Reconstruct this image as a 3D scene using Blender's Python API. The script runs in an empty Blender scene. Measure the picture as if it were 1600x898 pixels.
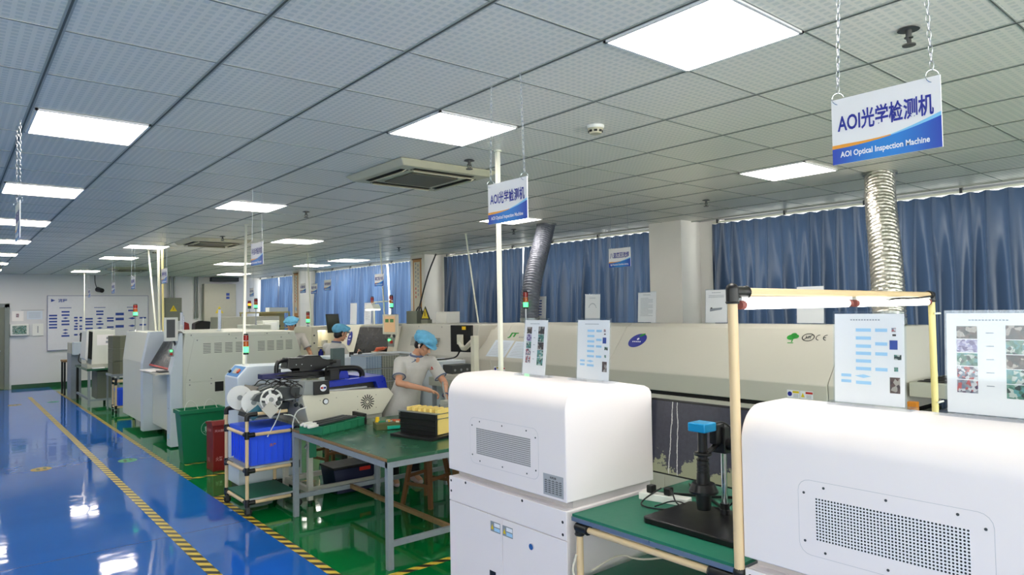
import bpy, bmesh, math, random
from mathutils import Vector, Matrix
random.seed(7)
SC = bpy.context.scene
COL = SC.collection

# ------------------------------------------------------------------ camera
cam_data = bpy.data.cameras.new('camera')
cam = bpy.data.objects.new('camera', cam_data)
COL.objects.link(cam)
FW = Vector((0.63898552, 0.76856551, 0.03169469))
RT = Vector((0.76917995, -0.63882454, -0.01629109))
UP = Vector((-0.00772658, -0.03478869, 0.99936482))
cam.matrix_world = Matrix(((RT.x, UP.x, -FW.x, 0), (RT.y, UP.y, -FW.y, 0), (RT.z, UP.z, -FW.z, 1.864), (0, 0, 0, 1)))
cam_data.sensor_width = 36.0
cam_data.lens = 36.0 * 1062.16 / 1600.0
cam_data.clip_start = 0.05
cam_data.clip_end = 100
SC.camera = cam

# ------------------------------------------------------------------ colour management and sky
SC.view_settings.view_transform = 'Standard'
SC.view_settings.look = 'None'
SC.view_settings.exposure = 0.10
SC.view_settings.gamma = 1.0
SC.view_settings.use_curve_mapping = False
PANEL_STRENGTH = 17.0
TUBE_STRENGTH = 11.0
SKY_STRENGTH = 5.5
wd = bpy.data.worlds.new('sky')
SC.world = wd
wd.use_nodes = True
wt = wd.node_tree
wbg = wt.nodes['Background']
tc = wt.nodes.new('ShaderNodeTexCoord')
sp = wt.nodes.new('ShaderNodeSeparateXYZ')
wr = wt.nodes.new('ShaderNodeValToRGB')
wr.color_ramp.elements[0].position = 0.35
wr.color_ramp.elements[0].color = (1.05, 0.94, 0.86, 1)
wr.color_ramp.elements[1].position = 0.55
wr.color_ramp.elements[1].color = (1.0, 0.945, 0.90, 1)
wm = wt.nodes.new('ShaderNodeMath'); wm.operation = 'MULTIPLY_ADD'
wm.inputs[1].default_value = 0.5; wm.inputs[2].default_value = 0.5
wt.links.new(tc.outputs['Generated'], sp.inputs[0])
wt.links.new(sp.outputs['Z'], wm.inputs[0])
wt.links.new(wm.outputs[0], wr.inputs[0])
wt.links.new(wr.outputs[0], wbg.inputs[0])
wbg.inputs[1].default_value = SKY_STRENGTH

# ------------------------------------------------------------------ material helpers
def lin(c):
    def f(v):
        v = v / 255.0
        return v / 12.92 if v <= 0.04045 else ((v + 0.055) / 1.055) ** 2.4
    return (f(c[0]), f(c[1]), f(c[2]), 1.0)

MATS = {}
class NT:
    def __init__(s, name):
        s.m = bpy.data.materials.new(name); s.m.use_nodes = True
        s.t = s.m.node_tree
        s.b = s.t.nodes['Principled BSDF']; s.o = s.t.nodes['Material Output']
        MATS[name] = s.m
    def n(s, typ, ins=None, **kw):
        q = s.t.nodes.new('ShaderNode' + typ)
        for k, v in kw.items(): setattr(q, k, v)
        for k, v in (ins or {}).items():
            if isinstance(v, bpy.types.NodeSocket): s.t.links.new(v, q.inputs[k])
            else: q.inputs[k].default_value = v
        return q
    def math(s, op, a, b=0.0, c=0.0):
        return s.n('Math', {0: a, 1: b, 2: c}, operation=op).outputs[0]
    def mix(s, f, a, b):
        q = s.n('Mix', data_type='RGBA')
        for k, v in ((0, f), (6, a), (7, b)):
            if isinstance(v, bpy.types.NodeSocket): s.t.links.new(v, q.inputs[k])
            else: q.inputs[k].default_value = v
        return q.outputs[2]
    def link(s, a, b): s.t.links.new(a, b)
    def pos(s):
        g = s.n('NewGeometry'); x = s.n('SeparateXYZ', {0: g.outputs['Position']})
        return g.outputs['Position'], x.outputs[0], x.outputs[1], x.outputs[2]
    def obj(s):
        g = s.n('TexCoord'); x = s.n('SeparateXYZ', {0: g.outputs['Object']})
        return g.outputs['Object'], x.outputs[0], x.outputs[1], x.outputs[2]

def mat(name, rgb, rough=0.5, metal=0.0, var=0.06, scale=14.0, bump=0.0, coat=0.0, emit=0.0, spec=0.5, sheen=0.0, ecol=None):
    if name in MATS: return MATS[name]
    t = NT(name)
    co = t.n('TexCoord').outputs['Object']
    nz = t.n('TexNoise', {'Vector': co, 'Scale': scale, 'Detail': 3.0})
    c = lin(rgb)
    d = tuple(max(0, v * (1 - var)) for v in c[:3]) + (1,)
    e = tuple(min(1, v * (1 + var * 0.5)) for v in c[:3]) + (1,)
    t.link(t.mix(nz.outputs['Fac'], d, e), t.b.inputs['Base Color'])
    r = t.math('MULTIPLY_ADD', nz.outputs['Fac'], 0.12, rough - 0.06)
    t.link(r, t.b.inputs['Roughness'])
    t.b.inputs['Metallic'].default_value = metal
    t.b.inputs['Specular IOR Level'].default_value = spec
    t.b.inputs['Coat Weight'].default_value = coat
    t.b.inputs['Coat Roughness'].default_value = 0.08
    t.b.inputs['Sheen Weight'].default_value = sheen
    if emit:
        t.b.inputs['Emission Color'].default_value = lin(ecol or rgb)
        t.b.inputs['Emission Strength'].default_value = emit
    if bump:
        bp = t.n('Bump', {'Height': nz.outputs['Fac'], 'Strength': bump, 'Distance': 0.01})
        t.link(bp.outputs[0], t.b.inputs['Normal'])
    return t.m

M = {}
M['wall'] = mat('painted_wall', (220, 220, 222), 0.6, scale=2, var=0.04)
M['pillar'] = mat('pillar_paint', (244, 240, 234), 0.6, scale=3, var=0.05)
M['aoi'] = mat('white_powder_coat', (244, 236, 236), 0.32, var=0.015, scale=4)
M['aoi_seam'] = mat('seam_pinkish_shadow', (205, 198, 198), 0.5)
M['offwhite'] = mat('off_white_machine_paint', (224, 226, 214), 0.42, var=0.03, scale=3)
M['cream'] = mat('cream_machine_paint', (226, 222, 204), 0.42, var=0.03, scale=3)
M['paleblue'] = mat('pale_blue_white_paint', (214, 224, 232), 0.42, var=0.03, scale=3)
M['oven'] = mat('warm_grey_oven_paint', (204, 201, 190), 0.38, var=0.03, scale=2)
M['oven_dark'] = mat('oven_lower_grey', (182, 184, 172), 0.42, var=0.03, scale=2)
M['grey'] = mat('mid_grey_paint', (150, 154, 152), 0.5)
M['legmetal'] = mat('grey_painted_steel', (142, 150, 158), 0.45, var=0.15, scale=20)
M['darkgrey'] = mat('dark_grey_plastic', (62, 66, 68), 0.5)
M['black'] = mat('black_plastic', (18, 18, 20), 0.38, var=0.2)
M['blackmetal'] = mat('black_anodised_metal', (26, 26, 28), 0.32, metal=0.3, var=0.2)
M['rubber'] = mat('black_rubber', (14, 14, 14), 0.7)
M['chrome'] = mat('chrome', (215, 218, 222), 0.12, metal=1.0, var=0.03)
M['alu'] = mat('brushed_aluminium', (176, 180, 186), 0.3, metal=0.85, var=0.08, scale=30)
M['pipe'] = mat('beige_coated_pipe', (228, 200, 156), 0.36, var=0.03, scale=6)
M['pipeyellow'] = mat('yellowish_coated_pipe', (238, 222, 150), 0.36, var=0.03, scale=6)
M['mat_green'] = mat('green_rubber_mat', (28, 112, 88), 0.5, var=0.08, scale=40, bump=0.02)
M['bench_green'] = mat('worn_green_bench_mat', (38, 92, 66), 0.26, var=0.28, scale=5)
M['wood_edge'] = mat('worn_wood_edge', (150, 118, 80), 0.7, var=0.4, scale=30)
M['wood'] = mat('stool_wood', (122, 80, 48), 0.55, var=0.3, scale=12)
M['bluebin'] = mat('blue_crate_plastic', (52, 100, 255), 0.4, var=0.06)
M['greenbin'] = mat('green_bin_plastic', (10, 118, 76), 0.4, var=0.08)
M['redbin'] = mat('dark_red_painted_box', (132, 28, 26), 0.42, var=0.1)
M['greentray'] = mat('green_tray_plastic', (44, 132, 96), 0.45, var=0.08)
M['teal'] = mat('teal_plastic', (0, 92, 112), 0.4)
M['turq'] = mat('turquoise_plastic', (20, 176, 150), 0.4)
M['yellow'] = mat('yellow_plastic', (246, 200, 20), 0.45)
M['cardyellow'] = mat('yellow_board', (244, 216, 128), 0.6, var=0.06)
M['blue_paint'] = mat('royal_blue_paint', (18, 46, 176), 0.3, var=0.06)
M['navy'] = mat('navy_paint', (16, 22, 92), 0.35, var=0.06)
M['paper'] = mat('white_paper', (246, 242, 240), 0.7, var=0.01)
M['paperblue'] = mat('bluish_paper', (214, 224, 236), 0.6, var=0.01)
M['acrylic'] = None
M['signwhite'] = mat('white_sign_board', (238, 236, 238), 0.35, var=0.01)
M['signblue'] = None
M['ink'] = mat('deep_blue_ink', (26, 40, 150), 0.4, var=0.02)
M['inkblack'] = mat('black_ink', (24, 24, 28), 0.5, var=0.02)
M['inkgrey'] = mat('grey_ink', (150, 152, 160), 0.5, var=0.02)
M['inkwhite'] = mat('white_ink', (240, 242, 248), 0.4, var=0.01)
M['orange'] = mat('orange_ink', (238, 160, 50), 0.4, var=0.02)
M['skyink'] = mat('light_blue_ink', (130, 200, 240), 0.4, var=0.02)
M['chartblue'] = mat('pale_chart_blue', (168, 212, 240), 0.5, var=0.03)
M['boardblue'] = mat('chart_box_blue', (44, 74, 158), 0.45, var=0.03)
M['green_ink'] = mat('green_ink', (30, 150, 50), 0.45)
M['red'] = mat('red_plastic', (196, 40, 30), 0.4)
M['redorange'] = mat('orange_red_plastic', (214, 92, 50), 0.4)
M['white_plastic'] = mat('white_plastic', (236, 236, 230), 0.35, var=0.02)
M['ivory'] = mat('aged_ivory_plastic', (204, 198, 172), 0.45, var=0.12, scale=8)
M['acgrille'] = mat('dusty_grille', (112, 106, 92), 0.7, var=0.15, scale=60)
M['darkslot'] = mat('dark_opening', (34, 30, 26), 0.8)
M['void'] = mat('unlit_interior', (12, 14, 13), 0.8)
M['elecgrey'] = mat('grey_green_enamel', (118, 122, 108), 0.5)
M['elecbeige'] = mat('beige_enamel', (186, 184, 168), 0.5)
M['warnyellow'] = mat('warning_yellow', (226, 200, 20), 0.5)
M['warnorange'] = mat('warning_orange', (210, 130, 30), 0.5)
M['skin'] = mat('skin', (206, 152, 122), 0.5, var=0.06, scale=25)
M['hair'] = mat('black_hair', (22, 18, 18), 0.5, var=0.3, scale=60)
M['shirt'] = mat('grey_polo_cloth', (198, 195, 190), 0.85, var=0.08, scale=30, bump=0.1, sheen=0.2)
M['shirttrim'] = mat('slate_blue_trim', (98, 108, 140), 0.85)
M['trousers'] = mat('black_trousers', (20, 20, 26), 0.9)
M['shoe'] = mat('pinkish_white_shoe', (214, 184, 188), 0.6)
M['cap'] = mat('light_blue_cap_cloth', (112, 188, 228), 0.8, var=0.30, scale=26, bump=1.0)
M['capwhite'] = mat('white_cap_cloth', (216, 220, 232), 0.8, var=0.2, scale=26, bump=0.9)
M['cardboard'] = mat('cardboard', (150, 116, 76), 0.8, var=0.12)
M['gold'] = mat('tan_scroll_border', (196, 140, 84), 0.6)
M['scroll'] = mat('scroll_paper', (222, 214, 196), 0.7)
M['baseboard'] = mat('dark_green_skirting_paint', (10, 72, 40), 0.3)
M['faintgrey'] = mat('faint_panel_seam', (196, 194, 198), 0.5, var=0.02)
M['sprink'] = mat('dull_sprinkler_metal', (92, 92, 90), 0.4, metal=0.5)
M['galv'] = mat('galvanised_conduit', (150, 154, 150), 0.35, metal=0.6)
M['trunk'] = mat('white_cable_trunking', (232, 232, 216), 0.4, var=0.03)
M['navyplastic'] = mat('navy_crate_plastic', (20, 26, 60), 0.45)
M['shelfyellow'] = mat('yellowish_shelf_board', (206, 190, 134), 0.5)
M['doorgrey'] = mat('grey_door_frame', (128, 136, 132), 0.45)

def mk_acrylic():
    t = NT('clear_acrylic')
    tr = t.n('BsdfTransparent', {'Color': (0.96, 0.98, 1, 1)})
    gl = t.n('BsdfGlossy', {'Color': (1, 1, 1, 1), 'Roughness': 0.05})
    fr = t.n('LayerWeight', {'Blend': 0.5})
    nz = t.n('TexNoise', {'Scale': 5.0})
    f = t.math('MULTIPLY_ADD', nz.outputs['Fac'], 0.02, t.math('MULTIPLY_ADD', t.math('POWER', fr.outputs['Facing'], 4.0), 0.5, 0.02))
    ms = t.n('MixShader', {0: f, 1: tr.outputs[0], 2: gl.outputs[0]})
    t.link(ms.outputs[0], t.o.inputs[0])
    return t.m
M['acrylic'] = mk_acrylic()
def mk_glass(name, tint, base=0.06, op=0.0):
    t = NT(name)
    tr = t.n('BsdfTransparent', {'Color': tint})
    gl = t.n('BsdfGlossy', {'Color': (1, 1, 1, 1), 'Roughness': 0.03})
    fr = t.n('LayerWeight', {'Blend': 0.5})
    nz = t.n('TexNoise', {'Scale': 2.0})
    f = t.math('MULTIPLY_ADD', nz.outputs['Fac'], base, t.math('MULTIPLY_ADD', t.math('POWER', fr.outputs['Facing'], 4.0), 0.5, 0.03))
    ms = t.n('MixShader', {0: f, 1: tr.outputs[0], 2: gl.outputs[0]})
    t.link(ms.outputs[0], t.o.inputs[0])
    return t.m
M['glass'] = mk_glass('window_glass', (0.92, 0.97, 0.98, 1))
M['smoked'] = mk_glass('smoked_machine_glass', (0.16, 0.17, 0.18, 1), 0.12)

def mk_signblue():
    t = NT('sign_blue_gradient')
    _, x, y, z = t.obj()
    w = t.math('SINE', t.math('MULTIPLY_ADD', y, 16.0, 1.6))
    w = t.math('MULTIPLY_ADD', w, 0.5, 0.5)
    t.link(t.mix(w, lin((24, 44, 170)), lin((16, 130, 214))), t.b.inputs['Base Color'])
    t.b.inputs['Roughness'].default_value = 0.35
    return t.m
M['signblue'] = mk_signblue()

def mk_emit(name, rgb, s):
    t = NT(name)
    nz = t.n('TexNoise', {'Scale': 3.0})
    c = lin(rgb)
    t.link(t.mix(nz.outputs['Fac'], c, tuple(min(1, v * 1.02) for v in c[:3]) + (1,)), t.b.inputs['Emission Color'])
    t.b.inputs['Base Color'].default_value = c
    t.b.inputs['Emission Strength'].default_value = s
    return t.m
M['panel'] = mk_emit('led_panel_glow', (255, 246, 236), PANEL_STRENGTH)
M['tube'] = mk_emit('fluorescent_glow', (255, 250, 246), TUBE_STRENGTH)
M['lamp_green'] = mk_emit('lit_green_lens', (80, 255, 130), 2.4)
M['lamp_amber'] = mk_emit('lit_amber_lens', (255, 150, 30), 2.2)
M['lamp_red_off'] = mat('unlit_red_lens', (150, 26, 20), 0.2)
M['lamp_amber_off'] = mat('unlit_amber_lens', (190, 90, 20), 0.2)
M['lamp_green_off'] = mat('unlit_green_lens', (20, 110, 60), 0.2)
M['screen_warm'] = mk_emit('warm_machine_screen', (196, 160, 120), 0.5)
M['screen_green'] = mk_emit('green_machine_screen', (70, 120, 70), 0.35)
M['lit_interior'] = mk_emit('lamp_strip_inside_machine', (255, 246, 226), 4.0)

def mk_ceiling():
    t = NT('embossed_ceiling_tile')
    p, x, y, z = t.pos()
    def sq(v, per):
        f = t.math('FRACT', t.math('DIVIDE', v, per))
        a = t.math('ABSOLUTE', t.math('SUBTRACT', f, 0.5))
        return t.math('LESS_THAN', a, 0.30)
    m = t.math('MULTIPLY', sq(t.math('ADD', x, 0.26), 0.04), sq(y, 0.04))
    nz = t.n('TexNoise', {'Vector': p, 'Scale': 1.3, 'Detail': 2.0})
    base = t.mix(nz.outputs['Fac'], lin((240, 234, 224)), lin((246, 240, 230)))
    col = t.mix(t.math('MULTIPLY', m, 0.38), base, lin((188, 194, 192)))
    t.link(col, t.b.inputs['Base Color'])
    t.link(t.math('MULTIPLY_ADD', m, 0.14, 0.34), t.b.inputs['Roughness'])
    bp = t.n('Bump', {'Height': m, 'Strength': 0.12, 'Distance': 0.002})
    t.link(bp.outputs[0], t.b.inputs['Normal'])
    t.b.inputs['Specular IOR Level'].default_value = 0.5
    return t.m
M['ceiling'] = mk_ceiling()
M['tbar'] = mat('ceiling_grid_metal', (176, 178, 172), 0.4, var=0.1)
M['tgroove'] = mat('ceiling_grid_groove', (84, 86, 82), 0.6)

def mk_floor():
    t = NT('glossy_epoxy_floor')
    p, x, y, z = t.pos()
    nz = t.n('TexNoise', {'Vector': p, 'Scale': 1.6, 'Detail': 5.0})
    n2 = t.n('TexNoise', {'Vector': p, 'Scale': 9.0, 'Detail': 3.0})
    blue = t.mix(nz.outputs['Fac'], lin((22, 92, 180)), lin((36, 108, 198)))
    green = t.mix(nz.outputs['Fac'], lin((0, 100, 46)), lin((6, 122, 60)))
    g = t.math('MAXIMUM', t.math('GREATER_THAN', x, 2.10), t.math('LESS_THAN', x, -0.9))  # green left of the aisle is out of view, added to cut blue bounce
    far = t.math('GREATER_THAN', y, 21.75)
    col = t.mix(t.math('MAXIMUM', g, far), blue, green)
    # saw-cut joints across the aisle
    f = t.math('FRACT', t.math('DIVIDE', t.math('SUBTRACT', y, 0.15), 6.15))
    j = t.math('LESS_THAN', f, 0.0012)
    col = t.mix(t.math('MULTIPLY', j, 0.7), col, (0.01, 0.02, 0.05, 1))
    t.link(col, t.b.inputs['Base Color'])
    t.link(t.math('MULTIPLY_ADD', n2.outputs['Fac'], 0.07, 0.02), t.b.inputs['Roughness'])
    t.b.inputs['IOR'].default_value = 1.55
    n3 = t.n('TexNoise', {'Vector': p, 'Scale': 2.6, 'Detail': 2.0})
    bp = t.n('Bump', {'Height': n3.outputs['Fac'], 'Strength': 0.12, 'Distance': 0.02})
    t.link(bp.outputs[0], t.b.inputs['Normal'])
    return t.m
M['floor'] = mk_floor()

def mk_tape():
    t = NT('yellow_black_hazard_tape')
    p, x, y, z = t.pos()
    f = t.math('FRACT', t.math('DIVIDE', t.math('ADD', x, y), 0.145))
    k = t.math('LESS_THAN', f, 0.5)
    nz = t.n('TexNoise', {'Vector': p, 'Scale': 30.0})
    yl = t.mix(nz.outputs['Fac'], lin((214, 186, 60)), lin((232, 206, 84)))
    t.link(t.mix(k, yl, lin((46, 44, 34))), t.b.inputs['Base Color'])
    t.b.inputs['Roughness'].default_value = 0.3
    return t.m
M['tape'] = mk_tape()

def mk_curtain(name='blue_satin_curtain', tf=0.10, a=(17, 29, 46), b=(28, 44, 66)):
    t = NT(name)
    p, x, y, z = t.pos()
    mp = t.n('Mapping', {'Vector': p}); mp.inputs['Scale'].default_value = (1, 9, 0.5)
    nz = t.n('TexNoise', {'Vector': mp.outputs[0], 'Scale': 1.4, 'Detail': 3.0})
    col = t.mix(nz.outputs['Fac'], lin(a), lin(b))
    t.link(col, t.b.inputs['Base Color'])
    t.b.inputs['Roughness'].default_value = 0.30
    t.b.inputs['Specular IOR Level'].default_value = 0.6
    t.b.inputs['Sheen Weight'].default_value = 0.25
    tl = t.n('BsdfTranslucent', {'Color': lin((110, 140, 184))})
    ms = t.n('MixShader', {0: tf, 1: t.b.outputs[0], 2: tl.outputs[0]})
    t.link(ms.outputs[0], t.o.inputs[0])
    return t.m
M['curtain'] = mk_curtain()
M['curtain_daylit'] = mk_curtain('daylit_blue_curtain', 0.32, (44, 70, 108), (66, 98, 144))  # paler, more translucent copy: daylight through the far bays put into the colour

def mk_perf(name, px, py, r, hole=(20, 20, 24), plate=(236, 234, 236), square=False, ax=(1, 2)):
    t = NT(name)
    g = t.obj(); u = g[1 + ax[0]]; v = g[1 + ax[1]]
    a = t.math('SUBTRACT', t.math('FRACT', t.math('DIVIDE', u, px)), 0.5)
    b = t.math('SUBTRACT', t.math('FRACT', t.math('DIVIDE', v, py)), 0.5)
    if square:
        d = t.math('MAXIMUM', t.math('ABSOLUTE', a), t.math('ABSOLUTE', b))
    else:
        d = t.math('SQRT', t.math('ADD', t.math('MULTIPLY', a, a), t.math('MULTIPLY', b, b)))
    k = t.math('LESS_THAN', d, r)
    t.link(t.mix(k, lin(plate), lin(hole)), t.b.inputs['Base Color'])
    t.link(t.math('MULTIPLY_ADD', k, 0.3, 0.35), t.b.inputs['Roughness'])
    return t.m
M['perf'] = mk_perf('perforated_white_plate', 0.0105, 0.0105, 0.31)
M['mesh'] = mk_perf('fine_square_mesh', 0.0105, 0.0105, 0.30, hole=(88, 86, 88), plate=(214, 210, 210), square=True)
M['wiremesh'] = mk_perf('wire_basket_mesh', 0.035, 0.02, 0.40, hole=(104, 108, 100), plate=(158, 160, 148), square=True, ax=(0, 2))
M['wiremesh_blue'] = mk_perf('bluish_wire_basket_mesh', 0.035, 0.02, 0.40, hole=(116, 136, 160), plate=(160, 176, 194), square=True, ax=(0, 2))
M['magazine'] = mk_perf('olive_magazine_slots', 0.6, 0.028, 0.42, hole=(98, 100, 84), plate=(122, 124, 104), square=True, ax=(0, 2))

def mk_duct(name, a, b, metal, rough):
    t = NT(name)
    p = t.n('TexCoord').outputs['Object']
    nz = t.n('TexNoise', {'Vector': p, 'Scale': 22.0, 'Detail': 4.0})
    t.link(t.mix(nz.outputs['Fac'], lin(a), lin(b)), t.b.inputs['Base Color'])
    t.b.inputs['Metallic'].default_value = metal
    t.b.inputs['Roughness'].default_value = rough
    bp = t.n('Bump', {'Height': nz.outputs['Fac'], 'Strength': 0.9, 'Distance': 0.02})
    t.link(bp.outputs[0], t.b.inputs['Normal'])
    return t.m
M['foil'] = mk_duct('crumpled_foil_duct', (176, 172, 164), (232, 228, 218), 0.9, 0.3)
M['vinylduct'] = mk_duct('grey_vinyl_duct', (84, 88, 100), (116, 120, 132), 0.2, 0.4)

def mk_pcb_screen():
    t = NT('monitor_showing_board_traces')
    p, x, y, z = t.obj()
    n1 = t.n('TexNoise', {'Vector': p, 'Scale': 9.0, 'Detail': 6.0, 'Roughness': 0.7})
    n2 = t.n('TexNoise', {'Vector': p, 'Scale': 60.0, 'Detail': 2.0})
    low = t.math('MULTIPLY', t.math('SUBTRACT', -0.02, z), 1.7)      # more patches toward the lower edge
    k = t.math('GREATER_THAN', t.math('ADD', n1.outputs['Fac'], low), 0.70)
    base = t.mix(n2.outputs['Fac'], lin((30, 32, 42)), lin((52, 54, 66)))
    c = t.mix(k, base, lin((128, 132, 104)))
    wob = t.math('MULTIPLY_ADD', n1.outputs['Fac'], 0.03, y)
    for pos, tilt in ((0.21, 0.05), (0.165, -0.02)):
        d = t.math('ABSOLUTE', t.math('SUBTRACT', t.math('MULTIPLY_ADD', z, tilt, wob), pos))
        c = t.mix(t.math('LESS_THAN', d, 0.0025), c, lin((190, 190, 184)))
    t.link(c, t.b.inputs['Emission Color'])
    t.b.inputs['Emission Strength'].default_value = 0.8
    t.b.inputs['Base Color'].default_value = (0.01, 0.01, 0.012, 1)
    t.b.inputs['Roughness'].default_value = 0.25
    return t.m
M['pcbscreen'] = mk_pcb_screen()

def mk_photo(name, cols, scale):
    t = NT(name)
    v = t.n('TexVoronoi', {'Vector': t.n('TexCoord').outputs['Object'], 'Scale': scale})
    r = t.n('ValToRGB', {'Fac': t.n('SeparateColor', {0: v.outputs['Color']}).outputs[0]})
    cr = r.color_ramp; cr.interpolation = 'CONSTANT'
    while len(cr.elements) < len(cols): cr.elements.new(0.5)
    for i, c in enumerate(cols):
        cr.elements[i].position = i / len(cols); cr.elements[i].color = lin(c)
    t.link(r.outputs[0], t.b.inputs['Base Color'])
    t.b.inputs['Roughness'].default_value = 0.5
    return t.m
M['ph_green'] = mk_photo('printed_board_photo_green', [(70, 120, 100), (110, 150, 130), (40, 60, 56), (190, 196, 186), (90, 150, 150)], 90)
M['ph_dark'] = mk_photo('printed_board_photo_dark', [(60, 44, 44), (40, 40, 44), (170, 160, 150), (90, 66, 60)], 70)
M['ph_red'] = mk_photo('printed_board_photo_red', [(190, 90, 90), (150, 150, 156), (90, 60, 90), (214, 210, 210), (120, 130, 150)], 110)
M['ph_purple'] = mk_photo('printed_board_photo_violet', [(150, 140, 180), (190, 180, 200), (110, 90, 140), (210, 205, 215)], 110)

# ------------------------------------------------------------------ geometry helpers
TXT = {}
def text_geo(body, bold):
    key = (body, bold)
    if key in TXT: return TXT[key]
    cu = bpy.data.curves.new('tmp_text', 'FONT'); cu.body = body; cu.size = 1.0; cu.offset = bold; cu.resolution_u = 3
    ob = bpy.data.objects.new('tmp_text', cu); COL.objects.link(ob)
    dg = bpy.context.evaluated_depsgraph_get(); dg.update()
    me = bpy.data.meshes.new_from_object(ob.evaluated_get(dg))
    vs = [v.co.copy() for v in me.vertices]; fs = [tuple(p.vertices) for p in me.polygons]
    bpy.data.objects.remove(ob); bpy.data.curves.remove(cu); bpy.data.meshes.remove(me)
    if vs:
        x0 = min(v.x for v in vs); x1 = max(v.x for v in vs); y0 = min(v.y for v in vs); y1 = max(v.y for v in vs)
    else: x0 = x1 = y0 = y1 = 0
    TXT[key] = (vs, fs, x0, max(x1 - x0, 1e-6), y0, max(y1 - y0, 1e-6))
    return TXT[key]

WM = {}    # world matrices of the objects built here
def V3(*a): return Vector(a[0]) if len(a) == 1 else Vector(a)

class MB:
    def __init__(s): s.v = []; s.f = []; s.m = []; s.mi = 0
    def add(s, vs, fs, mi=None):
        b = len(s.v); s.v += [Vector(v) for v in vs]
        s.f += [tuple(b + i for i in f) for f in fs]; s.m += [s.mi if mi is None else mi] * len(fs)
        return s
    def box(s, x0, x1, y0, y1, z0, z1, mi=None):
        return s.add([(x0, y0, z0), (x1, y0, z0), (x1, y1, z0), (x0, y1, z0), (x0, y0, z1), (x1, y0, z1), (x1, y1, z1), (x0, y1, z1)],
                     [(3, 2, 1, 0), (4, 5, 6, 7), (0, 1, 5, 4), (1, 2, 6, 5), (2, 3, 7, 6), (3, 0, 4, 7)], mi)
    def obox(s, c, u, v, w, du, dv, dw, mi=None):      # oriented box, centre c, half sizes
        c, u, v, w = V3(c), V3(u).normalized() * du, V3(v).normalized() * dv, V3(w).normalized() * dw
        P = [c - u - v - w, c + u - v - w, c + u + v - w, c - u + v - w, c - u - v + w, c + u - v + w, c + u + v + w, c - u + v + w]
        return s.add(P, [(3, 2, 1, 0), (4, 5, 6, 7), (0, 1, 5, 4), (1, 2, 6, 5), (2, 3, 7, 6), (3, 0, 4, 7)], mi)
    def prism(s, poly, ax, a0, a1, mi=None):           # poly in the other two axes (cyclic order kept as x,y,z without ax)
        def P(p, a):
            return {'x': (a, p[0], p[1]), 'y': (p[0], a, p[1]), 'z': (p[0], p[1], a)}[ax]
        n = len(poly); vs = [P(p, a0) for p in poly] + [P(p, a1) for p in poly]
        ar = sum(poly[i][0] * poly[(i + 1) % n][1] - poly[(i + 1) % n][0] * poly[i][1] for i in range(n))
        flip = (ar > 0) != (a1 > a0)
        if ax == 'y': flip = not flip
        fs = [tuple(reversed(range(n))), tuple(range(n, 2 * n))] + [(i, (i + 1) % n, n + (i + 1) % n, n + i) for i in range(n)]
        if flip: fs = [tuple(reversed(f)) for f in fs]
        return s.add(vs, fs, mi)
    def cyl(s, p0, p1, r0, r1=None, n=14, caps=True, mi=None):
        p0, p1 = V3(p0), V3(p1); r1 = r0 if r1 is None else r1
        d = (p1 - p0).normalized(); a = d.orthogonal().normalized(); b = d.cross(a)
        vs = []
        for p, r in ((p0, r0), (p1, r1)):
            for i in range(n):
                t = 2 * math.pi * i / n; vs.append(p + (a * math.cos(t) + b * math.sin(t)) * r)
        fs = [(i, (i + 1) % n, n + (i + 1) % n, n + i) for i in range(n)]
        if caps: fs += [tuple(reversed(range(n))), tuple(range(n, 2 * n))]
        return s.add(vs, fs, mi)
    def tube(s, pts, r, n=10, mi=None, rs=None, smooth=0):
        pts = [V3(p) for p in pts]
        for _ in range(smooth):
            q = [pts[0]]
            for i in range(len(pts) - 1):
                q += [pts[i] * 0.75 + pts[i + 1] * 0.25, pts[i] * 0.25 + pts[i + 1] * 0.75]
            pts = q + [pts[-1]]
        k = len(pts); a = None; vs = []
        for i, p in enumerate(pts):
            d = (pts[min(i + 1, k - 1)] - pts[max(i - 1, 0)]).normalized()
            if a is None: a = d.orthogonal().normalized()
            a = (a - d * a.dot(d)).normalized(); b = d.cross(a); rr = rs[min(i, len(rs) - 1)] if rs else r
            for j in range(n):
                t = 2 * math.pi * j / n; vs.append(p + (a * math.cos(t) + b * math.sin(t)) * rr)
        fs = [(i * n + j, i * n + (j + 1) % n, (i + 1) * n + (j + 1) % n, (i + 1) * n + j) for i in range(k - 1) for j in range(n)]
        fs += [tuple(reversed(range(n))), tuple(range((k - 1) * n, k * n))]
        return s.add(vs, fs, mi)
    def ell(s, c, r, n=14, m=9, mi=None, M3=None):
        c = V3(c); r = (r, r, r) if not hasattr(r, '__len__') else r
        vs = []; M3 = M3 or Matrix.Identity(3)
        for i in range(1, m):
            ph = math.pi * i / m
            for j in range(n):
                t = 2 * math.pi * j / n
                vs.append(c + M3 @ Vector((r[0] * math.sin(ph) * math.cos(t), r[1] * math.sin(ph) * math.sin(t), r[2] * math.cos(ph))))
        top = len(vs); vs.append(c + M3 @ Vector((0, 0, r[2]))); vs.append(c - M3 @ Vector((0, 0, r[2])))
        fs = [(i * n + j, (i + 1) * n + j, (i + 1) * n + (j + 1) % n, i * n + (j + 1) % n) for i in range(m - 2) for j in range(n)]
        fs += [(top, j, (j + 1) % n) for j in range(n)] + [(top + 1, (m - 2) * n + (j + 1) % n, (m - 2) * n + j) for j in range(n)]
        return s.add(vs, fs, mi)
    def cap(s, p0, p1, r0, r1=None, n=14, mi=None):     # tapered capsule
        r1 = r0 if r1 is None else r1
        s.cyl(p0, p1, r0, r1, n, True, mi); s.ell(p0, r0, n, 8, mi); return s.ell(p1, r1, n, 8, mi)
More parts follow.
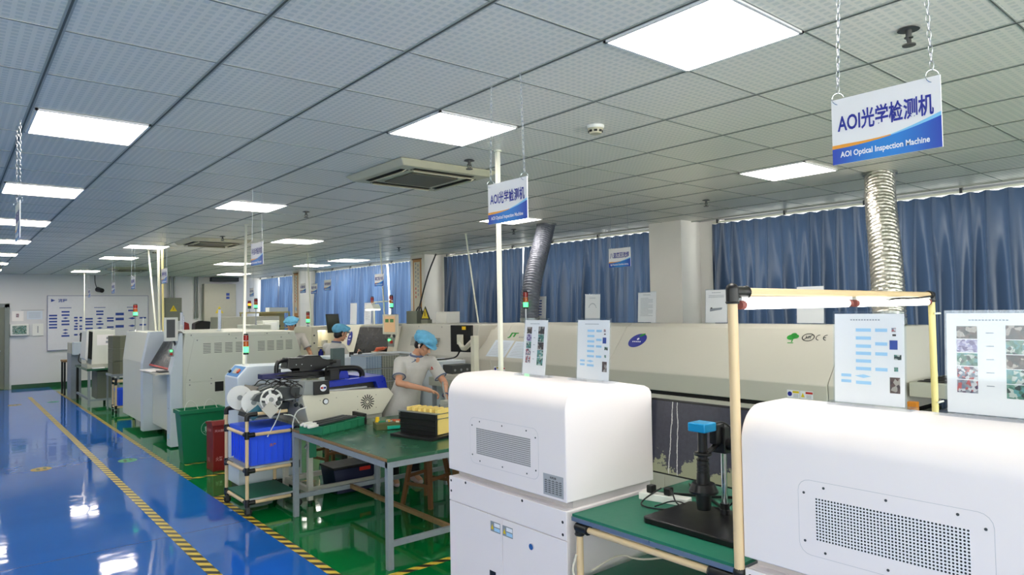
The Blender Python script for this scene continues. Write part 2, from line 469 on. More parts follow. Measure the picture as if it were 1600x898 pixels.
    def ring(s, c, axis, R, r, n=20, k=8, mi=None, R2=None, u=None):
        c = V3(c); d = V3(axis).normalized(); a = V3(u).normalized() if u is not None else d.orthogonal().normalized(); b = d.cross(a); R2 = R2 or R
        vs = []
        for i in range(n):
            t = 2 * math.pi * i / n; q = a * math.cos(t) * R + b * math.sin(t) * R2; o = q.normalized()
            for j in range(k):
                w = 2 * math.pi * j / k; vs.append(c + q + (o * math.cos(w) + d * math.sin(w)) * r)
        fs = [(i * k + j, ((i + 1) % n) * k + j, ((i + 1) % n) * k + (j + 1) % k, i * k + (j + 1) % k) for i in range(n) for j in range(k)]
        return s.add(vs, fs, mi)
    def rect(s, o, u, v, x, y, w, h, e=0.0, mi=None):   # flat rectangle on a plane
        o, u, v = V3(o), V3(u), V3(v); nn = u.cross(v); p = o + u * x + v * y + nn * e
        return s.add([p, p + u * w, p + u * w + v * h, p + v * h], [(0, 1, 2, 3)], mi)
    def poly(s, o, u, v, pts, e=0.0, mi=None):
        o, u, v = V3(o), V3(u), V3(v); nn = u.cross(v)
        return s.add([o + u * a + v * b + nn * e for a, b in pts], [tuple(range(len(pts)))], mi)
    def disc(s, o, u, v, x, y, r, r2=None, e=0.0, n=20, mi=None, rot=0.0):
        r2 = r2 or r; cr, sr = math.cos(rot), math.sin(rot)
        pts = []
        for i in range(n):
            t = 2 * math.pi * i / n; a, b = r * math.cos(t), r2 * math.sin(t); pts.append((x + a * cr - b * sr, y + a * sr + b * cr))
        return s.poly(o, u, v, pts, e, mi)
    def text(s, body, o, u, v, x, y, w, h, e=0.001, bold=0.02, mi=None):
        vs, fs, x0, ww, y0, hh = text_geo(body, bold)
        o, u, v = V3(o), V3(u), V3(v); nn = u.cross(v)
        return s.add([o + u * (x + (p.x - x0) / ww * w) + v * (y + (p.y - y0) / hh * h) + nn * e for p in vs], fs, mi)
    def build(s, name, mats, parent=None, smooth=True, bevel=0.0, seg=2, ang=0.6):
        me = bpy.data.meshes.new(name)
        mats = mats if isinstance(mats, (list, tuple)) else [mats]
        x0, x1 = min(v.x for v in s.v), max(v.x for v in s.v); y0, y1 = min(v.y for v in s.v), max(v.y for v in s.v)
        z0, z1 = min(v.z for v in s.v), max(v.z for v in s.v)
        org = Vector(((x0 + x1) / 2, (y0 + y1) / 2, z0 if parent is None else (z0 + z1) / 2))
        P = WM.get(parent.name, Matrix.Identity(4)) if parent else Matrix.Identity(4)
        R = P.to_3x3().to_4x4()
        Ri = R.inverted()
        me.from_pydata([Ri @ (v - org) for v in s.v], [], s.f); me.update()
        for q in mats: me.materials.append(M[q] if isinstance(q, str) else q)
        for i, p in enumerate(me.polygons): p.material_index = min(s.m[i], len(mats) - 1)
        if smooth:
            me.polygons.foreach_set('use_smooth', [True] * len(me.polygons)); me.set_sharp_from_angle(angle=ang)
        ob = bpy.data.objects.new(name, me); COL.objects.link(ob)
        if parent:
            ob.parent = parent; ob.location = P.inverted() @ org
        else: ob.location = org
        WM[ob.name] = Matrix.Translation(org) @ R
        if bevel:
            b = ob.modifiers.new('bevel', 'BEVEL'); b.width = bevel; b.segments = seg; b.limit_method = 'ANGLE'; b.angle_limit = 0.6
            b.harden_normals = False
        return ob

def tag(o, label=None, cat=None, group=None, kind=None):
    if label: o['label'] = label
    if cat: o['category'] = cat
    if group: o['group'] = group
    if kind: o['kind'] = kind
    return o
def struct(o): o['kind'] = 'structure'; return o
def thing(name, label, cat, loc, rz=0.0, group=None):
    o = bpy.data.objects.new(name, None); COL.objects.link(o)
    o.location = loc; o.rotation_euler = (0, 0, rz); o.empty_display_size = 0.1
    WM[o.name] = Matrix.Translation(loc) @ Matrix.Rotation(rz, 4, 'Z')
    return tag(o, label, cat, group)
def dup(root, loc, label=None, rz=None):
    r = root.copy(); COL.objects.link(r); r.location = loc
    if rz is not None: r.rotation_euler = (0, 0, rz)
    if label: r['label'] = label
    for ch in list(root.children):
        c = ch.copy(); COL.objects.link(c); c.parent = r
        for g in list(ch.children):
            d = g.copy(); COL.objects.link(d); d.parent = c
    return r
X, Y, Z = Vector((1, 0, 0)), Vector((0, 1, 0)), Vector((0, 0, 1))
FX = (-Y, Z)      # a face that looks towards -x (the aisle): text axes
FY = (X, Z)       # a face that looks towards -y (the camera end)

# ------------------------------------------------------------------ room
XL, XR, YN, YF, ZC = -3.6, 7.95, -2.6, 22.0, 3.0
struct(MB().box(XL - .1, XR + .1, YN - .1, YF + .1, -0.1, 0.0).build('floor', 'floor', smooth=False))
struct(MB().box(XL - .1, 7.66, YN - .1, YF + .1, ZC, ZC + .08).build('ceiling', 'ceiling', smooth=False))
struct(MB().box(7.66, XR + .2, YN - .1, YF + .1, ZC + .10, ZC + .16).build('ceiling', 'wall', smooth=False))
struct(MB().box(XL - .1, XR + .2, YF, YF + .15, 0, ZC + .2).build('wall_far', 'wall', smooth=False))
struct(MB().box(XL - .1, XR + .2, YN - .15, YN, 0, .85).box(XL - .1, XR + .2, YN - .15, YN, 2.95, ZC + .2).box(7.6, XR + .2, YN - .15, YN, .85, 2.95).build('wall_near', 'wall', smooth=False))
struct(MB().box(XL - .2, XL, YN, YF, 0, .9).box(XL - .2, XL, YN, YF, 2.85, ZC + .2).box(XL - .2, XL, 3.2, YF, .9, 2.85).box(XL - .2, XL, YN, 3.2, .9, 1.7).build('wall_left', 'wall', smooth=False))
w = MB(); w.box(XL - .12, XL - .06, YN, 3.2, 1.7, 1.75).box(XL - .12, XL - .06, YN, 3.2, 2.8, 2.85)
for k in range(5): w.box(XL - .12, XL - .06, YN + k * 1.43, YN + .05 + k * 1.43, 1.75, 2.8)
wo = struct(w.build('window_7', 'alu', smooth=False))  # unseen high window, added as fill light for faces towards the aisle
MB().box(XL - .095, XL - .089, YN, 3.2, 1.75, 2.8).build('pane', 'glass', wo, smooth=False)
struct(MB().box(1.30, 8.0, YF - .02, YF, 0, 0.10).build('baseboard_far', 'baseboard', smooth=False))
# window wall: sill, then the four openings between the pillars
PIL = [(-1.3, -0.78), (5.43, 5.96), (11.68, 12.22), (18.0, 18.52)]
struct(MB().box(XR, XR + .2, YN, YF, 0, 0.92).build('wall_right', 'wall', smooth=False))
mw = MB(); mw.box(XR, XR + .2, YN, YF, 3.02, 3.12)
struct(mw.build('wall_right', 'wall', smooth=False))
for i, (a, b) in enumerate(PIL):
    m = MB().box(7.42, XR + .25, a, b, 0, ZC)
    m.box(7.72, XR + .25, b, b + .26, 0, ZC) if i != 1 else m.box(7.66, XR + .25, b, b + .16, 0, ZC)
    m.box(7.84, XR + .25, a - .30, a, 0, ZC)
    struct(m.build('pillar', 'pillar', smooth=False))
BAY = [(YN, -1.6), (-0.52, 5.13), (6.12, 11.38), (12.48, 17.7), (18.78, YF)]
for i, (a, b) in enumerate(BAY):
    w = MB()
    w.box(XR + .02, XR + .08, a, b, .92, .97); w.box(XR + .02, XR + .08, a, b, 2.97, 3.02)
    k = max(2, round((b - a) / 1.3))
    for j in range(k + 1):
        y = a + (b - a) * j / k; w.box(XR + .02, XR + .08, y - .025, y + .025, .97, 2.97)
    wo = struct(w.build('window_%d' % (i + 1), 'alu', smooth=False))
    g = MB().box(XR + .045, XR + .051, a, b, .97, 2.97).build('pane', 'glass', wo, smooth=False)
w = MB(); w.box(XL, 7.6, YN - .1, YN - .04, .85, .90); w.box(XL, 7.6, YN - .1, YN - .04, 2.9, 2.95)
for k in range(9): w.box(XL + k * 1.38, XL + .05 + k * 1.38, YN - .1, YN - .04, .90, 2.9)
wo = struct(w.build('window_6', 'alu', smooth=False))  # unseen window behind the camera, added to brighten the near end
MB().box(XL, 7.6, YN - .075, YN - .069, .90, 2.9).build('pane', 'glass', wo, smooth=False)
# door on the far wall (only its right-hand jamb is in the picture)
dm = MB(); dm.box(0.22, 0.30, 21.93, 22.0, 0, 2.20); dm.box(1.15, 1.25, 21.93, 22.0, 0, 2.20); dm.box(0.22, 1.25, 21.93, 22.0, 2.12, 2.22)
dr = struct(dm.build('door_1', 'doorgrey', smooth=False))
lf = MB().box(0.30, 1.15, 21.96, 21.99, 0.01, 2.12).build('leaf', 'elecgrey', dr, smooth=False)
MB().cyl((1.06, 21.90, 1.0), (1.06, 21.95, 1.0), .012).cyl((0.95, 21.90, 1.0), (1.06, 21.90, 1.0), .01).build('door_handle', 'chrome', lf)

# ceiling grid
ys = [-2.4 + .6 * i for i in range(6)]
ys = [y for y in ys if y < .5] + [0.78, 1.36, 1.94, 2.55, 3.18, 3.80, 4.45, 5.09]
y = 5.09
while y < 21.6: y += .65; ys.append(y)
xs = [-3.25, -2.65, -2.05, -1.45, -.85, -.25, .34, .94, 1.54, 2.13, 2.735, 3.35, 3.965, 4.58, 5.19, 5.80, 6.42, 7.03]
tb, tg = MB(), MB()
for x in xs:
    tb.box(x - .013, x + .013, YN, YF, ZC - .003, ZC)
    tg.box(x - .004, x + .004, YN, YF, ZC - .0045, ZC - .003)
for y in ys:
    tb.box(XL, 7.66, y - .006, y + .006, ZC - .002, ZC)
    tg.box(XL, 7.66, y - .0016, y + .0016, ZC - .003, ZC - .002)
struct(tb.build('trim_1', 'tbar', smooth=False)); struct(tg.build('trim_2', 'tgroove', smooth=False))
struct(MB().box(7.655, 7.675, YN, YF, ZC - .015, ZC + .12).build('trim_3', 'tbar', smooth=False))

# LED panels
def led(x0, y0, x1, y1, label, first=None):
    r = thing('ceiling_light_panel', label, 'ceiling light', ((x0 + x1) / 2, (y0 + y1) / 2, ZC - .002), group='square light panels set in the ceiling')
    f = MB()
    for b in ((x0, x0 + .014, y0, y1), (x1 - .014, x1, y0, y1), (x0, x1, y0, y0 + .014), (x0, x1, y1 - .014, y1)): f.box(b[0], b[1], b[2], b[3], ZC - .012, ZC - .001)
    f.build('frame', 'signwhite', r, smooth=False)
    MB().box(x0 + .014, x1 - .014, y0 + .014, y1 - .014, ZC - .009, ZC - .002).build('diffuser', 'panel', r, smooth=False)
led(2.14, 1.36, 2.73, 1.94, 'largest square lit panel at top, nearest the camera')
led(2.14, 3.19, 2.73, 3.79, 'square lit panel above the smaller inspection machine sign, next to smoke detector')
ordn = ['nearest', 'second nearest', 'third nearest', 'fourth nearest', 'fifth nearest', 'sixth nearest', 'farthest']
for i, yy in enumerate((4.46, 7.06, 9.68, 12.28, 14.95, 17.55, 20.1)):
    led(.36, yy, .93 + i * .012, yy + .61, 'square lit panel over the blue aisle, %s of its row' % ordn[i])
for (a, b, c, d, l) in ((2.18, 6.98, 2.76, 7.58, 'square lit panel on ceiling above cart, left of the semi-automatic sign'),
                        (2.24, 12.24, 2.84, 12.85, 'square lit panel straddled by two white cable poles'),
                        (2.29, 14.9, 2.90, 15.55, 'square lit panel just beyond the one with cable poles'),
                        (2.40, 19.75, 2.98, 20.5, 'farthest square lit panel above the flowchart board'),
                        (3.95, 10.14, 4.60, 10.80, 'square lit panel right of the semi-automatic machine sign'),
                        (4.66, 15.5, 5.30, 16.3, 'upper of two stacked small lit panels above grey cabinet'),
                        (5.98, 19.6, 6.68, 20.6, 'lower of two stacked small lit panels above grey cabinet'),
                        (6.45, 15.3, 7.10, 16.1, 'lit panel by the third window bay, left of a pair'),
                        (6.47, 13.45, 7.15, 14.2, 'lit panel by the third window bay, right of a pair'),
                        (5.21, 2.62, 5.79, 3.21, 'square lit panel left of the foil duct top, under the large sign'),
                        (5.21, 6.33, 5.79, 6.93, 'square lit panel half hidden behind the smaller hanging sign'),
                        (-1.44, 1.95, -.86, 2.54, 'added unseen lit panel left of and behind the camera'), (-1.44, 7.06, -.86, 7.66, 'added unseen lit panel outside the left edge, near'),  # from here on: panels out of view, added to brighten the room
                        (-1.44, 12.28, -.86, 12.88, 'added unseen lit panel outside the left edge, middle'), (-1.44, 17.5, -.86, 18.1, 'added unseen lit panel outside the left edge, far'),
                        (5.21, -.55, 5.79, .0, 'added unseen lit panel beyond the right edge'), (2.14, -1.8, 2.73, -1.2, 'added unseen lit panel behind the camera')):
    led(a, b, c, d, l)

# cassette air conditioners
def cassette(x0, y0, s, label):
    r = thing('ceiling_air_conditioner', label, 'air conditioner', (x0 + s / 2, y0 + s / 2, ZC - .003), group='ceiling cassette air conditioners')
    x1, y1 = x0 + s, y0 + s
    z = ZC - .05
    p = MB()
    def frus(ax0, ay0, ax1, ay1, z0, bx0, by0, bx1, by1, z1):
        p.add([(ax0, ay0, z0), (ax1, ay0, z0), (ax1, ay1, z0), (ax0, ay1, z0), (bx0, by0, z1), (bx1, by0, z1), (bx1, by1, z1), (bx0, by1, z1)],
              [(0, 1, 2, 3), (7, 6, 5, 4), (4, 5, 1, 0), (5, 6, 2, 1), (6, 7, 3, 2), (7, 4, 0, 3)])
    frus(x0, y0, x1, y1, ZC - .004, x0 + .05, y0 + .05, x1 - .05, y1 - .05, z)
    p.build('fascia', 'ivory', r, smooth=False, bevel=.008)
    MB().box(x0 + .24, x1 - .24, y0 + .24, y1 - .24, z - .012, z).build('intake_grille', 'acgrille', r, smooth=False, bevel=.006)
    for (a, b, c, d) in ((x0 + .10, x0 + .17, y0 + .18, y1 - .18), (x1 - .17, x1 - .10, y0 + .18, y1 - .18), (x0 + .18, x1 - .18, y0 + .10, y0 + .17), (x0 + .18, x1 - .18, y1 - .17, y1 - .10)):
        MB().box(a, b, c, d, z - .003, z + .002).build('air_outlet', 'darkslot', r, smooth=False)
        cx, cy = (a + b) / 2, (c + d) / 2
        if b - a < d - c: fl = MB().obox((cx, cy, z - .010), Y, (1, 0, .6), (-.6, 0, 1), (d - c) / 2, .022, .003)
        else: fl = MB().obox((cx, cy, z - .010), X, (0, 1, .6), (0, -.6, 1), (b - a) / 2, .022, .003)
        fl.build('louvre_flap', 'ivory', r, smooth=False)
cassette(2.56, 4.33, .92, 'yellowed square ceiling air conditioner nearest the camera')
cassette(2.72, 10.65, .92, 'square ceiling air conditioner in the middle distance, above vented machine')
cassette(2.92, 18.0, .92, 'farthest ceiling air conditioner, above the flowchart board')

# smoke detector and sprinklers
def detector(x, y, label):
    r = thing('smoke_detector', label, 'smoke detector', (x, y, ZC))
    MB().cyl((x, y, ZC - .018), (x, y, ZC - .0005), .052, .056, 24).build('base', 'white_plastic', r)
    MB().cyl((x, y, ZC - .05), (x, y, ZC - .018), .036, .05, 24).build('sensing_head', 'ivory', r)
    m = MB()
    for i in range(8):
        t = i * math.pi / 4; m.obox((x + .041 * math.cos(t), y + .041 * math.sin(t), ZC - .036), (-math.sin(t), math.cos(t), 0), (math.cos(t), math.sin(t), 0), Z, .010, .005, .006)
    m.build('vent_slots', 'black', r)
detector(3.11, 2.90, 'round cream smoke detector right of the square light panel')
detector(2.83, 13.3, 'small far smoke detector near the cable pole')
def sprinkler(x, y, label):
    r = thing('fire_sprinkler', label, 'sprinkler', (x, y, ZC), group='ceiling fire sprinklers')
    MB().cyl((x, y, ZC - .007), (x, y, ZC), .042, .03, 20).build('escutcheon', 'darkgrey', r)
    m = MB().cyl((x, y, ZC - .035), (x, y, ZC - .005), .011, .012, 10)
    m.tube([(x - .014, y, ZC - .035), (x - .018, y, ZC - .05), (x - .004, y, ZC - .066)], .004, 6).tube([(x + .014, y, ZC - .035), (x + .018, y, ZC - .05), (x + .004, y, ZC - .066)], .004, 6)
    m.cyl((x, y, ZC - .04), (x, y, ZC - .036), .017, n=10).cyl((x, y, ZC - .062), (x, y, ZC - .038), .003, n=8)
    m.build('sprinkler_body', 'sprink', r)
    MB().cyl((x, y, ZC - .072), (x, y, ZC - .067), .026, n=14).build('deflector', 'sprink', r)
for x, y, l in ((3.06, 1.08, 'dark sprinkler head beside the large hanging sign'), (3.04, 4.14, 'sprinkler head beside the near air conditioner'),
                (3.10, 7.33, 'sprinkler head left of the far hanging signs, above cart'), (6.25, 4.24, 'sprinkler head in front of the window pillar'),
                (6.2, 7.4, 'sprinkler head above the white cable run by second window bay'), (3.10, 10.35, 'sprinkler head under the middle air conditioner'),
                (6.2, 10.6, 'sprinkler head in front of the third window bay')):
    sprinkler(x, y, l)

# ------------------------------------------------------------------ curtains and rails
def curtain(y0, y1, label, z0=.25, z1=2.94, seed=1, mt='curtain'):
    rnd = random.Random(seed)
    n = max(8, int((y1 - y0) / .014)); rows = [z1, z1 - .04, z1 - .10, z1 - .25, z1 - .5, z1 - .8, z1 - 1.1, z1 - 1.4, z1 - 1.8, z0]
    pleats = []
    y = y0
    while y < y1: pleats.append(y); y += rnd.uniform(.13, .19)
    ph = [rnd.uniform(0, 6.28) for _ in range(8)]
    vs, fs = [], []
    for k, z in enumerate(rows):
        d = (z1 - z)
        for i in range(n + 1):
            y = y0 + (y1 - y0) * i / n
            j = max(q for q in range(len(pleats)) if pleats[q] <= y + 1e-6)
            a = pleats[j]; b = pleats[j + 1] if j + 1 < len(pleats) else a + .16
            u = (y - a) / (b - a)
            pinch = math.exp(-((min(u, 1 - u)) / .10) ** 2)
            top = .035 * pinch + .012 * math.sin(2 * math.pi * u)
            bot = .060 * math.sin(2 * math.pi * (u * 1.0 + .25) + 1.3 * math.sin(y * 3.1 + ph[0])) + .030 * math.sin(y * 27 + ph[1] + .9 * d) + .016 * math.sin(y * 61 + ph[4] - 1.4 * d) + .02 * math.sin(y * 5.3 + ph[2])
            w = min(1, d / .9)
            yy = y + .02 * math.sin(y * 8.3 + ph[3] + z * 1.2) * w
            sag = .012 * (1 - abs(2 * u - 1)) * (1 if k == 0 else 0)
            vs.append((7.74 - (top * (1 - w) + bot * w), yy, z - sag))
    for k in range(len(rows) - 1):
        for i in range(n):
            a = k * (n + 1) + i; fs.append((a, a + n + 1, a + n + 2, a + 1))
    o = MB().add(vs, fs).build('curtain', mt, ang=3.0)
    return tag(o, label, 'curtain', 'blue satin curtains along the window wall')
curtain(-1.9, 5.17, 'wide blue curtain right of the white pillar, behind the silver foil duct', seed=4)
curtain(6.12, 8.92, 'blue curtain behind the hanging reflow sign, left of white pillar', seed=5)
curtain(8.96, 11.42, 'blue curtain right of the scroll pillar, left of the daylight gap', seed=6)
curtain(12.45, 13.70, 'narrow blue curtain left of the scroll pillar', seed=7, mt='curtain_daylit')
curtain(13.745, 17.72, 'blue curtain of the third bay with bright light streaks', seed=8, mt='curtain_daylit')
curtain(18.85, 20.33, 'far blue curtain above the yellowish shelf, right half', seed=9, mt='curtain_daylit')
curtain(20.35, 21.85, 'far blue curtain above the yellowish shelf, left half', seed=10, mt='curtain_daylit')
for (a, b), l in zip(BAY[1:], ('rightmost bay', 'bay behind the reflow sign', 'third bay', 'farthest bay')):
    r = thing('curtain_rail', 'pale metal curtain rail of the %s' % l, 'curtain rail', (7.74, (a + b) / 2, 2.95))
    MB().box(7.73, 7.75, a - .02, b + .02, 2.945, 2.965).build('track', 'trunk', r, smooth=False)
    k = int((b - a) / 1.1) + 2
    for j in range(k):
        y = a + .05 + (b - a - .1) * j / (k - 1)
        MB().box(7.72, 7.76, y - .012, y + .012, 2.94, 3.10).build('bracket', 'darkgrey', r, smooth=False)

# ------------------------------------------------------------------ floor tape and floor stickers
def tape(x0, x1, y0, y1, label):
    tag(MB().box(x0, x1, y0, y1, .0, .0012).build('hazard_tape', 'tape', smooth=False), label, 'floor tape', 'yellow and black floor tape')
tape(1.45, 1.53, .2, 19.4, 'yellow and black tape line down the middle of the blue aisle')
tape(2.10, 2.16, 9.35, 20.3, 'far tape strip on the edge between blue and green floor')
tape(2.10, 2.17, 8.30, 9.35, 'tape strip on the blue edge beside the green bin')
tape(2.10, 2.17, 1.0, 7.35, 'near tape strip on the blue edge under the cart')
tape(2.17, 3.3, 8.30, 8.37, 'tape strip across the green floor in front of red bin')
tape(2.17, 3.1, 7.28, 7.35, 'tape strip across the green floor behind the cart')
tape(2.28, 2.52, 9.10, 9.17, 'short tape corner before the green bin')
tape(2.17, 4.3, 4.26, 4.33, 'tape strip on green floor below the large green workbench')
def sticker(x, y, w, h, mt, label):
    m = MB().disc((x, y, .0014), X, Y, 0, 0, w / 2, h / 2)
    m.mi = 1
    m.disc((x, y, .002), X, Y, -.03, 0, .02, .06, n=12).disc((x, y, .002), X, Y, .04, .02, .02, .06, n=12)
    tag(m.build('floor_sticker', [mt, 'baseboard'], smooth=False), label, 'floor sticker')
M['stk_green'] = mat('faded_green_sticker', (60, 170, 110), .3)
M['stk_yellow'] = mat('faded_orange_sticker', (190, 160, 70), .3)
sticker(1.80, 9.95, .22, .26, 'stk_green', 'round green footprint sticker between the two tape lines')
sticker(.90, 10.15, .22, .26, 'stk_yellow', 'yellow round sticker on the blue aisle, nearer one')
sticker(1.12, 17.9, .25, .3, 'stk_yellow', 'small orange sticker on the blue aisle near far wall')
sticker(1.80, 17.9, .22, .26, 'stk_green', 'small far green sticker on the blue aisle')

# ------------------------------------------------------------------ hanging signs
def chain(m, p0, p1, pitch=.022, near=True):
    p0, p1 = V3(p0), V3(p1); L = (p1 - p0).length; d = (p1 - p0).normalized(); k = int(L / pitch)
    for i in range(k):
        c = p0 + d * (i + .5) * L / k
        ax = X if i % 2 else Y
        m.ring(c, ax, .014, .0016, n=10, k=4, R2=.005, u=d)
def hsign(x, y, z, txt, sub, label, detail=2, w=.30, h=.20, rz=0.0, ztop=ZC):
    r = thing('hanging_sign', label, 'sign', (x, y, z), rz, group='white and blue signs hanging from the ceiling')
    Rz = Matrix.Rotation(rz, 3, 'Z'); O = Vector((x, y, z))
    def T(p): return O + Rz @ Vector(p)
    u, v = Rz @ (-Y), Z
    b = MB(); b.obox(T((0, 0, h / 2)), Rz @ X, Rz @ Y, Z, .0025, w / 2, h / 2); b.build('board', 'signwhite', r, smooth=False)
    o = T((-.0028, w / 2, 0))
    n = 16
    def curve(t): return h * (.24 + .20 * t ** 2.2)
    band = MB()
    pts = [(w, 0)] + [(w * i / n, curve(i / n)) for i in range(n, -1, -1)] + [(0, 0)]
    for i in range(n):
        t0, t1 = i / n, (i + 1) / n
        band.poly(o, u, v, [(w * t0, 0), (w * t1, 0), (w * t1, curve(t1)), (w * t0, curve(t0))], .0006, 0)
        th = h * .055
        mi = 1 if t0 < .56 else 2
        s0 = abs(t0 - .56) / .56; s1 = abs(t1 - .56) / .56
        band.poly(o, u, v, [(w * t0, curve(t0)), (w * t1, curve(t1)), (w * t1, curve(t1) + th * min(1, .25 + s1)), (w * t0, curve(t0) + th * min(1, .25 + s0))], .0006, mi)
    band.build('blue_band', ['signblue', 'orange', 'skyink'], r, smooth=False)
    tx = MB().text(txt, o, u, v, w * .06, h * .47, w * .88, h * .31, .0010, .022); tx.build('lettering', 'ink', r, smooth=False)
    if sub: MB().text(sub, o, u, v, w * .08, h * .07, w * .82, h * .115, .0016, .025).build('small_lettering', 'inkwhite', r, smooth=False)
    for sgn in (1, -1):
        yy = sgn * (w / 2 - .02)
        m = MB()
        top = T((0, yy * .86, ztop - z)); bot = T((0, yy, h + .022))
        if detail == 2: chain(m, top, bot)
        else: m.tube([top, bot], .0016 if detail else .0022, 5)
        m.build('chain', 'alu', r)
        MB().ring(T((0, yy, h + .002)), Rz @ Y if detail < 2 else Rz @ (X + Y), .018 if detail == 2 else .014, .0012, n=16, k=5).build('hook_ring', 'chrome', r)
    return r
hsign(2.10, .815, 2.29, 'AOI光学检测机', 'AOI Optical Inspection Machine', 'largest hanging sign at upper right, for the optical inspection machine')
hsign(2.10, 2.55, 2.29, 'AOI光学检测机', 'AOI Optical Inspection Machine', 'hanging optical inspection sign in front of the white vertical cable duct')
hsign(2.13, 6.12, 2.295, '半自动贴片机', 'Semi-automatic Placement', 'hanging sign left of centre lettered semi-automatic, beside the leaning white pole', 1)
hsign(5.47, 4.79, 2.29, '八温区回流焊', 'Eight Temperature Zone Reflow Soldering', 'hanging sign for the reflow oven, in front of blue curtain near pillar', 1)
hsign(5.50, 10.05, 2.28, '高速贴片机', 'High-speed Mounter', 'hanging sign left of the scroll pillar, in front of blue curtain', 1)
hsign(5.62, 12.30, 2.28, '多功能贴片机', 'Multifunction Mounter', 'front sign of the overlapping pair before the third bay curtain', 1)
hsign(5.85, 13.45, 2.25, '贴片机', 'Mounter', 'rear sign of the overlapping pair before the third bay curtain', 0)
hsign(5.82, 13.95, 2.28, '印刷机', 'Printer', 'small hanging sign in front of the third pillar', 0)
hsign(5.85, 17.2, 2.29, '丝印机', 'Printer', 'small hanging sign in front of the far wall, left of far curtain', 0)
hsign(2.27, 10.12, 2.29, '插件线', 'Line', 'hanging sign touching the pair of white cable poles', 0)
hsign(2.32, 12.4, 2.29, '检测机', 'Test', 'higher of two small signs above the flowchart board', 0)
hsign(2.40, 14.6, 2.28, '检测机', 'Test', 'lower of two small signs above the flowchart board', 0)
hsign(2.44, 17.7, 2.28, '检测', 'Test', 'farthest small hanging sign, leftmost above the flowchart board', 0)
hsign(.312, 4.84, 2.31, '通道', 'Aisle', 'hanging sign seen nearly edge-on at the left, before the aisle lights', 2, h=.215)

# ------------------------------------------------------------------ cable poles hanging from the ceiling
def pole(p0, p1, r, mt, label, square=True):
    p0, p1 = V3(p0), V3(p1)
    t = thing('cable_pole', label, 'cable pole', tuple(p1))
    d = (p0 - p1)
    m = MB()
    if square:
        dd = d.normalized(); a = (X - dd * X.dot(dd)).normalized(); b = dd.cross(a)
        m.obox((p0 + p1) / 2, a, b, dd, r, r, d.length / 2)
    else: m.cyl(p1, p0, r, n=12)
    m.build('duct', mt, t, smooth=not square)
    MB().cyl(p0 - Z * .012, p0 - Z * .0005, r * 2.2, n=14).build('ceiling_collar', mt, t)
    return t
pole((3.02, 3.77, 3), (3.02, 3.77, .0), .013, 'trunk', 'straight white cable pole behind the smaller inspection sign')
pole((2.92, 8.79, 3), (2.46, 7.50, 1.312), .013, 'trunk', 'leaning white cable pole left of the semi-automatic sign')
pole((2.71, 12.50, 3), (2.72, 12.47, 1.588), .015, 'trunk', 'left pole of the close pair of straight cable poles on vented machine')
pole((2.76, 12.46, 3), (2.77, 12.42, 1.588), .014, 'pipeyellow', 'right pole of the close pair of straight cable poles on vented machine')
pole((2.69, 13.13, 3), (2.665, 12.45, 1.588), .012, 'trunk', 'slanting cable pole left of the straight pair')
pole((5.95, 8.22, 3), (6.0, 8.0, 1.66), .012, 'trunk', 'thin white pole left of the reflow oven, before the blue curtain', False)
pole((5.55, 10.1, 3), (5.57, 10.0, 1.66), .012, 'trunk', 'thin pole beside the high-speed mounter sign', False)
pole((5.35, 12.6, 3), (5.38, 12.5, 1.60), .013, 'trunk', 'thin pole before the bright third bay curtain', False)
pole((2.73, 20.6, 3), (2.60, 19.6, 1.1), .008, 'trunk', 'thin far pole in front of the flowchart board', False)

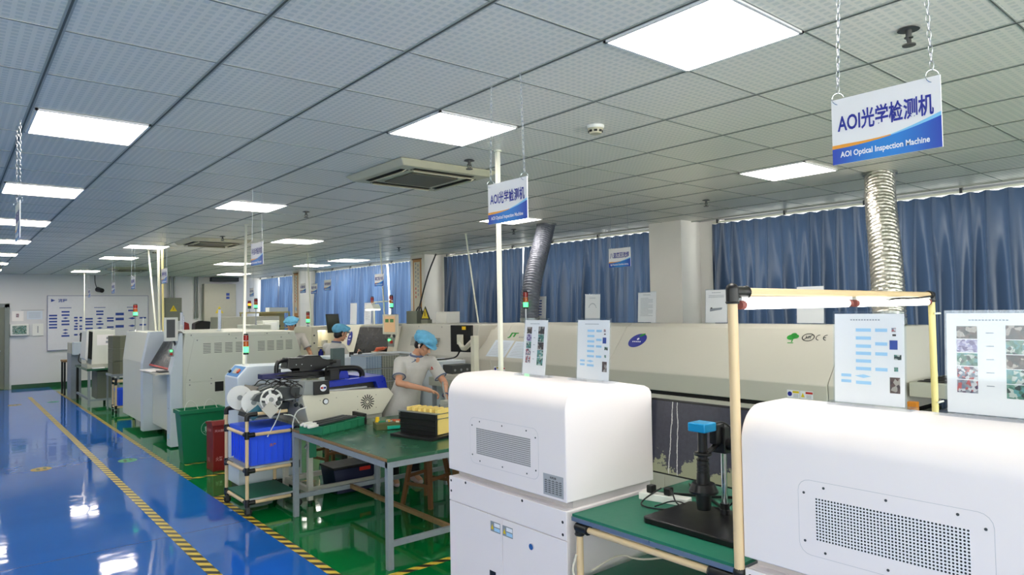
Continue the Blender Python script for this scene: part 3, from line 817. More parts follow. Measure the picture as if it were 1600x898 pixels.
# ------------------------------------------------------------------ inspection machines (white, right foreground)
def screws(root, pts, axis, r=.006, mt='black', name='screw'):
    proto = None
    for p in pts:
        if proto is None:
            q = V3(p); proto = MB().cyl(q - V3(axis) * .001, q + V3(axis) * .0025, r, n=10).build(name, mt, root); base = q
            l0 = proto.location.copy()
        else:
            c = proto.copy(); COL.objects.link(c); c.parent = root; c.location = l0 + (V3(p) - base)
def aoi(y0, label, square):
    y1 = y0 + 1.0
    r = thing('inspection_machine', label, 'machine', (2.62, y0 + .5, 0))
    # base cabinet
    MB().box(2.312, 2.97, y0 + .006, y1 - .006, .07, .885).build('cabinet', 'aoi', r, smooth=False, bevel=.006)
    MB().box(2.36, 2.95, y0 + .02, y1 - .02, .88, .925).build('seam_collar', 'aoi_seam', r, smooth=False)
    MB().box(2.298, 2.314, y0 + .004, y1 - .004, .745, .885).build('upper_panel', 'aoi', r, smooth=False, bevel=.003)
    ym = y0 + .5
    doors = []
    for a, b in ((y0 + .004, ym - .002), (ym + .002, y1 - .004)):
        doors.append(MB().box(2.299, 2.314, a, b, .09, .741).build('cabinet_door', 'aoi', r, smooth=False, bevel=.003))
    lk = MB().cyl((2.292, y0 + .26, .655), (2.300, y0 + .26, .655), .016, n=18).build('door_lock', 'chrome', doors[0])
    for k, a in enumerate((ym - .115, ym + .035)):
        m = MB().rect((2.2985, a + .08, .33), -Y, Z, 0, 0, .055, .11, .0005); m.build('vent_hole', 'black', doors[k], smooth=False)
    for k, a in enumerate((ym + .10, ym - .005)):
        m = MB(); o = (2.2982, a, .655)
        m.rect(o, -Y, Z, 0, 0, .085, .055, .0008, 0).rect(o, -Y, Z, .032, .03, .05, .02, .0012, 2).rect(o, -Y, Z, .032, .006, .05, .018, .0012, 1)
        m.poly(o, -Y, Z, [(.004, .012), (.028, .012), (.016, .04)], .0014, 3)
        m.build('warning_label', ['legmetal', 'chartblue', 'inkwhite', 'warnyellow'], doors[1 - k], smooth=False)
    screws(r, [(2.2985, y1 - .025, .86), (2.2985, y1 - .025, .80), (2.2985, y0 + .03, .86 - .03), (2.2985, y0 + .03, .77), (2.2985, y0 + .33, .872), (2.2985, y0 + .83, .872)], X, .0075)
    for a in (2.36, 2.91):
        for b in (y0 + .06, y1 - .06):
            m = MB().cyl((a, b, .0), (a, b, .012), .03, .03, 14).cyl((a, b, .01), (a, b, .075), .012, n=10); m.build('levelling_foot', 'darkgrey', r)
    # hood with the big rounded front edge
    prof = [(2.30, .925)]
    for i in range(13):
        t = math.pi - (math.pi / 2) * i / 12
        prof.append((2.43 + .13 * math.cos(t), 1.355 + .13 * math.sin(t)))
    prof += [(2.63, 1.485), (2.90, 1.44), (2.935, 1.425), (2.955, 1.40), (2.955, .925)]
    MB().prism(prof, 'y', y0, y1).build('hood', 'aoi', r, bevel=.005, ang=.45)
    # ventilation plate
    vy0, vy1, vz0, vz1 = (y0 + .20, y0 + .78, 1.00, 1.255)
    pl = MB()
    P = []
    for cx, cz, a0 in ((vy1 - .04, vz1 - .04, 0), (vy0 + .04, vz1 - .04, 90), (vy0 + .04, vz0 + .04, 180), (vy1 - .04, vz0 + .04, 270)):
        for k in range(5):
            t = math.radians(a0 + k * 22.5); P.append((cx + .04 * math.cos(t), cz + .04 * math.sin(t)))
    pl.prism(P, 'x', 2.2995, 2.301)
    plate = pl.build('vent_plate', 'aoi', r, smooth=False)
    cy_, cz_ = (vy0 + vy1) / 2, (vz0 + vz1) / 2
    MB().prism([(cy_ + (p[0] - cy_) * 1.005, cz_ + (p[1] - cz_) * 1.011) for p in P], 'x', 2.2999, 2.3012).build('plate_edge', 'faintgrey', plate, smooth=False)
    MB().box(2.2985, 2.2998, vy0 + .06, vy1 - .06, vz0 + .055, vz1 - .055).build('perforated_grille', 'mesh' if square else 'perf', plate, smooth=False)
    screws(plate, [(2.2992, a, b) for a, b in ((vy1 - .02, vz1 - .045), (vy1 - .02, vz0 + .045), (vy0 + .02, vz1 - .045), (vy0 + .02, vz0 + .045),
               (vy1 - .09, vz1 - .018), ((vy0 + vy1) / 2, vz1 - .018), (vy0 + .09, vz1 - .018), (vy1 - .09, vz0 + .018), ((vy0 + vy1) / 2, vz0 + .018), (vy0 + .09, vz0 + .018))], X, .0045, 'darkgrey', 'plate_screw')
    o = (2.2992, y0 + .165, .94)
    m = MB(); m.rect(o, -Y, Z, 0, 0, .145, .105, .0006, 0)
    m.text('检测设备', o, -Y, Z, .05, .084, .045, .012, .0010, .02, 1)
    for k in range(7):
        m.rect(o, -Y, Z, .008, .012 + k * .0098, .128 if k % 2 else .118, .0012, .0010, 1)
        for q in range(5): m.rect(o, -Y, Z, .012 + q * .026, .0148 + k * .0098, .016, .003, .0010, 1)
    m.build('rating_plate', [mat('plate_silver', (176, 178, 182), .35, var=.04), 'inkblack'], r, smooth=False)
    return r
aoi(2.38, 'white inspection machine in centre foreground, with the green workbench on its left', True)
aoi(.435, 'white inspection machine at the lower right corner with round-hole grille', False)

# ------------------------------------------------------------------ acrylic paper stands
def stand(loc, rz, label, kind, w=.215, h=.305, tilt=.10, group='acrylic document stands'):
    r = thing('document_stand', label, 'document stand', loc, rz, group)
    O = Vector(loc); R = Matrix.Rotation(rz, 3, 'Z')
    def D(v): return R @ Vector(v)
    fwd, side = D((-1, 0, 0)), D((0, -1, 0))        # page looks along fwd, reads along side
    up = (Z - fwd * tilt).normalized(); nn = side.cross(up)
    b = MB(); b.obox(O + Z * .004, fwd, side, Z, .04, w / 2 + .03, .004); b.build('base', 'acrylic', r, smooth=False)
    sh = MB(); c = O + Z * .009 + up * (h / 2)
    sh.obox(c, side, up, nn, w / 2, h / 2, .0006); sh.build('page', 'paper', r, smooth=False)
    for s in (1, -1):
        pn = MB(); pn.obox(c + nn * .003 * s + up * .004, side, up, nn, w / 2 + .006, h / 2 + .006, .001); pn.build('clear_panel', 'acrylic', r, smooth=False)
    o = c - side * (w / 2) - up * (h / 2) + nn * .0009
    ch = MB(); q = lambda x, y, a, b_, mi: ch.rect(o, side, up, x * w, y * h, a * w, b_ * h, .0002, mi)
    mats = ['inkgrey', 'chartblue', 'ph_green', 'ph_dark', 'ph_red', 'ph_purple', 'boardblue', 'inkblack']
    if kind == 'flow':
        for k in range(11): q(.24 + k * .040, .925, .026, .013, 0)
        for k, yy in enumerate((.80, .71, .62, .54, .455, .37)):
            q(.32, yy, .22, .036, 1)
            if k in (0, 2, 3, 5): q(.60, yy + (.03 if k == 2 else 0), .17, .036, 1)
        ch.poly(o, side, up, [(.30 * w, .305 * h), (.43 * w, .285 * h), (.54 * w, .305 * h), (.43 * w, .325 * h)], .0002, 1)
        q(.10, .29, .15, .032, 1); q(.32, .215, .22, .036, 1); q(.10, .225, .15, .032, 1)
        q(.83, .80, .06, .045, 4); q(.84, .755, .05, .022, 3); q(.80, .61, .11, .10, 6); q(.86, .50, .10, .055, 2); q(.86, .375, .055, .045, 2); q(.80, .14, .14, .17, 3)
    elif kind == 'photo':
        for k in range(12): q(.24 + k * .035, .925, .024, .013, 0)
        for k, (a, b_) in enumerate(((3, 3), (5, 2), (2, 3), (4, 2), (4, 2))):
            q(.11, .745 - k * .135, .22, .125, a); q(.62, .745 - k * .142, .26, .135, b_)
            q(.42, .80 - k * .13, .08, .008, 0)
    elif kind == 'text':
        for k in range(6): q(.30 + k * .07, .91, .045, .02, 0)
        for k in range(14): q(.14, .80 - k * .045, .70 if k % 4 else .45, .010, 0)
    elif kind == 'bluelist':
        for k in range(6): q(.35, .80 - k * .11, .32, .05, 6)
    elif kind == 'picture':
        for k in range(6): q(.30 + k * .07, .91, .045, .02, 0)
        for k in range(3): q(.14, .83 - k * .03, .72, .008, 0)
        ch.poly(o, side, up, [(.2 * w, .34 * h), (.75 * w, .40 * h), (.78 * w, .46 * h), (.35 * w, .44 * h), (.2 * w, .42 * h)], .0002, 0)
        ch.disc(o, side, up, .27 * w, .43 * h, .012, mi=7)
    elif kind == 'arch':
        for k in range(4): q(.32 + k * .10, .86, .06, .02, 0)
        for a in range(10):
            t = math.radians(20 + a * 15); ch.disc(o, side, up, (.5 + .26 * math.cos(t)) * w, (.45 + .22 * math.sin(t)) * h, .006, mi=0, n=8)
    if kind != 'blank': ch.build('print', mats, r, smooth=False)
    return r
stand((2.53, 2.87, 1.487), -.10, 'paper stand with photo columns on the centre machine, left one', 'photo')
stand((2.555, 2.44, 1.487), -.05, 'paper stand with pale blue flowchart on the centre machine', 'flow', w=.235, tilt=.06)
stand((2.59, 1.09, 1.487), .0, 'paper stand with pale blue flowchart on the right foreground machine', 'flow', w=.245, h=.33, tilt=.06)
stand((2.59, .70, 1.487), .0, 'paper stand with photo columns at the right edge', 'photo', w=.27, h=.33, tilt=.06)

# ------------------------------------------------------------------ small workbench of coated pipe with lamp frame
def joint(m, p, d, L=.06, r=.0225):
    m = MB(); p, d = V3(p), V3(d); m.cyl(p, p + d * L, r, n=14); m.ell(p, r * 1.02, 12, 8); m.ring(p + d * (L - .006), d, r, .003, 14, 6)
    return m.build('pipe_joint', 'black', wb)
wb = thing('pipe_workbench', 'green-topped workbench of beige pipe between the two white inspection machines, with lamp frame', 'workbench', (2.8, 1.9, 0))
WX0, WX1, WY0, WY1, WZ = 2.33, 3.35, 1.475, 2.345, .885
MB().box(WX0 - .03, WX1, WY0 - .015, WY1, WZ - .012, WZ).build('mat_top', 'mat_green', wb, smooth=False)
MB().box(WX0 - .034, WX1 + .002, WY0 - .017, WY1 + .002, WZ - .032, WZ - .012).build('edge_strip', 'alu', wb, smooth=False)
MB().box(WX0 + .02, WX1 - .02, WY0 + .03, WY1 - .02, .55, .575).build('lower_shelf', 'mat_green', wb, smooth=False)
PR = .017
for (a, b) in ((WX0 - .012, WY1 - .03), (WX1 - .03, WY1 - .03), (WX1 - .03, WY0 + .02)):
    MB().cyl((a, b, .05), (a, b, WZ - .04), PR).build('leg', 'pipe', wb)
pn = MB().cyl((WX0 - .03, WY0 - .02, .05), (WX0 - .03, WY0 - .02, 1.915), PR + .002).build('front_post', 'pipe', wb)
pf = MB().cyl((4.32, WY0 - .02, .05), (4.32, WY0 - .02, 1.89), PR + .001).build('rear_post', 'pipeyellow', wb)
MB().cyl((WX0 - .03, WY0 - .02, 1.915), (4.32, WY0 - .02, 1.905), PR).build('top_beam', 'pipe', wb)
for z in (WZ - .058, .56):
    MB().cyl((WX0 - .02, WY0, z), (WX0 - .02, WY1 - .03, z), PR - .002).build('front_rail', 'pipe', wb)
    MB().cyl((WX1 - .03, WY0, z), (WX1 - .03, WY1 - .03, z), PR - .002).build('back_rail', 'pipe', wb)
    for b in (WY0 + .01, WY1 - .03): MB().cyl((WX0 - .02, b, z - .03), (WX1 - .03, b, z - .03), PR - .002).build('side_rail', 'pipe', wb)
jm = None
for z in (WZ - .058, .56):
    joint(jm, (WX0 - .025, WY0 + .005, z), Y, .11); joint(jm, (WX0 - .02, WY1 - .03, z), -Y, .07); joint(jm, (WX0 - .012, WY1 - .03, z), -Z, .04, .022)
    joint(jm, (WX0 - .03, WY0 - .02, z + .035), -Z, .07, .024); joint(jm, (WX1 - .03, WY1 - .03, z), -Y, .05)
joint(jm, (WX0 - .03, WY0 - .02, 1.925), -Z, .055, .024); joint(jm, (WX0 - .03, WY0 - .02, 1.915), X, .10, .023)
joint(jm, (4.32, WY0 - .02, 1.905), -Z, .04, .022); joint(jm, (4.32, WY0 - .02, 1.905), -X, .05, .022)
for z in (1.80, 1.30): MB().cyl((4.30, WY0 - .045, z), (4.37, WY0 - .045, z), .006, n=8).build('cable_tie', 'white_plastic', wb)
MB().tube([(4.30, 1.44, 1.90), (4.0, 1.43, 1.885), (3.8, 1.44, 1.887), (3.66, 1.45, 1.875)], .005, 6, smooth=2).build('lamp_lead', 'black', wb)
def tube_lamp(x0, x1, label):
    yy = WY0 - .02
    r = thing('fluorescent_tube', label, 'lamp', (x0, yy, 1.86), group='fluorescent tubes under the lamp frame')
    MB().cyl((x0 + .03, yy, 1.865), (x1 - .03, yy, 1.865), .017, n=18).build('glass_tube', 'tube', r)
    for a, b in ((x0, x0 + .03), (x1 - .03, x1)): MB().cyl((a, yy, 1.865), (b, yy, 1.865), .0175, n=16).build('end_cap', mat('dusty_pink_cap', (150, 84, 78), .5), r)
    MB().box(x0, x1, yy - .012, yy + .012, 1.882, 1.898).build('batten', 'white_plastic', r, smooth=False)
tube_lamp(2.345, 3.29, 'lit fluorescent tube at the left of the lamp frame, nearer')
tube_lamp(3.33, 4.28, 'lit fluorescent tube at the right of the lamp frame, farther')
# table-top things
def monitor_back(): pass
mo = thing('computer_monitor', 'large monitor showing dark board traces on the small green bench', 'monitor', (2.98, 2.08, WZ))
mh = MB().obox((2.985, 2.075, 1.165), (1, 0, -.06), Y, (.06, 0, 1), .014, .33, .200).build('housing', 'black', mo, smooth=False, bevel=.004)
sm = MB().obox((2.968, 2.075, 1.166), (1, 0, -.06), Y, (.06, 0, 1), .001, .322, .190).build('screen', 'pcbscreen', mh, smooth=False)
MB().box(3.0, 3.03, 2.04, 2.11, .89, 1.10).build('neck', 'black', mo, smooth=False, bevel=.004)
fm = MB()
for a in (-.9, .9, 2.3, -2.3): fm.obox((2.98 + .09 * math.cos(a + math.pi), 2.075 + .12 * math.sin(a), .8955), (math.cos(a + math.pi), math.sin(a) * 1.2, 0), (-math.sin(a), math.cos(a), 0), Z, .13, .018, .007)
fm.build('foot', 'black', mo, smooth=False, bevel=.003)

mi = thing('digital_microscope', 'black inspection microscope with blue camera on a flat base, in front of monitor', 'microscope', (2.62, 1.79, WZ))
bp = [(2.455, 2.04), (2.44, 2.02), (2.44, 1.54), (2.455, 1.52), (2.80, 1.52), (2.815, 1.54), (2.815, 2.02), (2.80, 2.04)]
MB().prism(bp, 'z', WZ, WZ + .028).build('base_plate', 'blackmetal', mi, bevel=.006)
MB().cyl((2.74, 1.80, WZ + .028), (2.74, 1.80, WZ + .078), .021, n=20).ring((2.74, 1.80, WZ + .05), Z, .021, .002).build('column_socket', 'black', mi)
MB().cyl((2.74, 1.80, WZ + .05), (2.74, 1.80, 1.30), .0135, n=20).build('column', 'chrome', mi)
m = MB().cyl((2.60, 1.815, 1.175), (2.60, 1.815, 1.305), .021, n=24).cyl((2.60, 1.815, 1.12), (2.60, 1.815, 1.175), .026, n=24).cyl((2.60, 1.815, 1.075), (2.60, 1.815, 1.12), .030, .028, 24)
for z in (1.13, 1.145, 1.16, 1.18): m.ring((2.60, 1.815, z), Z, .0265, .002, 24, 6)
m.build('zoom_barrel', 'black', mi)
MB().cyl((2.60, 1.815, 1.045), (2.60, 1.815, 1.075), .062, .050, 28).cyl((2.60, 1.815, 1.035), (2.60, 1.815, 1.045), .064, n=28).build('ring_lamp', 'blackmetal', mi)
MB().cyl((2.60, 1.815, .96), (2.60, 1.815, 1.036), .030, .036, 20).build('objective', 'black', mi)
MB().box(2.555, 2.645, 1.77, 1.86, 1.305, 1.345).build('camera_body', mat('bright_blue_anodised', (16, 150, 208), .3, metal=.2, var=.03), mi, bevel=.005)
m = MB().ring((2.60, 1.815, 1.205), Z, .032, .008, 20, 8).tube([(2.63, 1.812, 1.205), (2.66, 1.81, 1.215), (2.70, 1.80, 1.245), (2.74, 1.80, 1.25)], .012, 10, smooth=1)
m.build('barrel_arm', 'black', mi)
m = MB().box(2.70, 2.78, 1.765, 1.835, 1.195, 1.315).box(2.66, 2.72, 1.78, 1.82, 1.24, 1.33); m.build('focus_block', 'black', mi, smooth=False, bevel=.004)
MB().cyl((2.735, 1.735, 1.235), (2.735, 1.77, 1.235), .027, n=20).cyl((2.735, 1.70, 1.235), (2.735, 1.737, 1.235), .022, n=20).build('focus_knob', 'black', mi)
MB().tube([(2.645, 1.80, 1.325), (2.70, 1.78, 1.345), (2.76, 1.76, 1.30), (2.775, 1.75, 1.15), (2.775, 1.755, 1.0), (2.76, 1.80, .93), (2.80, 1.9, .91)], .004, 6, smooth=2).build('camera_lead', 'black', mi)
ps = thing('power_strip', 'off-white power strip with plugs behind the microscope', 'power strip', (2.80, 2.20, WZ))
MB().obox((2.78, 2.17, WZ + .018), (.25, -1, 0), (1, .25, 0), Z, .13, .03, .018).build('socket_body', 'white_plastic', ps, smooth=False, bevel=.004)
for t in (-.07, .02): MB().box(2.78 + t * .25 - .02, 2.78 + t * .25 + .02, 2.17 - t - .018, 2.17 - t + .018, WZ + .036, WZ + .075).build('plug', 'black', ps, smooth=False, bevel=.006)
def cable(pts, r, mt, label, sm=2, name='cable'):
    return tag(MB().tube(pts, r, 7, smooth=sm).build(name, mt), label, 'cable')
cable([(2.78, 2.19, .95), (2.70, 2.24, .90), (2.62, 2.20, .89), (2.64, 2.08, .892), (2.74, 2.02, .893), (2.84, 2.0, .895)], .004, 'black', 'black cable looping in front of the power strip')
cable([(2.78, 2.16, .955), (2.74, 2.10, .97), (2.69, 2.03, .91), (2.76, 1.97, .895), (2.80, 1.90, .895)], .004, 'black', 'black cable arching beside the power strip')
cable([(2.66, 2.14, .892), (2.72, 2.06, .93), (2.76, 2.0, .90), (2.84, 1.93, .893), (2.86, 1.86, .893), (2.80, 1.82, .893)], .0035, 'black', 'thin black cable tangle behind the microscope base')
cable([(2.86, 2.32, .893), (2.78, 2.31, .894), (2.80, 2.25, .893), (2.85, 2.22, .895)], .005, 'paperblue', 'white cable at the left rear of the small bench')
cable([(2.30, 2.32, .70), (2.285, 2.34, .62), (2.29, 2.31, .585), (2.40, 2.24, .585), (2.52, 2.10, .60), (2.70, 1.95, .585), (2.95, 1.85, .582)], .006, 'scroll', 'pale cable hanging around the bench leg onto the lower shelf')
cable([(2.36, 2.28, .62), (2.55, 2.27, .66), (2.60, 2.20, .63), (2.75, 2.10, .64), (2.98, 2.05, .60), (3.1, 2.0, .582)], .005, 'scroll', 'pale cable arching under the small bench top')

# ------------------------------------------------------------------ reflow oven
ov = thing('reflow_oven', 'long warm-grey reflow oven in front of the window curtains', 'machine', (5.6, 4.3, 0))
OY0, OY1 = 1.95, 6.80
hood = [(5.0, 1.10), (4.985, 1.26), (5.0, 1.285), (5.33, 1.665), (5.40, 1.69), (5.86, 1.69), (5.93, 1.66), (5.93, 1.10)]
seg_y = [OY0, 2.38, 4.55, OY1 - .38]
for a, b in ((2.39, 4.585), (4.59, 6.42)):
    MB().prism(hood, 'y', a, b).build('hood_section', 'oven', ov, bevel=.006, ang=.4)
# sloping end pieces
def endpiece(ya, yb, inset, nm):
    m = MB(); top = [(5.0, 1.10), (4.985, 1.26), (5.0, 1.285), (5.33, 1.665), (5.40, 1.69), (5.86, 1.69), (5.93, 1.66), (5.93, 1.10)]
    s = 1 if yb > ya else -1
    vs = [(p[0], ya, p[1]) for p in top]
    for p in top:
        k = max(0, (p[1] - 1.285)) / .4
        vs.append((p[0] + (.012 if p[1] < 1.3 and p[0] < 5.1 else 0), yb - s * inset * k, p[1]))
    n = len(top); fs = [(i, (i + 1) % n, n + (i + 1) % n, n + i) for i in range(n)] + [tuple(reversed(range(n))), tuple(range(n, 2 * n))]
    if s > 0: fs = [tuple(reversed(f)) for f in fs]
    m.add(vs, fs); return m.build(nm, 'oven', ov, bevel=.006, ang=.4)
endpiece(6.42, OY1, .10, 'hood_end'); endpiece(2.385, OY0, .05, 'hood_end')
MB().box(5.02, 5.90, OY0 + .02, OY1 - .02, 1.065, 1.10).build('dark_gap', 'void', ov, smooth=False)
MB().box(5.0, 5.93, OY0, OY1, .12, 1.065).build('lower_body', 'oven', ov, smooth=False, bevel=.006)
for k in range(5):
    MB().box(4.992, 5.0, OY0 + .02 + k * .965, OY0 + .95 + k * .965, .16, 1.02).build('lower_door', 'oven', ov, smooth=False, bevel=.003)
for a in (5.08, 5.85):
    for b in (2.1, 3.7, 5.2, 6.65): MB().cyl((a, b, 0), (a, b, .13), .03, n=12).build('levelling_foot', 'darkgrey', ov)
# marks on the sloping front
su = -Y; sv = Vector((.33, 0, .38)).normalized(); O = Vector((5.0, 0, 1.285))
def on(y, z): return Vector((5.0 + (z - 1.285) * .33 / .38, y, z))
m = MB(); m.disc(on(4.36, 1.535), su, sv, 0, 0, .105, .082, .002, 28, 0, .35); m.disc(on(4.36, 1.535), su, sv, 0, .018, .014, .014, .003, 10, 1)
for k in range(5): m.rect(on(4.36, 1.535), su, sv, -.055 + k * .022, -.022, .014, .014, .003, 1)
m.disc(on(4.36, 1.535), su, sv, .03, .068, .035, .014, .003, 10, 2, .5)
m.build('oval_badge', ['ink', 'inkwhite', 'green_ink'], ov, smooth=False)
m = MB(); m.text('JT', on(6.36, 1.515), su, sv, 0, 0, .16, .085, .002, .05, 0)
for k in range(3): m.rect(on(6.15, 1.52), su, sv, k * .03, 0, .018, .022, .002, 1)
m.build('maker_lettering', ['green_ink', 'inkgrey'], ov, smooth=False)
m = MB(); o = on(2.80, 1.56)
m.disc(o, su, sv, -.005, .05, .038, .028, .002, 12, 0).disc(o, su, sv, .03, .058, .028, .022, .002, 12, 0).disc(o, su, sv, .01, .075, .026, .02, .002, 12, 0)
m.rect(o, su, sv, .008, 0, .010, .03, .002, 0); m.rect(o, su, sv, -.02, -.012, .05, .008, .002, 0)
m.build('tree_mark', ['green_ink'], ov, smooth=False)
m = MB(); o = on(2.665, 1.6)
for i in range(28):
    t0, t1 = 2 * math.pi * i / 28, 2 * math.pi * (i + 1) / 28
    m.poly(o, su, sv, [(.052 * math.cos(t0), .04 * math.sin(t0)), (.052 * math.cos(t1), .04 * math.sin(t1)), (.044 * math.cos(t1), .033 * math.sin(t1)), (.044 * math.cos(t0), .033 * math.sin(t0))], .002)
m.poly(o, su, sv, [(-.035, -.022), (-.031, -.027), (.035, .024), (.031, .029)], .002)
for a in (-.02, .0, .016): m.rect(o, su, sv, a, -.016, .005, .032, .002)
m.rect(o, su, sv, -.02, -.003, .04, .005, .002)
m.build('round_mark', 'inkblack', ov, smooth=False)
m = MB()
def arc(o, cx, r0, r1, a0, a1):
    for i in range(14):
        t0 = math.radians(a0 + (a1 - a0) * i / 14); t1 = math.radians(a0 + (a1 - a0) * (i + 1) / 14)
        m.poly(o, su, sv, [(cx + r0 * math.cos(t0), r0 * math.sin(t0)), (cx + r1 * math.cos(t0), r1 * math.sin(t0)), (cx + r1 * math.cos(t1), r1 * math.sin(t1)), (cx + r0 * math.cos(t1), r0 * math.sin(t1))], .002)
o = on(2.575, 1.6); arc(o, 0, .022, .029, 90, 270); arc(o, .058, .022, .029, 90, 270); m.rect(o, su, sv, .032, -.004, .020, .007, .002)
m.build('ce_mark', 'inkblack', ov, smooth=False)
def warnlabel(root, o, u, v, s=1.0, first='ink'):
    m = MB(); m.rect(o, u, v, 0, 0, .10 * s, .06 * s, .0012, 0); m.rect(o, u, v, .10 * s + .004, 0, .10 * s, .06 * s, .0012, 0)
    m.disc(o, u, v, .022 * s, .03 * s, .018 * s, e=.002, mi=1).rect(o, u, v, .045 * s, .038 * s, .05 * s, .016 * s, .002, 2)
    m.poly(o, u, v, [(.11 * s, .012 * s), (.14 * s, .012 * s), (.125 * s, .046 * s)], .002, 2).rect(o, u, v, .147 * s, .038 * s, .055 * s, .016 * s, .002, 3)
    for k in range(3): m.rect(o, u, v, .05 * s, (.008 + k * .009) * s, .04 * s, .003 * s, .002, 4).rect(o, u, v, .152 * s, (.008 + k * .009) * s, .04 * s, .003 * s, .002, 4)
    return m.build('warning_label', ['inkwhite', first, 'warnyellow', 'red', 'inkgrey'], root, smooth=False)
warnlabel(ov, Vector((4.9855, 2.70, 1.15)), -Y, Z); warnlabel(ov, Vector((4.9855, 6.35, 1.13)), -Y, Z)
m = MB(); m.rect(on(6.55, 1.30), su, sv, 0, 0, .36, .25, .002, 0).rect(on(6.16, 1.30), su, sv, 0, 0, .34, .24, .0025, 0)
for k in range(9): m.rect(on(6.53, 1.30), su, sv, .02, .03 + k * .022, .28, .003, .003, 1).rect(on(6.14, 1.30), su, sv, .02, .03 + k * .022, .26, .003, .003, 1)
m.build('taped_sheets', ['paperblue', 'inkgrey'], ov, smooth=False)
# outfeed table at the right end
oc = thing('outfeed_conveyor', 'grey slotted outfeed conveyor at the right end of the reflow oven', 'conveyor', (5.6, 1.55, 0))
MB().box(5.25, 6.3, 1.32, 1.93, 1.20, 1.30).build('side_tray', 'oven_dark', oc, smooth=False, bevel=.004)
for k in range(8): MB().box(5.32 + k * .12, 5.39 + k * .12, 1.36, 1.90, 1.302, 1.306).build('slot', 'void', oc, smooth=False)
MB().box(5.1, 6.2, 1.0, 1.9, .95, 1.06).build('belt_bed', 'darkgrey', oc, smooth=False, bevel=.004)
for k in range(7): MB().cyl((5.15, 1.08 + k * .12, 1.08), (6.15, 1.08 + k * .12, 1.08), .018, n=10).build('roller', 'alu', oc)
MB().box(5.12, 5.17, 1.84, 1.9, 1.08, 1.18).build('motor_box', 'warnorange', oc, smooth=False, bevel=.004)
for a in (5.2, 6.1):
    for b in (1.05, 1.85): MB().box(a - .02, a + .02, b - .02, b + .02, 0, .95).build('leg', 'legmetal', oc, smooth=False)
# paper stands on top of the oven
for y, kd, l in ((6.42, 'bluelist', 'paper stand with blue list on the oven top, beside the ribbed duct'), (5.50, 'arch', 'paper stand with an arch drawing on the oven top'),
                 (4.70, 'text', 'paper stand with lines of text on the oven top, before the pillar'), (3.84, 'picture', 'paper stand with a machine picture on the oven top, right of pillar'),
                 (2.90, 'blank', 'blank white paper stand on the oven top, behind the lamp frame')):
    stand((5.78, y, 1.69), 0.0, l, kd, w=.24, h=.32, tilt=.05)

def duct(pts, R, mt, label, pitch=.035):
    t = thing('exhaust_duct', label, 'duct', tuple(pts[0]))
    P = [V3(p) for p in pts]
    for _ in range(3):
        q = [P[0]]
        for i in range(len(P) - 1): q += [P[i] * .75 + P[i + 1] * .25, P[i] * .25 + P[i + 1] * .75]
        P = q + [P[-1]]
    # resample by pitch/4 and ripple the radius
    L = [0]
    for i in range(1, len(P)): L.append(L[-1] + (P[i] - P[i - 1]).length)
    n = int(L[-1] / (pitch / 4)); pts2, rs = [], []
    for k in range(n + 1):
        s = L[-1] * k / n; i = max(1, min(len(P) - 1, next((j for j in range(1, len(L)) if L[j] >= s), len(L) - 1)))
        f = (s - L[i - 1]) / max(1e-9, L[i] - L[i - 1]); pts2.append(P[i - 1].lerp(P[i], f))
        rs.append(R * (1 + .055 * math.cos(2 * math.pi * k / 4)))
    MB().tube(pts2, R, 28, rs=rs).build('flexible_hose', mt, t, ang=3)
    d = (P[-1] - P[-2]).normalized(); MB().cyl(P[-1] - Z * .02, P[-1] - Z * .001, R * 1.18, n=28).build('ceiling_collar', 'galv', t)
    MB().cyl(P[0] + Z * .001, P[0] + Z * .05, R * 1.05, n=28).build('oven_collar', 'galv', t)
duct([(5.62, 2.19, 1.70), (5.72, 2.23, 2.0), (5.9, 2.32, 2.4), (6.1, 2.42, 2.75), (6.24, 2.47, 3.0)], .115, 'foil', 'silver crumpled foil exhaust duct at the right, rising to the ceiling')
duct([(5.60, 6.40, 1.70), (5.62, 6.42, 1.95), (5.75, 6.48, 2.3), (6.02, 6.62, 2.7), (6.20, 6.71, 3.0)], .115, 'vinylduct', 'dark grey ribbed exhaust duct rising from the oven left end')

# signal towers
def tower(x, y, z0, zt, lit, label, r=.026, base='oven', pole_z=None):
    t = thing('signal_tower', label, 'signal light', (x, y, z0), group=None)
    h = (zt - z0); seg = .062
    zb = zt - 3 * seg - .015
    MB().cyl((x, y, z0), (x, y, zb), .010, n=10).cyl((x, y, z0), (x, y, z0 + .02), .032, .02, 14).build('pole', 'alu' if base != 'white' else 'white_plastic', t)
    MB().cyl((x, y, zb - .02), (x, y, zb), r * 1.05, n=16).build('socket', 'black', t)
    for k, (on_, off) in enumerate((('lamp_green', 'lamp_green_off'), ('lamp_amber', 'lamp_amber_off'), ('lamp_amber', 'lamp_red_off'))):
        c = 'gar'[k]
        MB().cyl((x, y, zb + k * seg + .002), (x, y, zb + (k + 1) * seg - .002), r, n=18).build({'g': 'green_lens', 'a': 'amber_lens', 'r': 'red_lens'}[c], on_ if c == lit else off, t)
    MB().cyl((x, y, zt - .015), (x, y, zt), r, r * .8, 16).build('top_cap', 'black', t)
tower(5.46, 6.31, 1.69, 2.085, 'g', 'signal tower lit green at the oven left end, beside ribbed duct', .03)

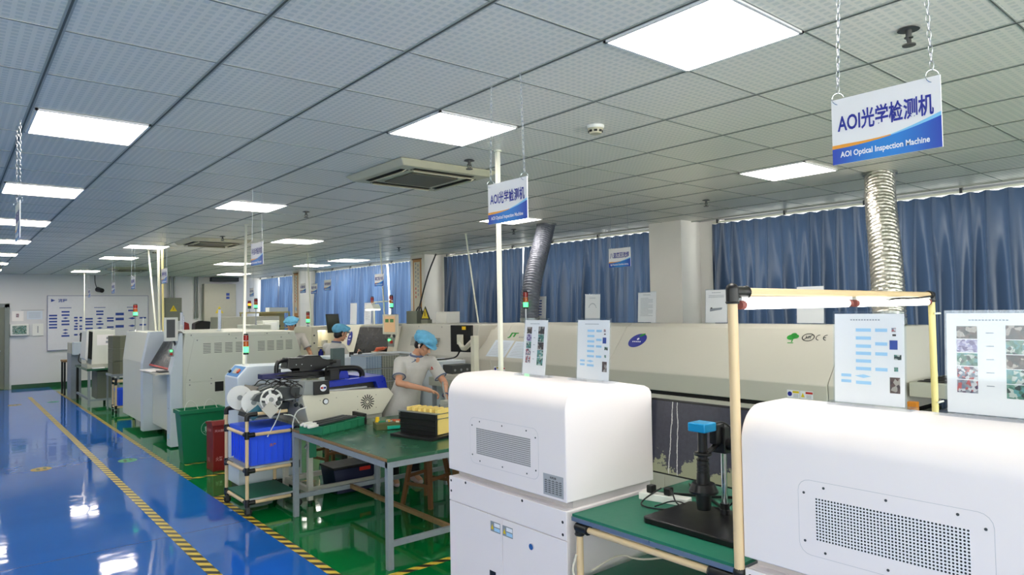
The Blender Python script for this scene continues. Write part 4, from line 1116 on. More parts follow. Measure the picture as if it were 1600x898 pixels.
# ------------------------------------------------------------------ large green workbench
gb = thing('workbench', 'large green-topped steel workbench left of the centre inspection machine', 'workbench', (3.3, 5.28, 0))
BX0, BX1, BY0, BY1 = 2.45, 4.15, 4.38, 6.14
tm = MB(); tm.box(BX0, BX1, BY0, BY1, .772, .80); tm.build('bench_top', 'bench_green', gb, smooth=False, bevel=.004)
MB().box(BX0 - .004, BX0 + .002, BY0 + .01, BY1, .776, .797).build('worn_edge', 'wood_edge', gb, smooth=False)
m = MB(); m.box(BX0 - .003, BX1, BY0 - .003, BY0 + .037, .73, .772); m.build('front_beam', 'legmetal', gb, smooth=False, bevel=.002)
MB().box(BX0 - .003, BX0 + .037, BY0, BY1, .728, .772).build('side_beam', 'legmetal', gb, smooth=False, bevel=.002)
MB().box(BX0, BX1, BY1 - .037, BY1, .728, .772).build('back_beam', 'legmetal', gb, smooth=False, bevel=.002)
for a in (BX0, BX1 - .045):
    for b in (BY0, BY1 - .045):
        MB().box(a, a + .045, b, b + .045, 0, .73).build('leg', 'legmetal', gb, smooth=False, bevel=.002)
MB().box(3.28, 3.325, BY1 - .045, BY1, 0, .73).build('middle_leg', 'legmetal', gb, smooth=False, bevel=.002)
for b in (BY0 + .005, BY1 - .04): MB().box(BX0 + .04, BX1, b, b + .035, .16, .20).build('lower_rail', 'legmetal', gb, smooth=False, bevel=.002)
MB().box(3.0, 3.035, BY0 + .04, BY1, .165, .20).build('cross_rail', 'wood_edge', gb, smooth=False, bevel=.002)

# green tray with tubes of parts
tr = thing('part_tray', 'green plastic tray at the far left corner of the large workbench', 'tray', (2.80, 5.78, .8))
t0, t1 = Vector((2.50, 5.60, .8)), Vector((3.02, 5.83, .8))
du = (t1 - t0).normalized(); dv = Vector((-du.y, du.x, 0)); Lt, Wt = (t1 - t0).length, .26
def tb_(a0, a1, b0, b1, z0, z1): return MB().obox(t0 + du * (a0 + a1) / 2 + dv * (b0 + b1) / 2 + Z * ((z0 + z1) / 2), du, dv, Z, (a1 - a0) / 2, (b1 - b0) / 2, (z1 - z0) / 2)
m = tb_(0, Lt, 0, Wt, 0, .006)
for args in ((0, Lt, 0, .006), (0, Lt, Wt - .006, Wt), (0, .006, 0, Wt), (Lt - .006, Lt, 0, Wt)):
    q = tb_(*args, 0, .075); m.add(q.v, q.f)
for k in range(1, 6):
    q = tb_(k * Lt / 6 - .002, k * Lt / 6 + .002, -.003, .001, 0, .07); m.add(q.v, q.f)
m.build('tray_shell', 'greentray', tr, smooth=False)
q = MB(); 
for args in ((-.004, Lt + .004, -.006, .006), (-.004, Lt + .004, Wt - .006, Wt + .006), (-.006, .006, 0, Wt), (Lt - .006, Lt + .006, 0, Wt)):
    w = tb_(*args, .068, .076); q.add(w.v, w.f)
q.build('rim', 'greentray', tr, smooth=False)
for k in range(5):
    a = t0 + du * (-.06 + .015 * k) + dv * (.05 + .035 * k) + Z * (.086 + .012 * (k % 2)); b = t0 + du * (Lt - .06) + dv * (.05 + .037 * k) + Z * .088
    r = thing('component_tube', ['grey component tube laid across the green tray, nearest', 'grey component tube on the green tray, second', 'grey component tube on the green tray, middle', 'grey component tube on the green tray, fourth', 'grey component tube on the green tray, farthest'][k], 'tube', tuple(a), group='component tubes on the green tray')
    MB().obox((a + b) / 2, b - a, dv, Z, (b - a).length / 2, .012, .007).build('tube_body', 'darkgrey', r, smooth=False)
    MB().obox(a, b - a, dv, Z, .055, .014, .010).build('clear_tip', 'white_plastic', r, smooth=False, bevel=.003)
tag(MB().box(3.03, 3.06, 5.86, 6.1, .8, .90).build('black_block', 'black', smooth=False, bevel=.003), 'black upright block behind the right end of the green tray', 'block')
# small parts box with turquoise bar
pb = thing('parts_box', 'small olive parts box with yellow cap and turquoise bar, on the large workbench', 'box', (3.10, 5.52, .8))
c = Vector((3.10, 5.53, .8)); u = Vector((.85, -.30, 0)).normalized(); v = Vector((-u.y, u.x, 0))
MB().obox(c + Z * .028, u, v, Z, .12, .10, .028).build('box_body', mat('olive_box', (88, 92, 52), .6), pb, smooth=False, bevel=.003)
rnd = random.Random(3)
for k in range(12):
    p = c + u * rnd.uniform(-.09, .10) + v * rnd.uniform(-.07, .07) + Z * .062
    MB().obox(p, u + v * rnd.uniform(-1, 1), Z.cross(u), Z, rnd.uniform(.01, .03), rnd.uniform(.006, .014), .006).build('small_part', rnd.choice(['greentray', 'alu', 'yellow', 'scroll', 'redorange']), pb, smooth=False)
MB().cyl(c - u * .09 + v * .03 + Z * .056, c - u * .09 + v * .03 + Z * .10, .020, .017, 14).build('yellow_cap', 'yellow', pb)
MB().obox(c + u * .05 - v * .115 + Z * .022, u, v, Z, .075, .012, .014).build('turquoise_bar', 'turq', pb, smooth=False, bevel=.003)
# board magazine
mg = thing('board_magazine', 'black board magazine holding yellow boards on the large workbench', 'magazine', (3.15, 4.95, .8))
c = Vector((3.16, 4.97, .8)); u = Vector((.10, -.42, 0)).normalized(); v = Vector((.94, .30, 0)); v = (v - u * v.dot(u)).normalized()
MB().obox(c + Z * .012, u, v, Z, .24, .20, .012).build('base_plate', 'black', mg, smooth=False, bevel=.003)
MB().obox(c - v * .10 + Z * .115, u, v, Z, .21, .010, .09).build('side_wall', 'black', mg, smooth=False, bevel=.003)
for z in (.06, .10, .15): MB().obox(c - v * .113 + Z * z, u, v, Z, .205, .004, .006).build('wall_rib', 'blackmetal', mg, smooth=False)
MB().obox(c - v * .10 + Z * .208, u, v, Z, .225, .022, .004).build('top_plate', 'alu', mg, smooth=False)
for k in range(6):
    MB().obox(c + v * (.0 + .001 * k) - u * (.15 - k * .066) + Z * .135, v, Z, u, .075, .105, .014).build('yellow_board', 'cardyellow', mg, smooth=False, bevel=.002)
for z in (.16, .20): MB().cyl(c - v * .08 + u * .20 + Z * z, c + v * .20 + u * .20 + Z * z, .003, n=6).build('guide_rod', 'alu', mg)
# wire basket right of it
bk = thing('wire_basket', 'flat wire basket of boards beside the operator, partly behind the inspection machine', 'basket', (3.62, 5.25, .8))
for k in range(6):
    z = .81 + k * .03
    m = MB()
    for a in range(8): m.box(3.47 + a * .05, 3.473 + a * .05, 5.0, 5.45, z, z + .003)
    for b in range(8): m.box(3.47, 3.83, 5.0 + b * .064, 5.003 + b * .064, z, z + .003)
    m.build('wire_tier', 'alu', bk, smooth=False)
for a in (3.47, 3.82):
    for b in (5.0, 5.447): MB().box(a, a + .006, b, b + .006, .80, .98).build('corner_wire', 'alu', bk, smooth=False)
tag(MB().box(3.78, 4.08, 5.35, 5.70, .8, .97).build('grey_carton', 'oven_dark', smooth=False, bevel=.004), 'grey-green carton in front of the operator hands', 'carton')
# clamp fixture
cf = thing('clamp_fixture', 'grey toggle clamp fixture the operator works on', 'fixture', (3.80, 5.88, .8))
MB().box(3.52, 3.98, 5.78, 6.06, .80, .845).build('fixture_base', 'darkgrey', cf, smooth=False, bevel=.003)
MB().box(3.50, 3.90, 5.80, 6.02, .845, .862).build('fixture_plate', 'alu', cf, smooth=False, bevel=.002)
MB().box(3.86, 3.98, 5.74, 5.84, .845, .905).cyl((3.92, 5.79, .90), (3.92, 5.79, .95), .018, n=12).build('clamp_body', 'black', cf, smooth=False, bevel=.004)
MB().tube([(3.93, 5.80, .92), (3.935, 5.83, .98), (3.93, 5.86, 1.06), (3.93, 5.87, 1.13)], .009, 8, smooth=1).build('clamp_handle', 'grey', cf)
for a, b in ((3.50, 5.80), (3.52, 5.76)): MB().cyl((a, b, .80), (a, b, .90), .016, n=10).build('locating_pin', 'black', cf)

# under the bench: stools, crate, carton
def stool(x, y, h, label, rz=0.0):
    r = thing('wooden_stool', label, 'stool', (x, y, 0), rz)
    R = Matrix.Rotation(rz, 3, 'Z')
    P = lambda a, b, z: Vector((x, y, 0)) + R @ Vector((a, b, z))
    MB().obox(P(0, 0, h - .015), R @ X, R @ Y, Z, .15, .15, .015).build('seat', 'wood', r, smooth=False, bevel=.005)
    for a in (-1, 1):
        for b in (-1, 1):
            m = MB(); p0, p1 = P(a * .175, b * .175, .0), P(a * .115, b * .115, h - .03)
            m.obox((p0 + p1) / 2, R @ X, R @ Y, p1 - p0, .018, .018, (p1 - p0).length / 2); m.build('leg', 'wood', r, smooth=False)
    for s in (-1, 1):
        MB().obox(P(s * .155, 0, .20), R @ Y, Z, R @ X, .15, .015, .009).build('stretcher', 'wood', r, smooth=False)
        MB().obox(P(0, s * .15, .26), R @ X, Z, R @ Y, .145, .015, .009).build('stretcher', 'wood', r, smooth=False)
stool(3.62, 5.68, .46, 'wooden stool under the large workbench beside the white machine', .3)
stool(3.43, 7.48, .60, 'dark wooden stool behind the left end of the large workbench', .2)
tag(MB().box(3.78, 4.1, 5.0, 5.5, .0, .45).build('cardboard_box', 'cardboard', smooth=False, bevel=.004), 'brown cardboard box under the large workbench at right', 'box')
cr = thing('tool_crate', 'dark navy crate with red latch on the floor behind the workbench', 'crate', (3.28, 6.55, 0))
MB().prism([(3.06, .012), (3.46, .012), (3.50, .26), (3.02, .26)], 'y', 6.50, 6.82).build('crate_body', 'navyplastic', cr, smooth=False, bevel=.006)
MB().box(3.01, 3.51, 6.49, 6.83, .26, .285).build('lid', 'black', cr, smooth=False, bevel=.006)
MB().box(3.30, 3.42, 6.478, 6.492, .22, .255).build('red_latch', 'red', cr, smooth=False)

# ------------------------------------------------------------------ pipe cart with blue crate
ct = thing('pipe_cart', 'two-tier beige pipe cart on castors beside the blue aisle', 'cart', (2.37, 6.74, 0))
cx0, cx1, cy0, cy1 = 2.14, 2.62, 6.44, 7.04
pr = .0165
for (a, b, zt) in ((cx0, cy0, .90), (cx0, cy1, .90), (cx1, cy0, .76), (cx1, cy1, .76)):
    MB().cyl((a, b, .10), (a, b, zt), pr).build('post', 'pipe', ct)
for b in (cy0, cy1):
    MB().cyl((cx0 + .05, b, .925), (cx1 - .10, b, .925), pr).build('handle_pipe', 'pipe', ct)
    j = MB().tube([(cx0, b, .87), (cx0, b, .915), (cx0 + .02, b, .925), (cx0 + .09, b, .925)], .022, 12, smooth=2); j.ring((cx0 + .09, b, .925), X, .022, .003, 12, 5).ring((cx0, b, .87), Z, .022, .003, 12, 5)
    j.build('elbow_joint', 'black', ct)
for z in (.735, .405, .115):
    MB().cyl((cx0, cy0, z), (cx0, cy1, z), pr).build('long_rail', 'pipe', ct); MB().cyl((cx1, cy0, z), (cx1, cy1, z), pr).build('long_rail', 'pipe', ct)
    for b in (cy0, cy1): MB().cyl((cx0, b, z), (cx1, b, z), pr).build('short_rail', 'pipe', ct)
    for a in (cx0, cx1):
        for b in (cy0, cy1):
            j = MB().cyl((a, b, z - .035), (a, b, z + .035), .0225, n=12)
            s = 1 if a == cx0 else -1; j.cyl((a, b, z), (a + s * .07, b, z), .0225, n=12)
            s = 1 if b == cy0 else -1; j.cyl((a, b, z), (a, b + s * .06, z), .0225, n=12)
            j.build('pipe_joint', 'black', ct)
for z in (.425, .135):
    MB().box(cx0 + .005, cx1 - .005, cy0 + .01, cy1 - .01, z, z + .012).build('shelf', 'grey' if z > .3 else 'mat_green', ct, smooth=False)
    MB().box(cx0 + .0, cx1, cy0 + .0, cy0 + .012, z - .002, z + .016).build('shelf_edge', 'alu', ct, smooth=False)
for (a, b) in ((cx0, cy0), (cx0, cy1), (cx1, cy0), (cx1, cy1)):
    m = MB().cyl((a, b, .075), (a, b, .11), .020, n=12).box(a - .012, a + .02, b - .017, b - .013, .02, .08).box(a - .012, a + .02, b + .013, b + .017, .02, .08)
    fk = m.build('castor_fork', 'darkgrey', ct); MB().cyl((a + .008, b - .012, .033), (a + .008, b + .012, .033), .033, n=20).build('castor_wheel', 'rubber', fk)
def crate(x0, x1, y0, y1, z0, h, label, mt='bluebin'):
    r = thing('plastic_crate', label, 'crate', ((x0 + x1) / 2, (y0 + y1) / 2, z0))
    m = MB(); t = .02; i = .012
    def fr(a, z): return (x0 + a, x1 - a, y0 + a, y1 - a, z)
    A, B = fr(t, z0), fr(0, z0 + h); C_, D_ = fr(i, z0 + h), fr(t + i, z0 + .015)
    def q4(F): return [(F[0], F[2], F[4]), (F[1], F[2], F[4]), (F[1], F[3], F[4]), (F[0], F[3], F[4])]
    vs = q4(A) + q4(B) + q4(C_) + q4(D_)
    fs = [(3, 2, 1, 0)] + [(k, (k + 1) % 4, 4 + (k + 1) % 4, 4 + k) for k in range(4)] + [(4 + k, 4 + (k + 1) % 4, 8 + (k + 1) % 4, 8 + k) for k in range(4)] + [(8 + k, 8 + (k + 1) % 4, 12 + (k + 1) % 4, 12 + k) for k in range(4)] + [(12, 13, 14, 15)]
    m.add(vs, fs)
    nx, ny = 6, 7
    for k in range(nx + 1):
        a = x0 + t + (x1 - x0 - 2 * t) * k / nx
        for b in (y0 + .004, y1 - .004): m.box(a - .004, a + .004, b - .006, b + .006, z0 + .02, z0 + h - .05)
    for k in range(ny + 1):
        b = y0 + t + (y1 - y0 - 2 * t) * k / ny
        for a in (x0 + .004, x1 - .004): m.box(a - .006, a + .006, b - .004, b + .004, z0 + .02, z0 + h - .05)
    m.build('crate_shell', mt, r, smooth=False)
    m = MB()
    for (a, b, c, d) in ((x0 - .012, x1 + .012, y0 - .012, y0 + .006), (x0 - .012, x1 + .012, y1 - .006, y1 + .012), (x0 - .012, x0 + .006, y0, y1), (x1 - .006, x1 + .012, y0, y1)): m.box(a, b, c, d, z0 + h - .045, z0 + h)
    m.build('rim', mt, r, smooth=False, bevel=.003)
    return r
bc = crate(2.175, 2.585, 6.475, 7.01, .438, .335, 'bright blue ribbed plastic crate on the upper shelf of the pipe cart')
MB().text('生产', (2.36, 6.4675, .60), X, Z, 0, 0, .06, .03, .001, .02).build('stencil', 'warnorange', bc, smooth=False)
lid = MB().obox((2.37, 6.74, .775), X, Y, (0, .04, 1), .205, .26, .004); lid.build('loose_liner', 'bluebin', bc, smooth=False)

# bins
gbn = thing('waste_bin', 'tall green plastic waste bin with recycling figure, beside vented machine', 'bin', (2.50, 9.28, 0))
def bin_(root, x0, x1, y0, y1, z1, mt, tp=.035, th=.012):
    m = MB()
    def q4(a, z): return [(x0 + a, y0 + a, z), (x1 - a, y0 + a, z), (x1 - a, y1 - a, z), (x0 + a, y1 - a, z)]
    vs = q4(tp, .0) + q4(0, z1) + q4(th, z1) + q4(tp + th, .03)
    fs = [(3, 2, 1, 0)] + [(k, (k + 1) % 4, 4 + (k + 1) % 4, 4 + k) for k in range(4)] + [(4 + k, 4 + (k + 1) % 4, 8 + (k + 1) % 4, 8 + k) for k in range(4)] + [(8 + k, 8 + (k + 1) % 4, 12 + (k + 1) % 4, 12 + k) for k in range(4)] + [(12, 13, 14, 15)]
    m.add(vs, fs); return m.build('bin_shell', mt, root, smooth=False, bevel=.008)
gx0, gx1, gy0, gy1, gz = 2.23, 2.76, 9.14, 9.42, .67
bin_(gbn, gx0, gx1, gy0, gy1, gz, 'greenbin', .05)
m = MB()
for (a, b, c, d) in ((gx0 - .015, gx1 + .015, gy0 - .015, gy0 + .01), (gx0 - .015, gx1 + .015, gy1 - .01, gy1 + .015), (gx0 - .015, gx0 + .01, gy0, gy1), (gx1 - .01, gx1 + .015, gy0, gy1)): m.box(a, b, c, d, gz - .05, gz)
m.build('rim', 'greenbin', gbn, smooth=False, bevel=.005)
for a in (gx0 + .05, gx0 + .28):
    MB().tube([(a, gy0 + .02, gz - .04), (a + .01, gy0 + .03, gz + .06), (a + .08, gy0 + .08, gz + .12), (a + .16, gy0 + .12, gz + .06), (a + .19, gy0 + .10, gz - .03)], .004, 6, smooth=2).build('wire_handle', 'white_plastic', gbn)
tilt = Vector((0, .05, -.67)).normalized()
o = Vector((2.57, 9.1615, .42)); m = MB(); v = -tilt
for i in range(28):
    t0_, t1_ = 2 * math.pi * i / 28, 2 * math.pi * (i + 1) / 28
    m.poly(o, X, v, [(.095 * math.cos(t0_), .095 * math.sin(t0_)), (.095 * math.cos(t1_), .095 * math.sin(t1_)), (.089 * math.cos(t1_), .089 * math.sin(t1_)), (.089 * math.cos(t0_), .089 * math.sin(t0_))], .003)
m.disc(o, X, v, .02, .055, .013, e=.003, n=12).poly(o, X, v, [(.0, .035), (.035, .04), (.042, -.03), (.03, -.05), (.02, -.05), (.02, -.01), (.012, -.05), (.0, -.05), (.006, 0)], .003)
m.poly(o, X, v, [(-.05, .02), (-.012, .03), (-.012, -.045), (-.042, -.045)], .003).poly(o, X, v, [(-.02, .03), (.01, .03), (.01, .02), (-.02, .02)], .004)
for k in range(6):
    t_ = math.radians(215 + k * 22); m.disc(o, X, v, .07 * math.cos(t_), .07 * math.sin(t_), .006, e=.003, n=8)
m.build('recycling_emblem', mat('pale_bin_print', (170, 206, 190), .5), gbn, smooth=False)
rb = thing('metal_box', 'dark red metal box between the green bin and the cart', 'box', (2.60, 8.62, 0))
MB().box(2.43, 2.77, 8.50, 8.76, .0, .54).build('box_body', 'redbin', rb, smooth=False, bevel=.006)
MB().prism([(8.49, .54), (8.77, .54), (8.76, .565), (8.52, .59)], 'x', 2.42, 2.78).build('lid', 'redbin', rb, smooth=False, bevel=.004)
m = MB().text('灭火器箱', (2.4295, 8.72, .46), -Y, Z, 0, 0, .16, .035, .001, .02).text('电话', (2.4295, 8.70, .10), -Y, Z, 0, 0, .08, .05, .001, .02)
m.text('灭火器箱', (2.45, 8.4995, .46), X, Z, 0, 0, .13, .03, .001, .02).text('火警', (2.46, 8.4995, .12), X, Z, 0, 0, .08, .05, .001, .02); m.build('lettering', mat('faded_pink_print', (214, 150, 150), .6), rb, smooth=False)

# ------------------------------------------------------------------ semi-automatic placement machine (cream body, blue gantry, black head, reels)
pm = thing('placement_machine', 'cream and blue component placement machine with reels, behind the large workbench', 'machine', (3.1, 6.8, 0))
hsg = MB().prism([(2.70, .80), (3.50, .80), (3.64, .985), (3.58, 1.055), (2.66, 1.085), (2.64, 1.04)], 'y', 6.36, 7.15).build('cream_housing', 'cream', pm, smooth=False, bevel=.008)
m = MB(); o = Vector((3.33, 6.36, .935))
for i in range(16):
    t_ = 2 * math.pi * i / 16; d_ = X * math.cos(t_) + Z * math.sin(t_)
    m.obox(o + d_ * .055 - Y * .0015, d_, d_.cross(Y), Y, .022, .005, .001)
for i in range(8):
    t_ = 2 * math.pi * i / 8; d_ = X * math.cos(t_) + Z * math.sin(t_); m.obox(o + d_ * .022 - Y * .0015, d_.cross(Y), d_, Y, .009, .004, .001)
m.build('fan_grille', 'blackmetal', hsg, smooth=False)
MB().cyl((2.875, 6.352, .985), (2.875, 6.362, .985), .03, n=24).build('gauge_rim', 'black', hsg)
MB().cyl((2.875, 6.349, .985), (2.875, 6.353, .985), .022, n=24).build('gauge_face', 'inkwhite', hsg)
screws(pm, [(2.82, 6.36, 1.0), (2.99, 6.36, 1.01), (3.22, 6.36, 1.0), (3.43, 6.36, 1.0), (3.22, 6.36, .87), (3.43, 6.36, .87)], Y, .004)
# blue gantry
MB().prism([(2.80, 1.105), (3.46, 1.13), (3.50, 1.04), (3.60, 1.04), (3.575, 1.165), (3.53, 1.185), (3.15, 1.175), (2.84, 1.165)], 'y', 6.42, 6.50).build('gantry_beam', 'blue_paint', pm, smooth=False, bevel=.006)
MB().prism([(2.80, 1.05), (3.50, 1.06), (3.48, 1.12), (2.80, 1.10)], 'y', 6.50, 6.54).build('gantry_channel', 'black', pm, smooth=False)
MB().box(3.38, 3.60, 6.50, 7.10, 1.135, 1.18).build('gantry_top', 'blue_paint', pm, smooth=False, bevel=.006)
MB().box(2.9, 3.38, 6.46, 6.50, 1.07, 1.085).build('guide_rail', 'alu', pm, smooth=False)
MB().box(2.92, 3.26, 6.56, 6.75, 1.08, 1.11).build('board_table', 'alu', pm, smooth=False, bevel=.003)
MB().box(2.40, 3.05, 6.78, 6.90, 1.205, 1.255).build('rear_beam', 'navy', pm, smooth=False, bevel=.005)
MB().box(2.62, 3.1, 6.72, 6.80, 1.19, 1.21).build('rear_plate', 'black', pm, smooth=False)
# black head assembly
m = MB().prism([(2.66, 1.295), (2.72, 1.25), (3.02, 1.25), (3.13, 1.30), (3.13, 1.355), (3.05, 1.375), (3.02, 1.41), (2.86, 1.415), (2.83, 1.395), (2.68, 1.40)], 'y', 6.80, 6.98)
m.build('head_cover', 'black', pm, smooth=False, bevel=.01)
MB().tube([(2.62, 6.86, 1.20), (2.575, 6.86, 1.22), (2.575, 6.86, 1.34), (2.61, 6.86, 1.375), (2.72, 6.86, 1.38)], .022, 10, smooth=2).build('cable_loop', 'black', pm)
MB().box(2.60, 2.80, 6.80, 6.94, 1.26, 1.30).build('head_carriage', 'alu', pm, smooth=False, bevel=.006)
MB().prism([(2.52, 1.235), (2.92, 1.19), (3.06, 1.20), (3.10, 1.25), (2.70, 1.26)], 'y', 6.74, 6.90).build('head_tray', 'blackmetal', pm, smooth=False, bevel=.008)
screws(pm, [(2.76, 6.80, 1.33), (2.82, 6.80, 1.33), (2.92, 6.80, 1.31)], Y, .005, 'alu', 'bright_screw')
m = MB()
for k in range(5): m.tube([(2.70 + k * .03, 6.78, 1.26), (2.86 + k * .02, 6.74, 1.22 - .01 * k), (3.02, 6.74, 1.20), (3.10, 6.80, 1.27 - .01 * k)], .006, 6, smooth=2)
m.build('head_wiring', 'black', pm)
MB().cyl((3.12, 6.88, 1.33), (3.19, 6.88, 1.33), .028, n=18).cyl((3.19, 6.88, 1.33), (3.23, 6.88, 1.33), .018, n=18).build('camera_tube', 'black', pm)
# black handle loop over the gantry
MB().tube([(3.0, 6.62, 1.27), (3.24, 6.62, 1.275), (3.36, 6.62, 1.265), (3.405, 6.62, 1.22), (3.405, 6.62, 1.16)], .03, 12, smooth=2).build('cable_chain', 'blackmetal', pm)
MB().box(3.02, 3.12, 6.56, 6.70, 1.14, 1.27).build('chain_bracket', 'black', pm, smooth=False, bevel=.004)
MB().prism([(3.11, 1.17), (3.24, 1.17), (3.22, 1.25), (3.14, 1.25)], 'y', 6.58, 6.66).build('blue_bracket', 'blue_paint', pm, smooth=False, bevel=.004)
MB().box(3.28, 3.42, 7.05, 7.13, 1.08, 1.46).build('monitor_back', mat('dark_teal_grey', (76, 94, 92), .5), pm, smooth=False, bevel=.006)
MB().box(3.22, 3.34, 6.98, 7.06, 1.12, 1.34).build('monitor_bracket', 'darkgrey', pm, smooth=False, bevel=.006)
# small control display with round badge
MB().prism([(2.64, 1.07), (2.80, 1.06), (2.88, 1.09), (2.88, 1.19), (2.66, 1.20)], 'y', 6.34, 6.50).build('control_box', 'grey', pm, smooth=False, bevel=.004)
cfc = MB().box(2.74, 2.90, 6.32, 6.40, 1.06, 1.19).build('control_face', 'black', pm, smooth=False, bevel=.005)
m = MB(); o = Vector((2.835, 6.3195, 1.125)); m.disc(o, X, Z, 0, 0, .034, e=.001, mi=0, n=24).rect(o, X, Z, -.028, -.009, .026, .018, .002, 1).rect(o, X, Z, .002, -.009, .026, .018, .002, 2)
m.build('round_badge', ['inkwhite', 'red', 'ink'], cfc, smooth=False)
# feeder bank
rnd = random.Random(11)
MB().prism([(2.42, 1.02), (2.72, 1.02), (2.72, 1.12), (2.50, 1.15)], 'y', 6.45, 7.0).build('feeder_bed', 'alu', pm, smooth=False, bevel=.004)
for k in range(9):
    y = 6.44 + k * .065; dx = rnd.uniform(-.02, .02)
    m = MB().prism([(2.20 + dx, 1.05), (2.30 + dx, 1.02), (2.72, 1.04), (2.72, 1.13), (2.42, 1.155), (2.24 + dx, 1.10)], 'y', y, y + .018)
    m.cyl((2.46, y - .003, 1.10), (2.46, y + .021, 1.10), .03, n=14).cyl((2.34, y - .003, 1.07), (2.34, y + .021, 1.07), .02, n=12)
    m.build('tape_feeder', rnd.choice(['legmetal', 'grey', 'alu', 'darkgrey']), pm, smooth=False)
m = MB()
for k in range(10):
    y = 6.42 + k * .055; a = rnd.uniform(2.36, 2.6)
    m.tube([(a, y, 1.12), (a + .05, y + rnd.uniform(-.05, .05), 1.17 + rnd.uniform(0, .03)), (a + .14, y + .02, 1.18), (a + .24, y + .03, 1.10), (a + .22, y, 1.0)], .005, 6, smooth=2)
m.build('feeder_hoses', 'black', pm)
m = MB()
for k in range(14):
    p = Vector((rnd.uniform(2.36, 2.72), rnd.uniform(6.38, 6.9), rnd.uniform(.98, 1.16))); m.box(p.x - .02, p.x + .02, p.y - .015, p.y + .015, p.z - .012, p.z + .012)
m.build('small_valves', 'darkgrey', pm, smooth=False)
m = MB()
for k in range(9):
    p = Vector((rnd.uniform(2.40, 2.70), rnd.uniform(6.36, 6.6), rnd.uniform(.92, 1.08))); m.cyl(p, p + Vector((0, .04, rnd.uniform(-.02, .02))), rnd.uniform(.010, .022), n=12)
m.build('feeder_pulleys', 'darkgrey', pm)
MB().ring((2.60, 6.40, 1.11), (0.2, 1, 0), .062, .007, 24, 6).build('drive_belt', 'black', pm)
# hopper cover and reels
MB().add([(2.16, 6.85, .93), (2.17, 6.55, .93), (2.30, 6.62, 1.16), (2.28, 6.92, 1.16)], [(0, 1, 2, 3)]).add([(2.175, 6.85, .925), (2.185, 6.55, .925), (2.315, 6.62, 1.155), (2.295, 6.92, 1.155)], [(3, 2, 1, 0)]).build('reel_cover', mat('dull_brown_steel', (112, 108, 100), .35, metal=.4), pm, smooth=False)
MB().prism([(2.22, .86), (2.60, .86), (2.62, .98), (2.26, 1.0)], 'y', 6.62, 6.95).build('reel_bin', 'darkgrey', pm, smooth=False, bevel=.006)
def reel(c, ax, R, label, mt='white_plastic', spoke=False):
    t = thing('component_reel', label, 'reel', tuple(c), group='white component reels on the placement machine')
    c, ax = V3(c), V3(ax).normalized()
    if spoke:
        for s in (-.012, .012):
            m = MB(); m.ring(c + ax * s, ax, R * .93, R * .075, 30, 6).ring(c + ax * s, ax, R * .36, R * .05, 20, 6)
            a = ax.orthogonal().normalized(); b = ax.cross(a)
            for k in range(5):
                th = 2 * math.pi * k / 5 + .3; d_ = a * math.cos(th) + b * math.sin(th); m.obox(c + ax * s + d_ * R * .64, d_, d_.cross(ax), ax, R * .30, R * .12, .001)
            m.build('flange', mt, t)
        MB().cyl(c - ax * .011, c + ax * .011, R * .55, n=24).build('wound_tape', 'paper', t)
    else:
        for s in (-.012, .012): MB().cyl(c + ax * (s - .001), c + ax * (s + .001), R, n=32).build('flange', mt, t)
        MB().cyl(c - ax * .011, c + ax * .011, R * .8, n=28).build('wound_tape', 'scroll', t)
    MB().cyl(c - ax * .016, c + ax * .016, R * .22, n=18).build('hub', 'grey', t)
reel((2.175, 6.74, 1.055), (.25, 1, 0), .115, 'plain white reel at far left, farthest back')
reel((2.245, 6.56, 1.02), (.25, 1, 0), .112, 'plain white reel in the middle above the teal card')
reel((2.365, 6.44, 1.045), (.10, 1, 0), .105, 'clear spoked white reel on the right with label', 'white_plastic', True)
tag(MB().obox((2.225, 6.46, .935), (1, 0, .7), (.25, 1, 0), (-.7, .1, 1), .062, .003, .045).build('tape_card', 'teal', smooth=False), 'teal card hanging below the white reels', 'card')
tag(MB().obox((2.345, 6.405, .955), (1, 0, .9), (.1, 1, 0), (-.9, .1, 1), .055, .003, .06).build('tape_card', 'oven', smooth=False), 'light grey square card hanging below the spoked reel', 'card')
for k, (a, b) in enumerate((((2.45, 6.42, .95), (2.33, 6.44, .70)), ((2.47, 6.40, .90), (2.62, 6.40, .80)))):
    cable([a, ((a[0] + b[0]) / 2 + .02, a[1] - .01, (a[2] + b[2]) / 2 + .03), b], .005, 'white_plastic', ['white tape strip hanging from the reels into the blue crate', 'white tape strip running from the reels to the workbench'][k], 1, 'tape_strip')
cable([(2.68, 6.35, .95), (2.58, 6.36, .93), (2.55, 6.38, .82), (2.56, 6.40, .70)], .006, 'white_plastic', 'white hose curving down beside the spoked reel', 2, 'hose')
# stand of the placement machine
MB().box(2.70, 3.52, 6.40, 7.10, .755, .80).build('stand_frame', 'oven', pm, smooth=False, bevel=.004)
for a in (2.72, 3.46):
    for b in (6.42, 7.04): MB().box(a, a + .05, b, b + .05, .03, .757).build('stand_leg', 'oven', pm, smooth=False, bevel=.003); MB().cyl((a + .025, b + .025, 0), (a + .025, b + .025, .035), .022, n=12).build('foot_pad', 'black', pm)
for b in (6.425, 7.045): MB().box(2.77, 3.46, b, b + .04, .10, .15).build('stand_rail', 'oven', pm, smooth=False, bevel=.003)
for a in (2.725, 3.465): MB().box(a, a + .04, 6.47, 7.04, .10, .15).build('stand_rail', 'oven', pm, smooth=False, bevel=.003)
MB().obox((2.79, 6.445, .63), (1, 0, 1), Y, (-1, 0, 1), .13, .015, .012).build('brace', 'alu', pm, smooth=False)
MB().box(2.72, 2.79, 6.385, 6.40, .45, .68).build('green_terminal_strip', 'greentray', pm, smooth=False, bevel=.003)

